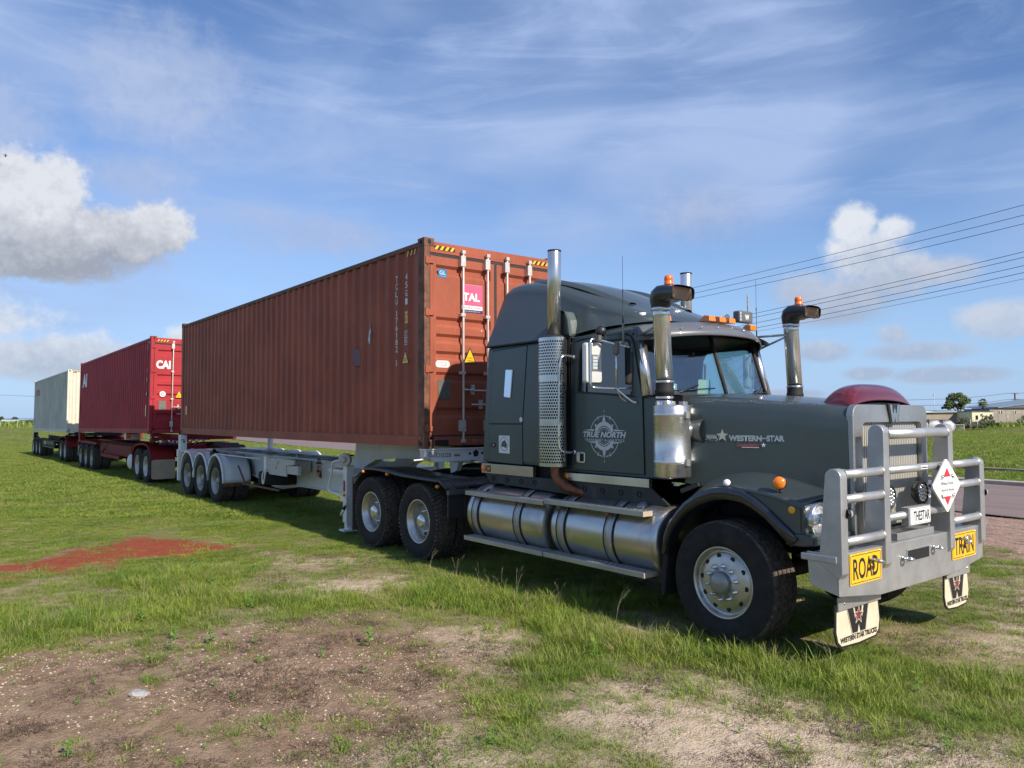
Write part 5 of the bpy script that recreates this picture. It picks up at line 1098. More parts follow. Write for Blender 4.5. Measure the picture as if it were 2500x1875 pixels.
# ---- front guards (fenders)
def fender(s):
    def top(x):  # outer top edge height
        return float(np.interp(x,[4.277,4.375,4.546,4.77,4.904,5.057,5.20,5.376,5.558,5.60],[.973,1.094,1.255,1.338,1.352,1.348,1.335,1.308,1.258,1.245]))
    def crown(x): return float(np.interp(x,[4.277,4.45,4.6,4.88,5.1,5.6],[1.0,1.30,1.40,1.448,1.435,1.30]))
    xs=[4.277,4.33,4.40,4.48,4.56,4.66,4.78,4.90,5.05,5.2,5.376,5.48,5.56,5.60]
    secs=[]
    for x in xs:
        hy=.955 if x<4.3 else float(np.interp(x,[4.3,4.6,5.695],[.945,.885,.650])); zt,zc=top(x),crown(x)
        row=[(x,s*1.235,zt-.03),(x,s*1.225,zt-.008),(x,s*1.20,zt+.004)]
        for k in range(1,7):
            t=k/6; row.append((x,s*(1.20+(hy-.02-1.20)*t),zt+(zc-zt)*math.sin(t*math.pi/2)))
        secs.append(row)
    mb=MB(); mb.loft(secs); f=B('front_guard',paint2,mb,recalc=False,solid=.008)
    # outer side plate ahead of the wheel
    pl=[(5.057,1.345),(5.2,1.332),(5.376,1.305),(5.558,1.255),(5.60,1.24),(5.605,1.02),(5.50,1.02),(5.40,1.10),(5.27,1.20),(5.12,1.27)]
    mb=MB(); mb.prism(pl,'y',min(s*1.205,s*1.232),max(s*1.205,s*1.232)); B('guard_side',paint2,mb,bevel=.008,parent=f)
    mb=MB(); mb.prism([(s*1.232,1.022),(s*1.232,1.245),(s*.66,1.285),(s*.66,1.0)],'x',5.575,5.605); B('headlamp_panel',paint2,mb,bevel=.012,parent=f)
    mb=MB(); mb.prism([(5.47,1.020),(5.62,1.025),(5.70,1.01),(5.70,.945),(5.60,.93),(5.46,.93)],'y',min(s*1.245,s*.70),max(s*1.245,s*.70)); B('lower_valance',paint2,mb,bevel=.012,parent=f)
    # flare lip
    A=[(4.205,.70,4.245,.69),(4.235,.86,4.28,.85),(4.277,.973,4.325,.931),(4.375,1.094,4.427,1.044),(4.47,1.19,4.50,1.105),(4.60,1.275,4.62,1.175),(4.77,1.335,4.768,1.232),(4.904,1.350,4.902,1.248),(5.06,1.335,5.06,1.235),(5.20,1.270,5.17,1.19),(5.33,1.185,5.29,1.12),(5.46,1.085,5.40,1.03),(5.58,.99,5.51,.93)]
    secs=[]
    for (x0,z0_,x1,z1_) in A:
        m_=((x0+x1)/2,(z0_+z1_)/2)
        secs.append([(x0,s*1.225,z0_),(x0+(x1-x0)*.12,s*1.262,z0_+(z1_-z0_)*.12),(x0+(x1-x0)*.5,s*1.270,z0_+(z1_-z0_)*.5),(x1,s*1.262,z1_),(x1+(x1-x0)*.15,s*1.235,z1_+(z1_-z0_)*.15),(x1+(x1-x0)*.2,s*.86,z1_+(z1_-z0_)*.2)])
    mb=MB(); mb.loft(secs); B('wheel_flare',flare,mb,recalc=False,parent=f,solid=.006)
    mb=MB(); mb.prism([(4.19,.70),(4.245,.70),(4.21,.40),(4.20,.31),(4.165,.29),(4.150,.42)],'y',min(s*1.22,s*.9),max(s*1.22,s*.9)); B('guard_flap',black,mb,bevel=.01,parent=f)
    for y,r_ in ((1.035,.122),(.80,.105)):
        mb=MB(); mb.lathe([(r_+.012,-.03),(r_+.012,.035),(r_+.006,.048),(r_-.008,.046),(r_-.016,.034)],(5.595,s*y,1.125 if y>1 else 1.13),(1,0,0),36); hl=B('headlight',chrome,mb)
        mb=MB(); mb.lathe([(r_-.014,.034),(r_-.03,.044),(r_-.07,.052),(0,.055)],(5.595,s*y,1.125 if y>1 else 1.13),(1,0,0),36); B('headlight_lens',lensd,mb,parent=hl)
        mb=MB()
        for a in range(0,360,60): mb.lathe([(.022,.0),(.02,.006),(0,.008)],(5.643,s*y+.048*math.cos(R(a)),1.125+.048*math.sin(R(a))),(1,0,0),10)
        mb.lathe([(.026,.0),(.024,.006),(0,.008)],(5.649,s*y,1.125),(1,0,0),12); B('headlight_facets',lensw,mb,parent=hl)
    mb=MB(); mb.lathe([(.052,-.006),(.056,.0),(.056,.02),(.050,.024)],(5.372,s*1.17,1.405),(.35,-.94*(-s) if s>0 else -.94,0),28); ml=B('indicator_housing',darkpl,mb)
    mb=MB(); d_=(.35,s*.94,0); mb.lathe([(.05,.018),(.050,.034),(.040,.046),(0,.050)],(5.372,s*1.17,1.405),d_,28); mb.lathe([(.05,-.018),(.050,-.03),(0,-.045)],(5.372,s*1.17,1.405),d_,28); B('indicator_lens',orangem,mb,parent=ml); mb=MB(); mb.tube([(5.372,s*1.16,1.30),(5.372,s*1.165,1.36)],.012,8); B('indicator_stalk',darkpl,mb,parent=ml)
    mb=MB(); mb.lathe([(.030,0),(.030,.006),(.024,.009),(0,.010)],(5.515,s*1.2325,1.205),(0,s,0),18); B('side_marker',amberp,mb)
    mb=MB(); mb.lathe([(.032,0),(.030,.012),(.02,.024),(0,.03)],(4.905,s*1.225,1.375),(.2,s*.8,.6),16); B('guard_repeater',mat('repeater_white',(.75,.77,.8),.3,0,.4),mb)
for s in (-1,1): fender(s)
# ---- bull bar
mb=MB(); prof=[(5.66,.93),(5.94,.93),(5.95,.63),(5.93,.56),(5.66,.60)]
BX=5.915
fp=[(-1.275,.915),(1.275,.915),(1.275,.61),(.665,.54),(-.665,.54),(-1.275,.61)]
mb=MB(); mb.prism(fp,'x',BX-.012,BX); bm_=B('bumper_face',alu2,mb,bevel=.006)
for s in (-1,1):
    mb=MB(); mb.prism([(5.66,.915),(BX-.012,.915),(BX-.012,.615),(5.68,.665)],'y',min(s*1.275,s*1.263),max(s*1.275,s*1.263)); B('bumper_end',alu2,mb,bevel=.003,parent=bm_)
    mb=MB(); mb.box(5.62,5.905,min(s*1.295,s*1.22),max(s*1.295,s*1.22),.85,.90); B('bumper_end_rail',alu2,mb,bevel=.006,parent=bm_)
    mb=MB(); mb.box(5.45,5.70,min(s*.60,s*.40),max(s*.60,s*.40),.70,.86); B('bumper_mount',alu,mb,parent=bm_)
mb=MB(); mb.box(5.70,BX-.013,-1.262,1.262,.902,.914); mb.box(5.73,5.88,-.30,.36,.915,.975); B('bumper_top',alu2,mb,bevel=.004,parent=bm_)
mb=MB(); mb.box(5.72,BX-.013,-.7,.7,.55,.56); B('bumper_floor',alu2,mb,parent=bm_)
mb=MB(); mb.box(BX,BX+.003,-.217,.165,.744,.832); B('winch_slot',black,mb,parent=bm_)
mb=MB(); 
for (y0,y1,z0_,z1_) in ((-.227,.175,.832,.840),(-.227,.175,.736,.744),(-.227,-.217,.744,.832),(.165,.175,.744,.832)): mb.box(BX,BX+.006,y0,y1,z0_,z1_)
B('winch_slot_frame',alu2,mb,parent=bm_)
def post(y0,y1,zb,zt,dep,back):
    """vertical channel with a rounded top, front edge at BX+.02"""
    yc=(y0+y1)/2; xf=5.945; side=[(xf,zb+.04),(xf-.03,zb),(xf-dep-.06,zb+.10),(xf-dep,zt-dep*.5)]
    r_=dep/2; side+=[(xf-r_+r_*math.cos(R(a)),zt-r_+r_*math.sin(R(a))) for a in range(180,-1,-15)]
    mb=MB(); mb.prism(side,'y',y0,y1); return B('bull_bar_post',alu2,mb,bevel=.006)
pL=post(-1.281,-1.186,.735,1.545,.125,0); pR=post(1.186,1.281,.735,1.545,.125,0)
qL=post(-.625,-.535,.735,1.865,.125,0); qR=post(.535,.625,.735,1.865,.125,0)
def bar(y0,y1,z,r_=.033,x=5.912):
    mb=MB(); mb.tube([(x,y0,z),(x,y1,z)],r_,20); o=B('bull_bar_tube',mat('tube_aluminium',(.50,.505,.51),.44,.65,0,.1,6,rvar=.1),mb)
    mb=MB()
    for yy in (y0,y1): mb.lathe([(r_+.001,-.007),(r_+.008,0),(r_+.001,.007)],(x,yy+(.004 if yy==y0 else -.004),z),(0,1,0),20)
    B('weld_bead',alu2,mb,parent=o)
bar(-.535,.535,1.79,.042); 
bar(-.535,.535,1.500); bar(-.535,.535,1.125)
for s in (-1,1):
    a,b_=(-1.185,-.625) if s<0 else (.625,1.185)
    for z in (1.50,1.315,1.0): bar(a,b_,z,.034)
mb=MB(); mb.box(5.9425,5.9445,.0,.13,1.488,1.518); B('bar_sticker',decalw,mb); text('bar_sticker_words','ThaiBars',.10,.016,(5.9455,.065,1.503),FRONT,blackv,TK)
for s in (-1,1):
    mb=MB(); mb.lathe([(.034,0),(.030,.016),(.018,.03),(0,.036)],(5.92,s*1.277,1.215) if s>0 else (5.9455,-1.205,1.215),(0,s,0) if s>0 else (.6,.8,0),18); ml=B('marker_lamp',darkpl,mb); 
    mb=MB(); c_=(5.94,s*1.290,1.215) if s>0 else (5.955,-1.19,1.215); mb.lathe([(.030,.004),(.024,.02),(0,.03)],c_,(.55,.83,0),16); B('marker_lamp_lens',lensd,mb,parent=ml)
    # mudflaps with printed emblem
    yc=-.70 if s<0 else 1.10*0+.98
    y0,y1=(-1.12,-.43) if s<0 else (.74,1.27)
    yc=(y0+y1)/2; hw=(y1-y0)/2
    mb=MB(); mb.box(BX-.12,BX-.108,y0+.02,y1-.02,.455,.56 if s<0 else .585); br=B('flap_bracket',alu2,mb,bevel=.002)
    for q in (-.7,0,.7):
        mb=MB(); mb.lathe([(.011,0),(.009,.006),(0,.008)],(BX-.108,yc+q*hw,.505),(1,0,0),10); B('flap_bolt',chrome,mb,parent=br)
    xo=BX-.128; zb,zt=.165,.50
    pl=[(y0+.005,zt),(y0-.005,zb+.12),(y0+.02,zb+.04),(y0+.07,zb+.0),(yc,zb-.012),(y1-.07,zb+.0),(y1-.02,zb+.04),(y1+.0,zb+.12),(y1-.03,zt)]
    mb=MB(); mb.prism(pl,'x',xo-.012,xo); fl=B('mud_flap',blackv,mb,bevel=.003)
    ins=[(yc+(a-yc)*.94,(zb+zt)/2+(b-(zb+zt)/2)*.94+.006) for a,b in pl]
    mb=MB(); mb.prism(ins,'x',xo,xo+.002); B('flap_face',cream,mb,parent=fl)
    Wp=[(-.17,.085),(-.085,.095),(-.055,-.01),(-.04,.02),(-.065,.10),(.055,.10),(.04,.02),(.055,-.01),(.085,.10),(.155,.10),(.10,-.115),(.02,-.115),(0,-.05),(-.02,-.115),(-.10,-.115)]
    def OFF(P,k): return [(a*k,b*k) for a,b in P]
    decal('flap_emblem_outline',[OFF(Wp,1.06)],blackv,(xo+.0028,yc,.365),FRONT,fl); decal('flap_emblem_gap',[OFF(Wp,1.025)],cream,(xo+.0032,yc,.365),FRONT,fl); decal('flap_emblem',[OFF(Wp,.98)],blackv,(xo+.0036,yc,.365),FRONT,fl)
    decal('flap_star_outline',[star(0,.015,.078,.42,86)],cream,(xo+.0041,yc,.365),FRONT,fl); decal('flap_star',[star(0,.015,.064,.42,86)],mat('star_maroon',(.16,.035,.04),.6),(xo+.0046,yc,.365),FRONT,fl)
    text('flap_words','WESTERN STAR TRUCKS',hw*1.62,.042,(xo+.0034,yc,.222),FRONT,blackv,fl,bold=.05)
# signs
for nm,w_,(y0,y1) in (('road_sign','ROAD',(-1.135,-.660)),('train_sign','TRAIN',(.605,1.105))):
    z0_,z1_=.668,.902
    if nm=='train_sign': z0_,z1_=.655,.885
    mb=MB(); mb.prism(rrect(y0,y1,z0_,z1_,.012,2),'x',BX+.003,BX+.007); sg=B(nm,yellow,mb)
    w2,h2=(y1-y0)/2-.012,(z1_-z0_)/2-.012; t_=.0055
    decal('sign_border',[[(-w2,-h2),(w2,-h2),(w2,-h2+t_),(-w2,-h2+t_)],[(-w2,h2-t_),(w2,h2-t_),(w2,h2),(-w2,h2)],[(-w2,-h2+t_),(-w2+t_,-h2+t_),(-w2+t_,h2-t_),(-w2,h2-t_)],[(w2-t_,-h2+t_),(w2,-h2+t_),(w2,h2-t_),(w2-t_,h2-t_)]],blackv,(BX+.0078,(y0+y1)/2,(z0_+z1_)/2),FRONT,sg)
    text('sign_letters',w_,(y1-y0)*.80,(z1_-z0_)*.68,(BX+.0080,(y0+y1)/2,(z0_+z1_)/2),FRONT,blackv,sg,bold=.018)
    for a in (-.95,0,.95):
        for b_ in (-1,1):
            mb=MB(); mb.lathe([(.006,0),(.004,.004),(0,.005)],(BX+.007,(y0+y1)/2+a*w2,(z0_+z1_)/2+b_*(h2+.001)),(1,0,0),8); B('sign_screw',chrome,mb,parent=sg)
def eye(y,z):
    mb=MB(); pts=[(BX+.055+.032*math.cos(R(a)),y+.0+.032*math.sin(R(a))*1.,z) for a in range(-180,181,20)]
    mb.tube(pts,.0105,8,cap=False); mb.tube([(BX,y,z),(BX+.03,y,z)],.013,10); mb.lathe([(.02,0),(.02,.01),(0,.01)],(BX+.001,y,z),(1,0,0),12); B('tow_eye',chrome,mb)
eye(-.300,.785); eye(.250,.815)
mb=MB(); mb=MB(); mb.tube([(BX+.06+.033*math.cos(R(a)),-.80+.035*math.sin(R(a)),.825-.012*math.sin(R(a))) for a in range(-180,181,20)],.0115,8,cap=False); mb.tube([(BX,-.83,.835),(BX+.04,-.82,.835)],.012,8); B('tow_eye',chrome,mb)
mb=MB(); mb.tube([(BX+.05,.84+.042*math.cos(R(a)),.822+.034*math.sin(R(a))) for a in range(-180,181,20)],.0115,8,cap=False); mb.tube([(BX,.79,.83),(BX+.05,.805,.83)],.012,8); B('tow_eye',chrome,mb)
# number plate, hinged diamond placard, driving lamps
mb=MB(); mb.box(5.90,5.965,-.275,.110,1.040,1.190); pb=B('plate_box',alu2,mb,bevel=.005)
mb=MB(); mb.prism(rrect(-.262,.098,1.048,1.182,.01,2),'x',5.9655,5.969); npl=B('number_plate',decalw,mb,parent=pb)
w2,h2,t_=.172,.060,.003
decal('plate_border',[[(-w2,-h2),(w2,-h2),(w2,-h2+t_),(-w2,-h2+t_)],[(-w2,h2-t_),(w2,h2-t_),(w2,h2),(-w2,h2)],[(-w2,-h2+t_),(-w2+t_,-h2+t_),(-w2+t_,h2-t_),(-w2,h2-t_)],[(w2-t_,-h2+t_),(w2,-h2+t_),(w2,h2-t_),(w2-t_,h2-t_)]],blackv,(5.9695,-.082,1.115),FRONT,pb)
text('plate_letters','THESTAR',.285,.082,(5.970,-.062,1.115),FRONT,blackv,pb,bold=.02); text('plate_letters','N',.010,.014,(5.970,-.232,1.135),FRONT,blackv,pb); text('plate_letters','T',.010,.014,(5.970,-.232,1.10),FRONT,blackv,pb)
DC=(6.00,.355,1.335); dw,dh=.262,.225
def dia(k,dx=0): return [(-dw*k,0.012*k),(-dw*k,-.012*k),(-.012*k,-dh*k),(.012*k,-dh*k),(dw*k,-.012*k),(dw*k,.012*k),(.012*k,dh*k),(-.012*k,dh*k)]
mb=MB(); mb.prism([(DC[1]+a,DC[2]+b) for a,b in dia(1)],'x',DC[0]-.018,DC[0]); dm=B('hazard_placard',decalw,mb,bevel=.004)
mb=MB(); mb.box(5.93,DC[0]-.018,DC[1]-.03,DC[1]+.03,DC[2]+.12,DC[2]+.19); B('placard_bracket',alu,mb)
decal('placard_frame',[[dia(.80)[i],dia(.80)[(i+1)%8],dia(.785)[(i+1)%8],dia(.785)[i]] for i in range(8) if i!=4],greyp,(DC[0]+.001,DC[1],DC[2]),FRONT,dm)
decal('placard_red_triangle',[[(-.065,.082),(.065,.082),(0,.155)],[(-.065,-.095),(.065,-.095),(0,-.168)]],signred,(DC[0]+.0015,DC[1],DC[2]),FRONT,dm); decal('placard_fold_line',[[(-.07,.078),(.07,.078),(.07,.082),(-.07,.082)],[(-.07,-.095),(.07,-.095),(.07,-.091),(-.07,-.091)]],blackv,(DC[0]+.0018,DC[1],DC[2]),FRONT,dm)
text('placard_words','WithouTrucks',.24,.030,(DC[0]+.002,DC[1],DC[2]+.022),FRONT,greyp,dm,shear=.2); text('placard_words','Austral Stops',.25,.030,(DC[0]+.002,DC[1]+.005,DC[2]-.038),FRONT,greyp,dm,shear=.2)
for a,b_ in ((-.10,.078),(.10,.078),(-.10,-.088),(.10,-.088)):
    mb=MB(); mb.obox((DC[0]+.008,DC[1]+a,DC[2]+b_),(0,1,.9 if a*b_<0 else -.9),(1,0,0),(0,-.9,1),.05,.01,.012); mb.lathe([(.014,0),(.010,.014),(0,.016)],(DC[0],DC[1]+a,DC[2]+b_),(1,0,0),8); B('wing_nut_latch',chrome,mb,parent=dm)
for y in (-.38,.20):
    mb=MB(); mb.lathe([(.06,-.05),(.092,-.02),(.098,0),(.098,.03),(.090,.034),(.086,.02),(0,.02)],(BX-.075,y,1.275),(1,0,0),30); dl=B('driving_lamp',darkpl,mb)
    mb=MB(); mb.box(BX-.09,BX-.05,y-.02,y+.02,1.15,1.19); B('lamp_foot',darkpl,mb,parent=dl)
    pts=[(0,0)]+[(.033*math.cos(R(a)),.033*math.sin(R(a))) for a in range(0,360,60)]+[(.064*math.cos(R(a)),.064*math.sin(R(a))) for a in range(15,360,30)]
    mb=MB()
    for a,b_ in pts: mb.lathe([(.0155,.0),(.013,.010),(0,.014)],(BX-.053,y+a,1.275+b_),(1,0,0),9)
    B('lamp_cells',chrome,mb,parent=dl)
# ---- mirrors, grab handles, aerials, camera
def mirror(s):
    mb=MB(); y=s*1.33; mb.prism(rrect(3.245,3.485,2.275,2.672,.03),'y',min(y,y-s*.07),max(y,y-s*.07)) ; 
    mb=MB(); U_=Vector((.55,.835*s*-1 if s<0 else .835*-1,0)).normalized(); 
    c=Vector((3.37,s*1.30,2.475)); u=Vector((.80,-.60*(-s)*(-1),0)).normalized()
    u=Vector((.30,-s*.95,0)).normalized(); nrm=Vector((u.y,-u.x,0)); 
    if nrm.x<0: nrm=-nrm
    pl=rrect(-.10,.10,-.205,.205,.028)
    n=len(pl); fr_=[c+u*a+Vector((0,0,b))+nrm*.03 for a,b in [(p*.86,q*.96) for p,q in pl]]; mid=[c+u*a+Vector((0,0,b)) for a,b in pl]; bk=[c+u*a+Vector((0,0,b))-nrm*.03 for a,b in pl]
    mb=MB(); mb.add(fr_+mid+bk,[tuple(range(n))]+[(i,(i+1)%n,n+(i+1)%n,n+i) for i in range(n)]+[(n+i,n+(i+1)%n,2*n+(i+1)%n,2*n+i) for i in range(n)],False); mh=B('mirror_housing',mat('mirror_shell',(.60,.60,.58),.4,.3,0,.05,4,dirt=.2),mb,bevel=.004)
    mb=MB(); mb.add([c+u*a*.92+Vector((0,0,b*.95))-nrm*.031 for a,b in pl],[tuple(range(n))],False); B('mirror_glass',mat('mirror_pane',(.6,.68,.8)),mb,parent=mh)
    pc=c+nrm*.032+u*.01
    mb=MB(); mb.obox(pc,u,nrm,(0,0,1),.075,.012,.165); lp=B('mirror_lamp',greyp,mb,parent=mh,bevel=.003)
    mb=MB()
    for k in (-.05,-.017,.017,.05): mb.obox(pc+nrm*.007+Vector((0,0,k)),u,nrm,(0,0,1),.055,.006,.026)
    B('mirror_lamp_cells',lensw,mb,parent=mh)
    f=c+nrm*.045-u*.045
    A1=Vector((3.66,s*1.04,2.62)); A2=Vector((3.65,s*1.04,2.22)); J1=Vector((3.56,s*1.16,2.655)); J2=Vector((3.56,s*1.16,2.215))
    mb=MB(); mb.tube(smoothpath([J1,c+nrm*.045+Vector((0,0,.235)),f+Vector((0,0,.21)),f+Vector((0,0,.16)),f,f-Vector((0,0,.17)),f-Vector((0,0,.215)),c+nrm*.045-Vector((0,0,.25)),J2],5),.0125,8)
    mb.tube([J1,A1],.010,8).tube([J2,A2],.010,8).tube([J1+Vector((0,0,-.02)),J2],.010,8); mb.tube(smoothpath([J2,(3.62,s*1.12,2.15),(3.68,s*1.06,2.085),(3.72,s*1.04,2.075)],5),.012,8); mb.tube(smoothpath([J2,(3.57,s*1.10,2.12),(3.60,s*1.05,2.085)],4),.008,6); mb.tube([J1,(3.60,s*1.04,2.70)],.011,8)
    B('mirror_arm',chrome,mb)
    mb=MB(); mb.box(J1.x-.03,J1.x+.03,min(J1.y-.02,J1.y+.02),max(J1.y-.02,J1.y+.02),2.56,2.68); mb.tube([J1-Vector((0,0,.10)),J1-Vector((0,0,.02))],.022,8); mb.obox(c+Vector((.06,0,.245)),(1,0,0),(0,1,0),(0,0,1),.10,.04,.05); mb.obox(A1,(1,0,0),(0,1,0),(0,0,1),.02,.01,.09); mb.obox(A2,(1,0,0),(0,1,0),(0,0,1),.02,.01,.07); B('mirror_clamp',greyp,mb,bevel=.003)
    ax=J1+Vector((.06,-s*.04,0))
    mb=MB(); mb.tube([ax,ax+Vector((0,0,.21))],.011,8); B('aerial_base',mat('aerial_base_tan',(.25,.23,.17),.5),mb)
    mb=MB(); mb.tube([ax+Vector((0,0,.21)),ax+Vector((0,0,.30)),ax+Vector((0,0,.31)),ax+Vector((0,0,.52)),ax+Vector((0,0,.525)),ax+Vector((0,0,.55)),ax+Vector((0,0,.555)),ax+Vector((0,0,.88))],[.008,.006,.003,.003,.006,.006,.002,.002],6); B('aerial',darkpl,mb)
for s in (-1,1): mirror(s)
mb=MB(); mb.lathe([(.0,-.05),(.045,-.04),(.055,0),(.05,.04),(.02,.055),(0,.055)],(3.38,-1.19,2.80),(.7,-.6,.1),18); mb.tube([(3.38,-1.18,2.76),(3.40,-1.20,2.72)],.012,6); mb.tube(smoothpath([(3.42,-1.2,2.80),(3.47,-1.22,2.74),(3.5,-1.2,2.67)],4),.005,5); B('side_camera',darkpl,mb)
mb=MB(); mb.tube([(3.80,.70,2.92),(3.80,.70,3.30)],.010,8); B('aerial',mat('aerial_grey',(.25,.25,.24),.6,0,0,.4,40),mb)
mb=MB(); mb.lathe([(.02,0),(.04,.03),(.04,.06),(0,.06)],(3.42,-.62,2.97),(0,0,1),12); mb.add([(3.40,-.66,2.99),(3.40,-.60,2.99),(3.36,-.60,3.05),(3.36,-.66,3.05)],[(0,1,2,3)]); B('gps_mushroom',decalw,mb)
for s in (-1,1):
    mb=MB(); mb.tube(smoothpath([(2.805,s*1.04,2.575),(2.80,s*1.10,2.590),(2.80,s*1.20,2.58),(2.79,s*1.22,2.50),(2.775,s*1.22,2.28),(2.765,s*1.22,1.95),(2.76,s*1.22,1.66),(2.77,s*1.20,1.58),(2.79,s*1.12,1.555),(2.79,s*1.04,1.555)],5),.0145,10); g_=B('grab_handle',stain,mb)
    mb=MB()
    for z in (2.582,1.555): mb.lathe([(.028,0),(.026,.01),(.016,.014)],(2.80,s*1.036,z),(0,s,0),14)
    B('grab_handle_foot',chrome,mb,parent=g_)
# ------------------------------------------------------------------ ground
def poly_mask(x,y,P,soft=.35):
    """1 inside the polygon, falling off over soft metres"""
    P=np.array(P); n=len(P); ins=np.zeros(x.shape,bool); dmin=np.full(x.shape,1e9)
    for i in range(n):
        x1,y1=P[i]; x2,y2=P[(i+1)%n]
        c=((y1>y)!=(y2>y))&(x<(x2-x1)*(y-y1)/(y2-y1+1e-12)+x1); ins^=c
        dx,dy=x2-x1,y2-y1; t=np.clip(((x-x1)*dx+(y-y1)*dy)/(dx*dx+dy*dy+1e-12),0,1); dmin=np.minimum(dmin,np.hypot(x-x1-t*dx,y-y1-t*dy))
    d=np.where(ins,dmin,-dmin); return np.clip(.5+d/soft/2,0,1)
_pg=np.random.default_rng(11).random((256,256))
def vnoise(x,y,s,seed=0):
    x=x*s+seed*17.3; y=y*s+seed*9.1; xi=np.floor(x).astype(int); yi=np.floor(y).astype(int); fx=x-xi; fy=y-yi; fx=fx*fx*(3-2*fx); fy=fy*fy*(3-2*fy)
    g=lambda a,b:_pg[a%256,b%256]
    return (g(xi,yi)*(1-fx)+g(xi+1,yi)*fx)*(1-fy)+(g(xi,yi+1)*(1-fx)+g(xi+1,yi+1)*fx)*fy
def fbm(x,y,s,seed=0): return .5*vnoise(x,y,s,seed)+.27*vnoise(x,y,s*2.1,seed+1)+.15*vnoise(x,y,s*4.3,seed+2)+.08*vnoise(x,y,s*8.7,seed+3)
RED=[(-3.3,-6.6),(-2.3,-5.9),(-2.0,-5.45),(-2.0,-5.3),(-2.54,-4.32),(-2.53,-3.48),(-2.49,-2.72),(-2.9,-2.75),(-3.92,-3.10),(-4.68,-4.03),(-3.93,-4.78),(-3.5,-5.4),(-4.2,-6.3)]
BROWN=[(1.0,-7.2),(1.25,-6.06),(1.27,-5.45),(1.434,-4.4),(2.3,-2.9),(2.75,-2.62),(3.3,-2.45),(4.1,-2.75),(4.55,-3.4),(4.65,-3.95),(5.0,-4.5),(5.0,-6.),(4.5,-8),(1.5,-9)]
SAND=[[(2.7,-2.75),(3.0,-2.45),(3.5,-2.35),(3.95,-2.6),(4.2,-3.0),(3.7,-3.1),(3.2,-2.9)],[(4.9,-2.55),(5.35,-1.6),(6.2,-1.75),(6.9,-1.5),(7.6,-1.3),(8.2,-2.),(7.,-3.1),(5.6,-3.6),(5.1,-3.3)],[(-.2,-3.3),(.3,-2.2),(.75,-1.75),(1.1,-2.1),(.9,-3.0),(.4,-3.4)],[(5.3,3.6),(6.2,.6),(6.9,0.2),(7.8,.9),(8.5,3.2),(6.5,4.4)],[(-1.9,-2.6),(-1.2,-2.0),(-.6,-1.8),(-.9,-2.6)],[(4.9,-4.4),(5.4,-4.2),(5.5,-3.8),(5.1,-3.8)],[(3.6,-1.5),(4.7,-1.35),(4.4,-.9),(3.3,-.9)],[(2.2,.1),(4.3,.0),(4.4,1.),(2.,1.)]]
def masks(x,y):
    wob=(fbm(x,y,1.2,3)-.5); wx=x+wob*.9+(fbm(x,y,5.,13)-.5)*.6; wy=y+(fbm(x,y,1.2,7)-.5)*.9+(fbm(x,y,5.,17)-.5)*.6
    red=poly_mask(wx+(fbm(x,y,6.,43)-.5)*.5,wy+(fbm(x,y,6.,45)-.5)*.5,RED,.22); brown=poly_mask(wx,wy,BROWN,.42)
    sand=np.zeros_like(x)
    for P in SAND: sand=np.maximum(sand,poly_mask(wx,wy,P,.35))
    # worn grass generally near the lorry
    worn=np.clip((fbm(x,y,.55,21)-.47)*6,0,1)*np.clip((fbm(x,y,3.,25)-.40)*4,0,1)*.85
    worn*=np.clip(1-(np.hypot(x-3,y+2)-11)/10,0.2,1)
    fg=np.clip(1-np.hypot((x-6.2)/2.4,(y+2.4)/2.6),0,1)**.5*np.clip((fbm(x,y,1.8,27)-.49)*7,0,1)*.8; fg=np.maximum(fg,np.clip(1-np.hypot((x-7.0)/2.6,(y-.6)/2.4),0,1)**.5*np.clip((fbm(x,y,1.9,29)-.46)*7,0,1)*.8); worn=np.maximum(worn,fg); lawn=np.exp(-((x+1.5)/5.)**2-((y+3.0)/2.2)**2)*np.clip((fbm(x,y,1.7,33)-.40)*5,0,1)*.75; worn=np.maximum(worn,lawn)
    rd=road_d(x,y); gravel=np.clip((np.interp(x,[-5,1,3],[1.2,3.4,5.0])+ (fbm(x,y,.5,5)-.5)*2.5 - (-rd))/1.2,0,1)*(rd<0)*np.clip((x+6)/6,0,1)   # shoulder this side of the road near the cab
    return red,brown,sand,worn,gravel
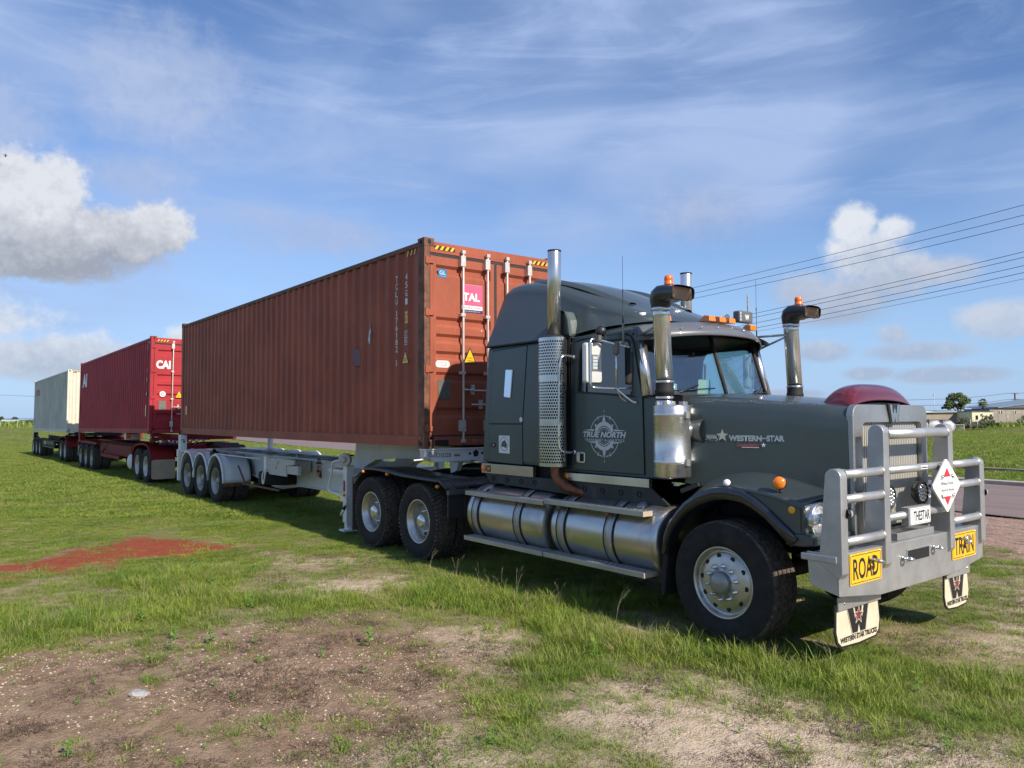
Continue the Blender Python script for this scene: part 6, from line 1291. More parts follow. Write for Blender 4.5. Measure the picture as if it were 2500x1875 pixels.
# the road: near edge through (3.4,9.9) and (-34,14.6)
RD0=np.array([3.4,9.87]); RDd=np.array([-37.4,4.73]); RDd=RDd/np.linalg.norm(RDd); RDn=np.array([-RDd[1],RDd[0]]); RDn=RDn if RDn[1]>0 else -RDn
def road_d(x,y): return (x-RD0[0])*RDn[0]+(y-RD0[1])*RDn[1]
def axis_coords(lo,hi,a,b,step,grow=1.12):
    c=list(np.arange(a,b+1e-6,step)); s=step
    while c[-1]<hi: s*=grow; c.append(c[-1]+s)
    s=step; 
    while c[0]>lo: s*=grow; c.insert(0,c[0]-s)
    return np.array(c)
def grid_obj(name,m,X,Y,zf,attrs=None):
    XX,YY=np.meshgrid(X,Y,indexing='ij'); ZZ=zf(XX,YY); nx,ny=XX.shape
    v=np.stack([XX.ravel(),YY.ravel(),ZZ.ravel()],1); i=np.arange((nx-1)*(ny-1)); a=(i//(ny-1))*ny+i%(ny-1); q=np.stack([a,a+ny,a+ny+1,a+1],1)
    me=bpy.data.meshes.new(name); me.vertices.add(len(v)); me.vertices.foreach_set('co',v.ravel()); me.loops.add(q.size); me.loops.foreach_set('vertex_index',q.ravel()); me.polygons.add(len(q)); me.polygons.foreach_set('loop_start',np.arange(0,q.size,4)); me.polygons.foreach_set('loop_total',np.full(len(q),4)); me.polygons.foreach_set('use_smooth',np.ones(len(q),bool)); me.update(calc_edges=True); me.validate()
    if attrs:
        for k,f in attrs(XX,YY).items():
            at=me.attributes.new(k,'FLOAT','POINT'); at.data.foreach_set('value',f.ravel().astype(np.float32))
    me.materials.append(m); o=bpy.data.objects.new(name,me); COL.objects.link(o); return o
gm=bpy.data.materials.new('ground_soil_and_turf'); gm.use_nodes=True; T=NT(gm.node_tree); b=T.n['Principled BSDF']; b.inputs['Roughness'].default_value=.95; b.inputs['Specular IOR Level'].default_value=.1
pos=T.n.new('ShaderNodeNewGeometry').outputs['Position']
def att(n):
    a=T.n.new('ShaderNodeAttribute'); a.attribute_name=n; return a.outputs['Fac']
n1=T.noise(pos,1.3,6,.62); n2=T.noise(pos,9.,6,.65); n3=T.noise(pos,60.,4,.6)
turf=T.mix(T.sm(n1,.3,.7),(.100,.135,.026),(.150,.165,.042)); turf=T.mix(T.sm(n2,.42,.75),turf,(.24,.20,.10)); turf=T.mix(T.sm(n3,.4,.75,0,.5),turf,(.045,.07,.014))
farf=T.noise(T.mapping(pos,(.25,.9,1)),.35,6,.6); turf=T.mix(T.sm(farf,.40,.68,0.,.55),turf,(.16,.17,.045))
soil=T.mix(T.sm(n1,.3,.7),(.30,.205,.135),(.41,.30,.205)); soil=T.mix(T.sm(n2,.40,.75,0,.9),soil,(.19,.125,.085)); soil=T.mix(T.sm(n3,.5,.7,0,.6),soil,(.15,.10,.07))
vo=T.n.new('ShaderNodeTexVoronoi'); T.l.new(pos,vo.inputs['Vector']); vo.inputs['Scale'].default_value=42.; vo.inputs['Randomness'].default_value=1.
peb=T.m('MULTIPLY',T.sm(vo.outputs['Distance'],.34,.22),T.sm(T.noise(pos,2.2,4,.6,),.42,.58))
sp=T.n.new('ShaderNodeSeparateColor'); T.l.new(vo.outputs['Color'],sp.inputs[0])
peb=T.m('MULTIPLY',peb,T.sm(sp.outputs[0],.35,.45)); pcol=T.mix(sp.outputs[1],(.50,.38,.27),(.30,.15,.09))
soil=T.mix(peb,soil,pcol)
sandc=T.mix(T.sm(n2,.35,.75),(.60,.48,.355),(.47,.36,.255)); sandc=T.mix(T.sm(n3,.6,.75),sandc,(.16,.12,.08))
redc=T.mix(T.sm(n2,.3,.8),(.36,.095,.048),(.24,.065,.035)); redc=T.mix(T.sm(n3,.62,.72,0,.6),redc,(.5,.26,.16))
grav=T.mix(T.sm(n2,.3,.7),(.32,.20,.16),(.45,.32,.26)); grav=T.mix(T.m('MULTIPLY',T.sm(vo.outputs['Distance'],.4,.1),T.sm(sp.outputs[2],.5,.6)),grav,(.55,.42,.35)); grav=T.mix(T.sm(T.noise(T.mapping(pos,(.5,2.5,1)),2.,5,.6),.5,.7),grav,(.16,.10,.075))
c=T.mix(att('worn'),turf,T.mix(.5,sandc,soil)); c=T.mix(att('brown'),c,soil); c=T.mix(att('sand'),c,sandc); c=T.mix(att('red'),c,redc); c=T.mix(att('gravel'),c,grav)
T.l.new(c,b.inputs['Base Color']); bn=T.n.new('ShaderNodeBump'); bn.inputs['Strength'].default_value=.85; bn.inputs['Distance'].default_value=.035
h=T.m('ADD',T.m('MULTIPLY',n2,1.4),T.m('MULTIPLY',n3,.7)); h=T.m('ADD',h,T.m('MULTIPLY',peb,.6)); T.l.new(h,bn.inputs['Height']); T.l.new(bn.outputs[0],b.inputs['Normal'])
def attrs(X,Y):
    r,br,s,w,g=masks(X,Y); return {'red':r,'brown':br,'sand':s,'worn':w,'gravel':g}
def gzf(X,Y):
    rd=road_d(X,Y); near=np.exp(-(np.hypot(X-4,Y+3)/22)**2)
    return gz(X,Y)+ (fbm(X,Y,.7,31)-.5)*.07*near -.012 - .05*np.clip(1-np.abs(rd-3.5)/4.0,0,1)*0 -.06*((rd>-.1)&(rd<7.3))+.035*poly_mask(X,Y,RED,.5)*near
gx=axis_coords(-1500,600,-9,9.2,.085,1.045); gy=axis_coords(-600,1500,-8,6.5,.085,1.05)
tag(grid_obj('ground',gm,gx,gy,gzf,attrs),kind='structure')
# road, kerbs
am=bpy.data.materials.new('worn_asphalt'); am.use_nodes=True; T=NT(am.node_tree); b=T.n['Principled BSDF']; b.inputs['Roughness'].default_value=.85
pos=T.n.new('ShaderNodeNewGeometry').outputs['Position']; a=T.noise(T.mapping(pos,(.15,1.2,1),rot=(0,0,R(7))),1.5,5,.6); g=T.noise(pos,70.,3,.6)
c=T.mix(T.sm(a,.3,.7),(.165,.112,.100),(.225,.162,.145)); c=T.mix(T.sm(g,.35,.75,0,.7),c,(.25,.20,.185)); T.l.new(c,b.inputs['Base Color']); MATS['worn_asphalt']=am
def strip(name,m,d0,d1,z0,z1,kind='structure',x0=70,x1=-260,hgt=None):
    mb=MB(); secs=[]
    for i in range(90):
        t=-x0+ (x0-x1)*(i/89); p=RD0+RDd*t
        for_ = []
        a=p+RDn*d0; c_=p+RDn*d1; zz=float(gz(a[0],a[1]))
        if hgt is None: secs.append([(a[0],a[1],zz+z0),(c_[0],c_[1],zz+z1)])
        else: secs.append([(a[0],a[1],zz-.05),(a[0],a[1],zz+hgt-.01),(a[0]+RDn[0]*.015,a[1]+RDn[1]*.015,zz+hgt),(c_[0],c_[1],zz+hgt),(c_[0],c_[1],zz-.05)])
    mb.loft(secs,smooth=False); o=build(name,m,None,mb,recalc=False); return tag(o,kind=kind)
strip('road',am,0,6.9,-.008,-.008)
concrete=mat('kerb_concrete',(.42,.37,.31),.8,0,0,.15,4,bump=.1); conc2=mat('old_concrete_edge',(.15,.13,.115),.85,0,0,.3,3)
strip('kerb',concrete,6.9,7.22,0,0,hgt=.10)
strip('footpath_edge',mat('old_concrete_edge_pale',(.24,.20,.165),.85,0,0,.3,3),12.15,12.4,0,0,hgt=.10)
strip('shoulder_crack',mat('tar_edge',(.05,.035,.03),.9),-.06,.02,-.004,-.004)

# ------------------------------------------------------------------ grass
grm=bpy.data.materials.new('grass_blades'); grm.use_nodes=True; T=NT(grm.node_tree); T.n.clear()
pos=T.n.new('ShaderNodeNewGeometry').outputs['Position']; oi=T.n.new('ShaderNodeObjectInfo'); rnd=oi.outputs['Random']; loc=oi.outputs['Location']
big=T.noise(pos,.9,5,.6); 
c=T.mix(T.sm(big,.34,.66),(.165,.265,.032),(.310,.380,.058)); c=T.mix(T.sm(rnd,.0,1.,0,.55),c,(.12,.215,.030)); c=T.mix(T.sm(T.noise(pos,.33,4,.6),.55,.72,0,.5),c,(.24,.235,.065)); c=T.mix(T.sm(rnd,.90,.94),c,(.36,.31,.14))
at=T.n.new('ShaderNodeAttribute'); at.attribute_name='tone'; c=T.mix(T.m('MULTIPLY',at.outputs['Fac'],.5),c,(.30,.27,.12))
d=T.n.new('ShaderNodeBsdfPrincipled'); T.l.new(c,d.inputs['Base Color']); d.inputs['Roughness'].default_value=.55; d.inputs['Specular IOR Level'].default_value=.3
tl=T.n.new('ShaderNodeBsdfTranslucent'); T.l.new(T.mix(.5,c,(.25,.34,.03)),tl.inputs[0]); mx=T.n.new('ShaderNodeMixShader'); mx.inputs[0].default_value=.30; T.l.new(d.outputs[0],mx.inputs[1]); T.l.new(tl.outputs[0],mx.inputs[2]); ou=T.n.new('ShaderNodeOutputMaterial'); T.l.new(mx.outputs[0],ou.inputs[0])
straw=mat('dry_straw',(.34,.31,.19),.7,0,0,.25,8)
def tuft(name,n,rad,h0,h1,w,lean,seed,m,bend=.5,leaf=False,dry=.06):
    rr=random.Random(seed); V=[];F=[];tone=[]
    for i in range(n):
        a=rr.uniform(0,6.28); r0=rad*math.sqrt(rr.random()); x,y=r0*math.cos(a),r0*math.sin(a); h=rr.uniform(h0,h1); ln=h*rr.uniform(.2,1.)*lean; b=a+rr.uniform(-1.2,1.2); dx,dy=math.cos(b),math.sin(b); px,py=-dy,dx; tw=rr.uniform(-.8,.8)
        px,py=px*math.cos(tw)+dx*math.sin(tw),py*math.cos(tw)+dy*math.sin(tw)
        o=len(V); ww=w*rr.uniform(.6,1.2); segs=[(0,0,1.),(.38,.18,.95),(.74,.52,.66),(1.,1.,.06)]
        tn=1. if rr.random()<dry else rr.uniform(0,.15)
        for (t,q,k) in segs:
            zz=h*(t-bend*lean*.5*t*t); cx=x+dx*ln*q; cy=y+dy*ln*q
            V.append((cx-px*ww*k/2,cy-py*ww*k/2,zz)); V.append((cx+px*ww*k/2,cy+py*ww*k/2,zz)); tone+=[tn,tn]
        F+=[(o,o+1,o+3,o+2),(o+2,o+3,o+5,o+4),(o+4,o+5,o+7,o+6)]
    me=bpy.data.meshes.new(name); me.from_pydata(V,[],F); me.materials.append(m); at=me.attributes.new('tone','FLOAT','POINT'); at.data.foreach_set('value',tone); me.update(); return me
def scatter(name,pts,rot,scl,protos,m,tilt=None,label=None,cat=None):
    """pts Nx3; instances one of the prototype meshes on every point (one object, kind stuff)"""
    me=bpy.data.meshes.new(name); me.vertices.add(len(pts)); me.vertices.foreach_set('co',np.asarray(pts,np.float32).ravel())
    a=me.attributes.new('scl','FLOAT','POINT'); a.data.foreach_set('value',np.asarray(scl,np.float32)); a=me.attributes.new('rot','FLOAT_VECTOR','POINT'); rv=np.zeros((len(pts),3),np.float32); rv[:,2]=rot
    if tilt is not None: rv[:,:2]=tilt
    a.data.foreach_set('vector',rv.ravel())
    o=bpy.data.objects.new(name,me); COL.objects.link(o); me.materials.append(m)
    ng=bpy.data.node_groups.new(name+'_scatter','GeometryNodeTree'); ng.interface.new_socket('Geometry',in_out='INPUT',socket_type='NodeSocketGeometry'); ng.interface.new_socket('Geometry',in_out='OUTPUT',socket_type='NodeSocketGeometry')
    N=ng.nodes; gi=N.new('NodeGroupInput'); go=N.new('NodeGroupOutput'); ip=N.new('GeometryNodeInstanceOnPoints'); ip.inputs['Pick Instance'].default_value=True
    m2p=N.new('GeometryNodeMeshToPoints'); ng.links.new(gi.outputs[0],m2p.inputs[0]); ng.links.new(m2p.outputs[0],ip.inputs['Points'])
    g2i=N.new('GeometryNodeGeometryToInstance')
    for k,pm in enumerate(protos):
        po=bpy.data.objects.new(name+'_prototype',pm); ob=N.new('GeometryNodeObjectInfo'); ob.inputs['Object'].default_value=po; ng.links.new(ob.outputs['Geometry'],g2i.inputs[0])
    ng.links.new(g2i.outputs[0],ip.inputs['Instance'])
    ri=N.new('FunctionNodeRandomValue'); ri.data_type='INT'; ri.inputs[4].default_value=0; ri.inputs[5].default_value=len(protos)-1; ng.links.new(ri.outputs[2],ip.inputs['Instance Index'])
    for nm,ty,sock in (('scl','FLOAT','Scale'),('rot','FLOAT_VECTOR','Rotation')):
        na=N.new('GeometryNodeInputNamedAttribute'); na.data_type=ty; na.inputs[0].default_value=nm; 
        src=na.outputs[0]
        if sock=='Rotation':
            e=N.new('FunctionNodeEulerToRotation'); ng.links.new(src,e.inputs[0]); src=e.outputs[0]
        ng.links.new(src,ip.inputs[sock])
    ng.links.new(ip.outputs[0],go.inputs[0]); md=o.modifiers.new('scatter','NODES'); md.node_group=ng
    o['kind']='stuff'
    if label: o['label']=label
    if cat: o['category']=cat
    return o
vd=np.array([_f.x,_f.y]); vd/=np.linalg.norm(vd); vr=np.array([vd[1],-vd[0]])
def fan(n,d0,d1,pw=1.,half=.74):
    """random ground points in the part of the field within view (and a margin)"""
    t=rng.random(n); d=(d0**(2-pw)+(d1**(2-pw)-d0**(2-pw))*t)**(1/(2-pw)); u=(rng.random(n)*2-1)*half
    p=np.array([CAM.x,CAM.y])+vd*d[:,None]+(-vr)*(u*d)[:,None]*-1
    return p[:,0],p[:,1],d
def density(x,y):
    r,br,s,w,g=masks(x,y)
    cl=fbm(x,y,2.2,41)
    tufty=np.clip((cl-.50)*9,0,1)
    den=1-.0*w
    den=den*(1-.86*w)*(.40+.60*np.clip((fbm(x,y,2.6,47)-.36)*5,0,1))
    den=den*(1-br*(1-.010-.50*np.clip((cl-.64)*12,0,1)))
    den=den*(1-s*(1-.05-.55*np.clip((cl-.54)*9,0,1)))
    den=den*(1-.97*np.clip(r*1.25,0,1)*(1-.25*np.clip((cl-.58)*10,0,1)))*(1-.99*g)
    rd=road_d(x,y); den=den*((rd<-.15)|(rd>7.3)); 
    on_trucks=0
    return np.clip(den,0,1)
def zat(x,y): return gzf(x,y)
P_short=[tuft('short_tuft',24,.08,.022,.070,.0048,1.3,i,grm,dry=.16) for i in range(4)]
P_mid=[tuft('mid_tuft',26,.11,.05,.14,.0055,1.1,10+i,grm,dry=.10) for i in range(4)]
P_tall=[tuft('tall_tuft',34,.11,.12,.30,.0062,.85,20+i,grm,dry=.08) for i in range(4)]
P_far=[tuft('field_tuft',26,.24,.05,.16,.014,1.2,30+i,grm,dry=.14) for i in range(3)]
P_vfar=[tuft('distant_tuft',26,.75,.10,.42,.06,.9,40+i,grm) for i in range(3)]
def lush(x,y):
    L=[(4.25,-2.8,.5),(4.25,-2.06,.7),(5.03,-1.83,.8),(5.9,-1.25,.7),(3.1,-.95,.7),(1.7,-2.1,.7),(.45,-5.6,1.),(.55,-4.4,.9),(5.4,-1.6,.6),(2.6,-1.6,.7),(6.5,-.6,.6),(-.9,-4.2,.9),(4.5,-1.5,.6),(1.1,-3.3,.6),(5.2,-2.6,.45),(3.6,-1.9,.5)]
    v=np.zeros_like(x)
    for a,b,r in L: v=np.maximum(v,np.exp(-((x-a)**2+(y-b)**2)/(r*r)))
    return v
x,y,d=fan(120000,3.6,17,0.)   # uniform over area
keep=rng.random(len(x))<density(x,y)*.95; x,y=x[keep],y[keep]; s=(.38+.62*fbm(x,y,.9,51))*(.7+.6*rng.random(len(x)))
scatter('short_grass',np.stack([x,y,zat(x,y)-.004],1),rng.random(len(x))*6.28,s,P_short,grm)
x,y,d=fan(60000,3.6,19,0.)
keep=rng.random(len(x))<density(x,y)*np.clip(.10+1.1*lush(x,y)+np.clip((fbm(x,y,.8,61)-.55)*3,0,.4),0,1); x,y=x[keep],y[keep]; s=(.40+.42*fbm(x,y,.9,52)+.30*lush(x,y))*(.7+.6*rng.random(len(x)))
scatter('mid_grass',np.stack([x,y,zat(x,y)-.004],1),rng.random(len(x))*6.28,s,P_mid,grm)
x,y,d=fan(34000,3.6,19,0.)
keep=rng.random(len(x))<density(x,y)**2*np.clip(lush(x,y)*.9-.18+np.clip((fbm(x,y,.7,71)-.60)*4,0,.5),0,1); x,y=x[keep],y[keep]; s=(.40+.42*lush(x,y))*(.7+.5*rng.random(len(x)))
scatter('tall_grass',np.stack([x,y,zat(x,y)-.004],1),rng.random(len(x))*6.28,s,P_tall,grm)
x,y,d=fan(120000,15,62,1.)
keep=rng.random(len(x))<density(x,y); x,y=x[keep],y[keep]; s=(.30+.65*fbm(x,y,.35,53))*(.7+.6*rng.random(len(x)))
scatter('field_grass',np.stack([x,y,zat(x,y)-.01],1),rng.random(len(x))*6.28,s,P_far,grm)
x,y,d=fan(70000,50,300,1.1)
keep=rng.random(len(x))<density(x,y); x,y=x[keep],y[keep]; s=(.4+.9*fbm(x,y,.12,54))*(.6+.6*rng.random(len(x)))*np.where(y>24,.55,.35)
scatter('distant_grass',np.stack([x,y,zat(x,y)-.02],1),rng.random(len(x))*6.28,s,P_vfar,grm)
# rank grass over the bank beyond the road
x,y,d=fan(60000,22,130,1.); rd=road_d(x,y); keep=(rd>12.6)&(rng.random(len(x))<.45+.5*np.clip((fbm(x,y,.45,63)-.42)*5,0,1)); x,y=x[keep],y[keep]; s=(.25+.9*fbm(x,y,.5,64))*(.6+.6*rng.random(len(x)))*np.interp(np.hypot(x-CAM.x,y-CAM.y),[20,60,100,130],[.9,.9,.55,.45])
P_bank=[tuft('bank_tuft',30,.30,.10,.42,.030,1.1,60+i,grm,dry=.1) for i in range(3)]
scatter('bank_grass',np.stack([x,y,zat(x,y)-.02],1),rng.random(len(x))*6.28,s,P_bank,grm)
# separate tufts that have taken hold on the bare ground
def clumps(n,lo,hi,seed,name,protos,smin,smax):
    r_=np.random.default_rng(seed); X_=[];Y_=[];S_=[]
    cx,cy,_=fan(n*8,3.6,12,0.); r,br,s_,w,g=masks(cx,cy); k=(np.maximum(np.maximum(br,s_),w)>.45)&(r<.3)&(g<.3); cx,cy=cx[k][:n],cy[k][:n]
    for a,b in zip(cx,cy):
        m_=int(r_.integers(lo,hi)); rad=r_.uniform(.05,.22); q=r_.normal(0,1,(m_,2))*rad*np.array([1.3,.8]); sz=r_.uniform(.6,1.3); X_+=list(a+q[:,0]); Y_+=list(b+q[:,1]); S_+=list(sz*r_.uniform(.6,1.2,m_))
    X_,Y_,S_=np.array(X_),np.array(Y_),np.array(S_)*r_.uniform(smin,smax); scatter(name,np.stack([X_,Y_,zat(X_,Y_)-.003],1),r_.random(len(X_))*6.28,S_,protos,grm)
P_cl=[tuft('clump_tuft',16,.05,.03,.11,.0055,1.6,120+i,grm,dry=.08) for i in range(4)]
clumps(125,3,20,5,'bare_ground_tufts',P_cl,.7,.8)
# seed stalks standing above the grass under the tanks
def stalks(seed):
    rr=random.Random(seed); mb=MB()
    for i in range(3):
        a=rr.uniform(0,6.28); ln=rr.uniform(.1,.28); h=rr.uniform(.28,.5); p=[(0,0,0),(math.cos(a)*ln*.2,math.sin(a)*ln*.2,h*.5),(math.cos(a)*ln*.55,math.sin(a)*ln*.55,h*.85),(math.cos(a)*ln,math.sin(a)*ln,h)]
        mb.tube(p,[.0014,.0012,.0010,.0018],4,cap=False)
        for k in range(5):
            t=.82+.04*k; mb.tube([(math.cos(a)*ln*t,math.sin(a)*ln*t,h*t),(math.cos(a)*ln*t+rr.uniform(-.02,.02),math.sin(a)*ln*t+rr.uniform(-.02,.02),h*t+.03)],[.0006,.001],3,cap=False)
    return mesh_local('stalk',straw,mb)
PS=[stalks(i) for i in range(4)]
pts=[(1.2,-1.5),(1.6,-1.45),(2.1,-1.5),(2.3,-1.45),(2.9,-1.35),(3.8,-1.45),(.6,-1.5),(5.9,-1.3),(.8,-2.2)]
pa=np.array(pts); scatter('seed_stalks',np.stack([pa[:,0],pa[:,1],zat(pa[:,0],pa[:,1])],1),rng.random(len(pa))*6.28,.55+.25*rng.random(len(pa)),PS,straw)
# broad-leaved weeds
weedm=mat('weed_leaf',(.13,.26,.03),.5,0,0,.25,20)
def weed(seed):
    rr=random.Random(seed); mb=MB()
    for i in range(12):
        a=i*2.4+rr.uniform(-.3,.3); h=.015+.008*i*rr.uniform(.7,1.2); l=rr.uniform(.035,.06)*(1-i*.03); d_=Vector((math.cos(a),math.sin(a),rr.uniform(.1,.6))).normalized(); p_=Vector((-math.sin(a),math.cos(a),0)); o=Vector((0,0,h))
        mb.add([o,o+d_*l*.5+p_*l*.26,o+d_*l,o+d_*l*.5-p_*l*.26],[(0,1,2,3)],False)
    mb.tube([(0,0,0),(0,0,.1)],.003,4,cap=False); return mesh_local('weed',weedm,mb)
PW_=[weed(i) for i in range(3)]
pa=[(2.95,-3.55,1.6),(3.0,-4.0,.9),(2.0,-4.9,1.3),(3.75,-5.9,1.0),(2.3,-4.3,.8),(6.35,-1.05,1.3),(2.05,-4.6,1.5),(1.7,-4.8,1.2),(5.2,-3.9,1.),(-.3,-3.9,1.4),(.9,-4.9,1.3),(1.0,-3.9,1.2),(6.9,-1.9,1.),(-1.5,-3.8,1.5),(-.6,-3.3,1.4),(4.9,-1.5,1.2),(4.4,-2.3,1.3)]
for k in range(120):
    q=(rng.uniform(-4,7),rng.uniform(-7,-1),rng.uniform(.5,1.1)); pa.append((q[0],q[1],q[2]*.6))
pa=np.array(pa); scatter('small_weeds',np.stack([pa[:,0],pa[:,1],zat(pa[:,0],pa[:,1])],1),rng.random(len(pa))*6.28,pa[:,2],PW_,weedm)
# pebbles and leaf litter on the bare ground
def peb_mesh(seed,m):
    rr=random.Random(seed); bm=bmesh.new(); bmesh.ops.create_icosphere(bm,subdivisions=1,radius=.5)
    for v in bm.verts: v.co*=rr.uniform(.7,1.2); v.co.z*=.55
    me=bpy.data.meshes.new('pebble'); bm.to_mesh(me); bm.free(); me.materials.append(m); return me
pebm=[mat('pebble_buff',(.50,.39,.28),.85,0,0,.3,30),mat('pebble_brown',(.26,.14,.085),.85,0,0,.3,30),mat('pebble_pale',(.50,.43,.34),.8,0,0,.2,30)]
PP=[peb_mesh(i,pebm[i%3]) for i in range(6)]
x,y,d=fan(90000,3.6,11,0.); r,br,s_,w,g=masks(x,y); keep=rng.random(len(x))<np.clip(br*.75*np.clip((fbm(x,y,1.1,81)-.38)*4,0,1)+s_*.05+w*.05+r*.015,0,1); x,y=x[keep],y[keep]
sc=.005+.017*rng.random(len(x))**3; scatter('pebbles',np.stack([x,y,zat(x,y)+.001],1),rng.random(len(x))*6.28,sc,PP,pebm[0])
x,y,d=fan(30000,5,24,0.); r,br,s_,w,g=masks(x,y); keep=rng.random(len(x))<g*.5; x,y=x[keep],y[keep]; scatter('roadside_gravel',np.stack([x,y,zat(x,y)],1),rng.random(len(x))*6.28,.012+.03*rng.random(len(x))**2,PP,pebm[0])
dead=mat('dead_root_brown',(.10,.065,.045),.9,0,0,.4,20)
P_dead=[tuft('dead_tuft',16,.07,.01,.035,.004,2.2,90+i,dead) for i in range(3)]
x,y,d=fan(60000,3.6,12,0.); r,br,s_,w,g=masks(x,y); keep=rng.random(len(x))<(np.clip(br+s_+.6*w,0,1)*np.clip((fbm(x,y,2.5,91)-.45)*2.2,0,.4)*(1-r)); x,y=x[keep],y[keep]
scatter('dead_grass_roots',np.stack([x,y,zat(x,y)],1),rng.random(len(x))*6.28,.6+.8*rng.random(len(x)),P_dead,dead)
bm=bmesh.new(); bmesh.ops.create_icosphere(bm,subdivisions=2,radius=.5); rr=random.Random(5)
for v in bm.verts: v.co*=rr.uniform(.85,1.12); v.co.x*=.17; v.co.y*=.10; v.co.z*=.05
me=bpy.data.meshes.new('stone'); bm.to_mesh(me); bm.free(); me.materials.append(mat('pale_grey_stone',(.36,.35,.34),.7,0,0,.2,20))
o=bpy.data.objects.new('stone',me); COL.objects.link(o); sx,sy=2.94,-5.35; o.location=(sx,sy,float(zat(np.array(sx),np.array(sy)))+.012); o.rotation_euler=(0,0,.6); tag(o,'flat pale grey stone lying on the bare brown patch at the lower left','stone')

# ------------------------------------------------------------------ far side: buildings, tanks, fence, trees, poles
tan=mat('wall_tan_sheet',(.30,.255,.20),.6,0,0,.08,.6); tan2=mat('wall_taupe_sheet',(.34,.295,.24),.6,0,0,.08,.8); creamw=mat('wall_cream',(.70,.66,.42),.6,0,0,.05,1); roofw=mat('roof_pale',(.72,.71,.66),.5); roofd=mat('roof_dark_grey',(.10,.11,.125),.5); winb=mat('window_dark',(.012,.014,.018),.15,0,.3)
def frame_uv(p0,p1): 
    u=Vector((p1[0]-p0[0],p1[1]-p0[1],0)); L_=u.length; u.normalize(); n=Vector((u.y,-u.x,0)); 
    if n.dot(Vector((CAM.x-p0[0],CAM.y-p0[1],0)))<0: n=-n
    return u,n,L_
def block(name,p0,p1,z0,z1,depth,m,parent,roof=None,lip=.25):
    u,n,L_=frame_uv(p0,p1); a=Vector((p0[0],p0[1],0)); b_=Vector((p1[0],p1[1],0)); c_=b_-n*depth; d_=a-n*depth
    mb=MB(); mb.add([(q.x,q.y,z0) for q in (a,b_,c_,d_)]+[(q.x,q.y,z1) for q in (a,b_,c_,d_)],[(0,1,5,4),(1,2,6,5),(2,3,7,6),(3,0,4,7),(4,5,6,7)],False); o=build(name,m,parent,mb)
    if roof:
        A=[a+n*lip-u*lip,b_+n*lip+u*lip,c_-n*lip+u*lip,d_-n*lip-u*lip]; mb=MB(); mb.add([(q.x,q.y,z1) for q in A]+[(q.x,q.y,z1+.12) for q in A],[(0,1,2,3),(4,5,6,7),(0,1,5,4),(1,2,6,5),(2,3,7,6),(3,0,4,7)],False); build('roof',roof,parent,mb)
    return u,n,L_
def wall_patch(name,p,u,n,w,z0,z1,m,parent,out=.05):
    c_=Vector((p[0],p[1],0)); a=c_-u*w/2+n*out; b_=c_+u*w/2+n*out; mb=MB(); mb.add([(a.x,a.y,z0),(b_.x,b_.y,z0),(b_.x,b_.y,z1),(a.x,a.y,z1)]+[(a.x-n.x*out,a.y-n.y*out,z0),(b_.x-n.x*out,b_.y-n.y*out,z0),(b_.x-n.x*out,b_.y-n.y*out,z1),(a.x-n.x*out,a.y-n.y*out,z1)],[(0,1,2,3),(0,4,7,3),(1,5,6,2),(3,2,6,7),(0,1,5,4)],False); return build(name,m,parent,mb)
# long low building
b1=thing('site_building',(-56,147,0),'long low tan building with a pale skillion roof behind the white tanks','building')
u,n,L_=block('wall',(-60.5,140.2),(-50.6,153.4),-.5,2.50,9,tan,b1)
p=lambda t:(-60.5+9.9*t,140.2+13.2*t)
mb=MB(); a0=Vector((*p(0),0)); 
def rp(t,off,z): q=Vector((*p(t),0))+n*off; return (q.x,q.y,z)
mb.add([rp(-.02,.5,2.42),rp(.42,.5,2.50),rp(.42,-6,2.95),rp(.10,-6,3.0),rp(-.1,-6,3.0)],[(0,1,2,3,4)],False); mb.add([rp(-.02,.5,2.36),rp(1.02,.5,2.52),rp(1.02,.5,2.64),rp(-.02,.5,2.46)],[(0,1,2,3)],False); build('roof',roofw,b1,mb)
mb=MB(); mb.add([rp(.40,.45,2.52),rp(1.02,.45,2.60),rp(1.02,-8,2.75),rp(.40,-8,2.9)],[(0,1,2,3)],False); build('roof',roofd,b1,mb)
for t,w,za,zb in ((.25,1.1,1.05,1.62),(.75,1.7,.9,2.02)):
    wall_patch('window',p(t),u,n,w,za,zb,winb,b1)
wall_patch('window_divider',p(.75),u,n,.08,.9,2.02,tan,b1,.08)
sg=wall_patch('company_sign',p(.915),u,n,1.35,1.30,2.38,mat('sign_green',(.05,.10,.05),.6),b1); c_=Vector((*p(.915),0))+n*.07
decal('sign_mountain',[[(-.35,1.75),(0,2.15),(.35,1.75),(.22,1.75),(0,1.98),(-.22,1.75)],[(-.2,1.62),(.2,1.62),(.2,1.68),(-.2,1.68)]],decalw,c_,(u,Vector((0,0,1))),b1)
b2=thing('cream_building',(-49,147.5,0),'small cream building between the long tan one and the taupe shed','building')
u,n,L_=block('wall',(-50.0,146.0),(-47.6,149.1),.2,2.46,5,creamw,b2,roofd,.1)
for t,w,za,zb in ((.22,.42,1.02,1.82),(.88,.4,1.02,2.02)): wall_patch('window',(-50+2.4*t,146+3.1*t),u,n,w,za,zb,winb,b2)
mb=MB(); mb.box(-48.9,-48.6,147.2,147.5,1.9,2.15); build('air_conditioner',decalw,b2,mb)
b3=thing('taupe_shed',(-46,152,0),'taupe corrugated shed with two small high windows at the right edge','building')
u,n,L_=block('wall',(-48.4,149.6),(-42.0,157.8),-.3,2.90,8,tan2,b3,roofd,.12)
for k in range(7):
    wall_patch('wall_panel',(-48.4+6.4*(k+.5)/7,149.6+8.2*(k+.5)/7),u,n,L_/7-.05,-.25,2.80,tan2,b3,.03)
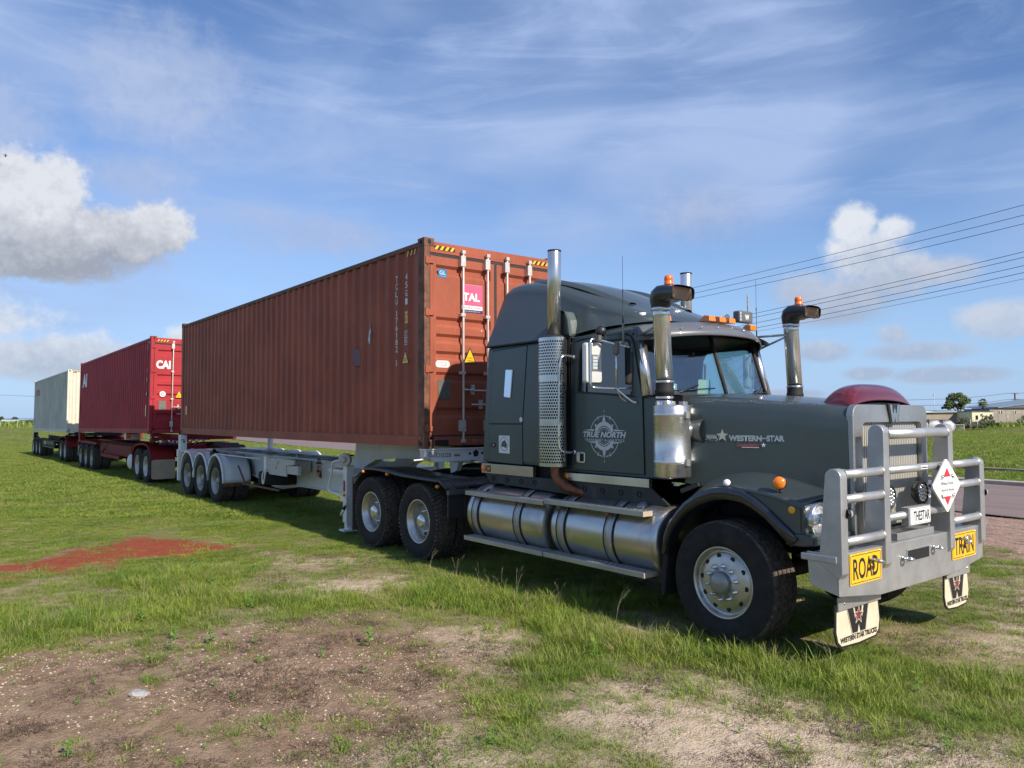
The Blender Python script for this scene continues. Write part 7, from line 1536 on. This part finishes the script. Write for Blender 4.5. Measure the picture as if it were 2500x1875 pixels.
for (x_,y_) in ((-47.2,151.1),(-45.65,153.1)):
    w_=wall_patch('window',(x_,y_),u,n,.62,2.12,2.66,creamw,b3,.06); wall_patch('pane',(x_-.1*u.x-.05,y_-.13*u.y*1),u,n,.2,2.16,2.62,winb,w_ if False else b3,.09); wall_patch('pane',(x_+.22*u.x,y_+.22*u.y),u,n,.2,2.16,2.62,winb,b3,.09)
b4=thing('workshop',(-50,163,0),'dark pitched workshop roof rising behind the taupe shed','building')
u,n,L_=block('wall',(-50.5,161.5),(-43.0,171.2),-.3,3.3,10,roofd,b4)
def q4(t,off,z): q=Vector((-51.2+8.6*t,160.6+11.1*t,0))+n*off; return (q.x,q.y,z)
mb=MB(); mb.add([q4(0,.5,3.40),q4(1,.5,5.2),q4(1,-11,5.4),q4(0,-11,3.6),q4(0,.5,3.28),q4(1,.5,5.05),q4(1,-11,5.25),q4(0,-11,3.45)],[(0,1,2,3),(4,5,6,7),(0,1,5,4),(1,2,6,5)],False); build('roof',mat('roof_blue_grey',(.20,.26,.30),.4),b4,mb)
mb=MB(); mb.add([q4(.02,.3,3.26),q4(1,.3,3.3),q4(1,.3,5.0)],[(0,1,2)],False); build('gable',roofd,b4,mb)
# white tank containers
bluef=mat('tank_frame_blue',(.03,.035,.10),.5); twhite=mat('tank_white',(.80,.79,.77),.5)
def tank_cont(x_,y_,z_,first,label):
    t=thing('tank_container',(x_,y_,z_),label,'tank container','white tank containers beyond the road'); d_=Vector((CAM.x-x_,CAM.y-y_,0)).normalized(); s_=Vector((-d_.y,d_.x,0)); c_=Vector((x_,y_,z_+1.08))
    mb=MB(); mb.lathe([(0,.30),(.55,.24),(.85,.10),(.98,-.12),(1.0,-.3),(1.0,-5.6),(.7,-5.9),(0,-6.)],c_,d_,28); build('tank',twhite,t,mb)
    mb=MB()
    for a in (-1,1):
        for b_ in (0,1): mb.obox(c_+s_*a*1.06+d_*(.12-5.9*b_)+Vector((0,0,.0)),s_,d_,(0,0,1),.13,.13,2.2)
        for zz in (-1.04,1.04): mb.obox(c_+s_*a*1.06+d_*-2.8+Vector((0,0,zz)),s_,d_,(0,0,1),.11,5.8,.11)
    for zz in (-1.04,1.04): mb.obox(c_+d_*.12+Vector((0,0,zz)),s_,d_,(0,0,1),2.2,.12,.12)
    for a in (-1,1):
        for b_ in (-1,1): mb.obox(c_+d_*.12+s_*a*.86+Vector((0,0,b_*.86)),(s_*a-Vector((0,0,b_))),d_,(s_*a+Vector((0,0,b_))),.52,.08,.08)
    build('frame',bluef,t,mb)
tank_cont(-46.55,117.9,-.95,1,'leftmost white tank container, half hidden by the grille surround'); tank_cont(-45.25,119.55,-.98,0,'white tank container in a blue frame, middle of the three'); tank_cont(-43.95,121.2,-1.02,0,'rightmost white tank container in front of the chain fence')
# fences
galvp=mat('galvanised_post',(.50,.50,.47),.5,.3)
wirem=bpy.data.materials.new('chain_mesh'); wirem.use_nodes=True; T=NT(wirem.node_tree); T.n.clear(); df=T.n.new('ShaderNodeBsdfDiffuse'); df.inputs[0].default_value=(.16,.16,.14,1); tr=T.n.new('ShaderNodeBsdfTransparent'); mx=T.n.new('ShaderNodeMixShader'); ou=T.n.new('ShaderNodeOutputMaterial')
pos=T.n.new('ShaderNodeNewGeometry').outputs['Position']; sp=T.n.new('ShaderNodeSeparateXYZ'); T.l.new(pos,sp.inputs[0]); hh=T.m('ADD',sp.outputs[0],sp.outputs[1]); 
f1=T.m('LESS_THAN',T.m('FRACT',T.m('MULTIPLY',T.m('ADD',T.m('MULTIPLY',sp.outputs[1],1.25),sp.outputs[2]),14.)),.13); f2=T.m('LESS_THAN',T.m('FRACT',T.m('MULTIPLY',T.m('SUBTRACT',T.m('MULTIPLY',sp.outputs[1],1.25),sp.outputs[2]),14.)),.13)
T.l.new(T.m('MAXIMUM',f1,f2),mx.inputs[0]); T.l.new(tr.outputs[0],mx.inputs[1]); T.l.new(df.outputs[0],mx.inputs[2]); T.l.new(mx.outputs[0],ou.inputs[0])
def fence(name,label,pts,h,top,mesh=True):
    x_,y_,z_=pts[0]; t=thing(name,(x_,y_,z_),label,'fence')
    for q in pts:
        mb=MB(); mb.tube([(q[0],q[1],q[2]-.3),(q[0],q[1],q[2]+h)],.045,6); build('post',galvp,t,mb)
    for a,b_ in zip(pts[:-1],pts[1:]):
        if top:
            mb=MB(); mb.tube([(a[0],a[1],a[2]+h-.05),(b_[0],b_[1],b_[2]+h-.05)],.03,6); build('rail',galvp,t,mb)
        if mesh:
            mb=MB(); mb.add([(a[0],a[1],a[2]),(b_[0],b_[1],b_[2]),(b_[0],b_[1],b_[2]+h-.06),(a[0],a[1],a[2]+h-.06)],[(0,1,2,3)],False); build('wire_mesh',wirem,t,mb,recalc=False)
fence('chain_wire_fence','chain wire fence with a top rail beside the rightmost white tank',[(-41.5,108.0,-.7),(-39.9,110.2,-.7),(-38.15,112.4,-.68)],1.26,True)
fence('gate_frame','galvanised gate frame among the bushes',[(-39.64,118.56,.15),(-39.0,119.4,.12)],1.1,True)
fence('tall_wire_fence','tall thin wire fence in front of the taupe shed',[(-44.6,140.5,.2),(-43.0,142.6,.2),(-41.4,144.7,.2),(-39.6,147.0,.2)],2.0,False)
# trees
leafm=bpy.data.materials.new('tree_leaves'); leafm.use_nodes=True; T=NT(leafm.node_tree); b=T.n['Principled BSDF']; b.inputs['Roughness'].default_value=.55
pos=T.n.new('ShaderNodeNewGeometry').outputs['Position']; oi=T.n.new('ShaderNodeObjectInfo'); c=T.mix(T.sm(T.noise(pos,1.6,4,.6),.35,.65),(.030,.070,.014),(.085,.135,.024)); T.l.new(c,b.inputs['Base Color'])
leafd=mat('bush_leaves_dull',(.075,.085,.045),.6,0,0,.45,1.5); palml=mat('palm_leaves',(.13,.16,.055),.5,0,0,.4,2.); bark=mat('bark',(.14,.11,.085),.9,0,0,.3,6)
def crown(mb,c_,rx,ry,rz,n,ls,seed,clumps=14):
    rr=random.Random(seed); cl=[]
    for i in range(clumps):
        a=rr.uniform(0,6.28); e=rr.uniform(-.5,1.4); k=rr.uniform(.45,1.)
        cl.append((c_[0]+rx*k*math.cos(a)*math.cos(e*.9),c_[1]+ry*k*math.sin(a)*math.cos(e*.9),c_[2]+rz*k*math.sin(e),rr.uniform(.22,.42)*min(rx,rz)*1.2))
    for i in range(n):
        q=cl[rr.randrange(clumps)]; d_=Vector((rr.gauss(0,1),rr.gauss(0,1),rr.gauss(0,.75))).normalized()*q[3]*rr.uniform(.6,1.05); p_=Vector(q[:3])+d_
        u_=Vector((rr.gauss(0,1),rr.gauss(0,1),rr.gauss(0,1))).normalized(); w_=u_.orthogonal().normalized(); s_=ls*rr.uniform(.6,1.3)
        mb.add([p_-u_*s_,p_+w_*s_*.5,p_+u_*s_,p_-w_*s_*.5],[(0,1,2,3)],False)
tr=thing('leafy_tree',(-60,165.5,.5),'dense dark green tree behind the long tan building roof','tree')
mb=MB(); crown(mb,(-60.1,165.4,4.4),2.75,2.75,1.75,5200,.17,3,26); crown(mb,(-61.6,163.6,3.5),1.2,1.2,.8,900,.16,4,8); build('crown',leafm,tr,mb,recalc=False)
mb=MB(); mb.tube([(-60,165.5,.3),(-60.1,165.4,2.8),(-60.3,165.2,4.2)],[.28,.2,.1],8); mb.tube([(-60.1,165.4,2.4),(-59,166.5,4.2)],[.13,.06],6); mb.tube([(-60.1,165.4,2.4),(-61.3,164.2,4.)],[.13,.06],6); build('trunk',bark,tr,mb)
pm=thing('fan_palm',(-54.9,164.0,.5),'shaggy fan palm just right of the dark green tree','palm')
mb=MB(); rr=random.Random(8); cx,cy,cz=-54.9,164.0,4.55
for i in range(34):
    a=rr.uniform(0,6.28); e=rr.uniform(-1.0,1.35); d_=Vector((math.cos(a)*math.cos(e),math.sin(a)*math.cos(e),math.sin(e))); p_=Vector((cx,cy,cz)); s_=d_.cross(Vector((0,0,1))).normalized(); ln=rr.uniform(1.0,1.35); up=s_.cross(d_)
    for k in range(-5,6):
        t=k/5*.62; q=(d_*math.cos(t)+s_*math.sin(t)); tip=p_+q*ln*(1-.18*abs(k)/5)-Vector((0,0,.22*ln)); mid=p_+q*ln*.55; mb.add([p_+q*.3,mid+s_*.055,tip,mid-s_*.055],[(0,1,2,3)],False)
build('crown',palml,pm,mb,recalc=False); mb=MB(); mb.tube([(cx,cy,.3),(cx,cy,cz)],.16,8); build('trunk',bark,pm,mb)
for i,(x_,y_,z_,r_,h_,lb,mm) in enumerate([(-44.6,128.6,.1,1.0,1.3,'dull green bush in front of the long building window',leafd),(-43.3,130.6,.0,1.1,.8,'low spreading bush right of the fence end',leafm),(-43.4,134.9,.3,1.2,1.2,'grey twiggy bush in front of the cream building',leafd),(-42.2,133.6,.1,1.1,.75,'bright green bush at the foot of the taupe shed',leafm),(-40.0,142.6,.2,1.2,1.3,'green bush at the right edge before the taupe shed',leafm),(-40.4,123.5,-.1,1.0,.8,'scrubby bush beside the gate frame',leafd),(-43.0,126.2,-.3,.9,1.0,'small olive bush behind the chain fence',leafd)]):
    t=thing('bush',(x_,y_,z_),lb,'bush','bushes along the far fence'); mb=MB(); crown(mb,(x_,y_,z_+h_*.35),r_,r_,h_*.75,1400,.10,20+i,12); build('foliage',mm,t,mb,recalc=False)
    mb=MB()
    for k in range(4): mb.tube([(x_,y_,z_-.1),(x_+math.cos(k*1.7)*r_*.5,y_+math.sin(k*1.7)*r_*.5,z_+h_*.6)],.02,4)
    build('stems',bark,t,mb)
# pole, mast, overhead lines
pt=thing('power_pole',(-54.7,180.5,.3),'dark timber power pole with crossarms at the right behind the workshop','power pole')
mb=MB(); mb.tube([(-54.7,180.5,.3),(-54.7,180.5,6.6)],.16,8); build('pole',mat('pole_timber',(.07,.055,.045),.9),pt,mb)
for z_,w_ in ((6.55,.62),(5.2,.75),(4.75,.62)):
    mb=MB(); ux=Vector((.613,.79,0)); c_=Vector((-54.7,180.5,z_)); mb.obox(c_,ux,ux.cross(Vector((0,0,1))),(0,0,1),w_*2,.10,.09)
    for k in (-1,1): mb.tube([c_+ux*w_*k*.95,c_+ux*w_*k*.95+Vector((0,0,-.28 if z_>6 else .15))],.04,6)
    build('crossarm',greyp,pt,mb)
mt=thing('antenna_mast',(-67.7,172.0,.3),'thin lattice radio mast with a small white head above the pale roof','mast')
mb=MB(); mb.tube([(-67.7,172.0,.3),(-67.7,172.0,6.3)],.05,5); build('mast',galvp,mt,mb); mb=MB(); mb.box(-67.85,-67.6,171.9,172.1,6.25,6.5); build('head',decalw,mt,mb)
wm=mat('cable_black',(.03,.03,.035),.6); wmf=mat('cable_grey',(.10,.10,.11),.6)
def wire(pts,r_,label,group,m=wm):
    """smooth curve through the given points"""
    P=smoothpath(pts,10); c0=P[0]; mb=MB(); mb.tube([(q.x,q.y,q.z) for q in P],r_,5); o=build('overhead_wire',m,None,mb); tag(o,label,'wire',group); return o
G='power lines running along the road'
W=[((-13.3,7.74),(-.06,8.61)),((-13.3,7.49),(-.06,8.285)),((-13.3,7.252),(-.06,8.008)),((-11.17,6.143),(-.1,7.114)),((-11.17,5.98),(-.1,6.938)),((-10.9,5.755),(-.11,6.672)),((-10.2,5.595),(-.117,6.451)),((-7.87,5.598),(-.123,6.251))]
names=['topmost long power line crossing the sky at the right','second power line from the top at the right','third power line from the top at the right','power line heading the lower set, fourth from the top','fifth power line from the top at the right','sixth power line from the top at the right','seventh power line from the top, second lowest','thinnest and lowest power line at the right']
for i,((xa,za),(xb,zb)) in enumerate(W):
    s_=(zb-za)/(xb-xa); k=.00125
    f=lambda x_:za+s_*(x_-xa)+k*(x_-xa)*(x_-xb)
    pts=[(x_,21.0,f(x_)) for x_ in (-46,-36,-26,-18,xa,(xa+xb)/2,xb,8,18,30)]
    wire(pts,.009 if i<7 else .006,names[i],G,wm if i<7 else wmf)
for pts,lb in (([(-72.5,157.6,5.1),(-69.73,161.1,5.18),(-63.4,169.25,5.42),(-58.5,175.5,6.0),(-55.2,179.7,6.57),(-50,186.4,6.5)],'far power line above the tree top'),([(-72.5,157.6,3.95),(-69.7,161.2,3.98),(-64.1,168.4,4.08),(-58.46,175.6,4.61),(-55.2,179.76,5.25),(-50,186.4,5.15)],'far power line meeting the pole lower down')): wire(pts,.045,lb,'distant power lines',wmf)
wire([(-480,9,13.0),(-387.8,21,11.97),(-266,21,8.74),(-200,24,7.6)],.05,'faint power line at the far left above the field','distant power lines',wmf)
# far left: house, awning, trees, fence line
wblue=mat('pale_blue_wall',(.50,.56,.66),.6,0,0,.05,.5)
h1=thing('pale_house',(-398,24.5,-.7),'small pale blue house with a dark roof at the far left horizon','building'); u,n,L_=block('wall',(-399.6,22.4),(-397.0,25.6),-1.0,1.72,6,wblue,h1,roofd,.3); wall_patch('garage_door',(-399.0,23.1),u,n,1.5,-.75,.75,mat('door_taupe',(.22,.18,.17),.7),h1)
h2=thing('white_shed',(-286,22,-.2),'white shed under a flat awning beside the far container','building'); u,n,L_=block('wall',(-286.4,21.3),(-283.5,24.9),-.6,1.25,4,mat('white_shed_wall',(.62,.67,.74),.6),h2)
mb=MB(); mb.obox((-285.2,22.6,1.88),u,n,(0,0,1),5.4,5,.10); build('awning',roofd,h2,mb); mb=MB(); mb.obox((-285.2,22.6,1.72),u,n,(0,0,1),5.0,4,.06); build('awning_trim',decalw,h2,mb)
for i,(x_,y_,z_,r_,h_,lb) in enumerate([(-419.5,29.2,-1,1.6,3.4,'spreading tree between the pale house and the white shed'),(-387.5,21.2,-1,1.2,3.6,'tree at the left edge of the picture beside the pale house'),(-417.6,31.5,-1,1.4,1.7,'low round tree left of the white shed'),(-424,24,-1,2.,2.6,'dark tree behind the pale house'),(-330,22,-1,1.2,1.8,'small scrubby tree in front of the white shed')]):
    t=thing('distant_tree',(x_,y_,z_),lb,'tree','trees on the left horizon'); mb=MB(); crown(mb,(x_,y_,z_+h_*.72),r_,r_,h_*.30,500,.25,50+i,8); build('crown',leafm,t,mb,recalc=False); mb=MB(); mb.tube([(x_,y_,z_-.5),(x_,y_,z_+h_*.7)],[.14,.07],6); build('trunk',bark,t,mb)
fence('field_fence','wire fence on thin posts along the far left edge of the field',[(-231.5,10.4,-.6),(-230.1,12.1,-.6),(-228.8,13.9,-.6),(-227.7,15.2,-.6),(-226.0,17.4,-.6)],1.9,False,False)
x_=np.linspace(-470,-250,1500)+rng.normal(0,8,1500); y_=12+rng.random(1500)*60
scatter('distant_scrub',np.stack([x_,y_,gz(x_,y_)-.1],1),rng.random(1500)*6.28,3.+3*rng.random(1500),P_vfar,leafd)
x_=-95+rng.random(2500)*75; y_=138+rng.random(2500)*70; scatter('distant_scrub',np.stack([x_,y_,gz(x_,y_)-.1],1),rng.random(2500)*6.28,1.2+2*rng.random(2500),P_vfar,leafd)
# bird
bt=thing('bird',(-62.2,-1.7,22.6),'tiny dark bird flying high at the left edge of the sky','bird')
mb=MB(); c_=Vector((-62.2,-1.7,22.6)); mb.tube([c_+Vector((0,-.17,0)),c_+Vector((0,-.08,.02)),c_+Vector((0,.06,.01)),c_+Vector((0,.16,-.01))],[.008,.035,.03,.006],8); build('body',bark,bt,mb)
for k in (-1,1):
    mb=MB(); mb.add([c_+Vector((0,-.06,.02)),c_+Vector((0,.05,.02)),c_+Vector((-.1,.03,.13*k+.05 if k>0 else -.12)),c_+Vector((-.1,-.03,.14*k+.06 if k>0 else -.14))],[(0,1,2,3)],False); build('wing',bark,bt,mb,solid=.006)
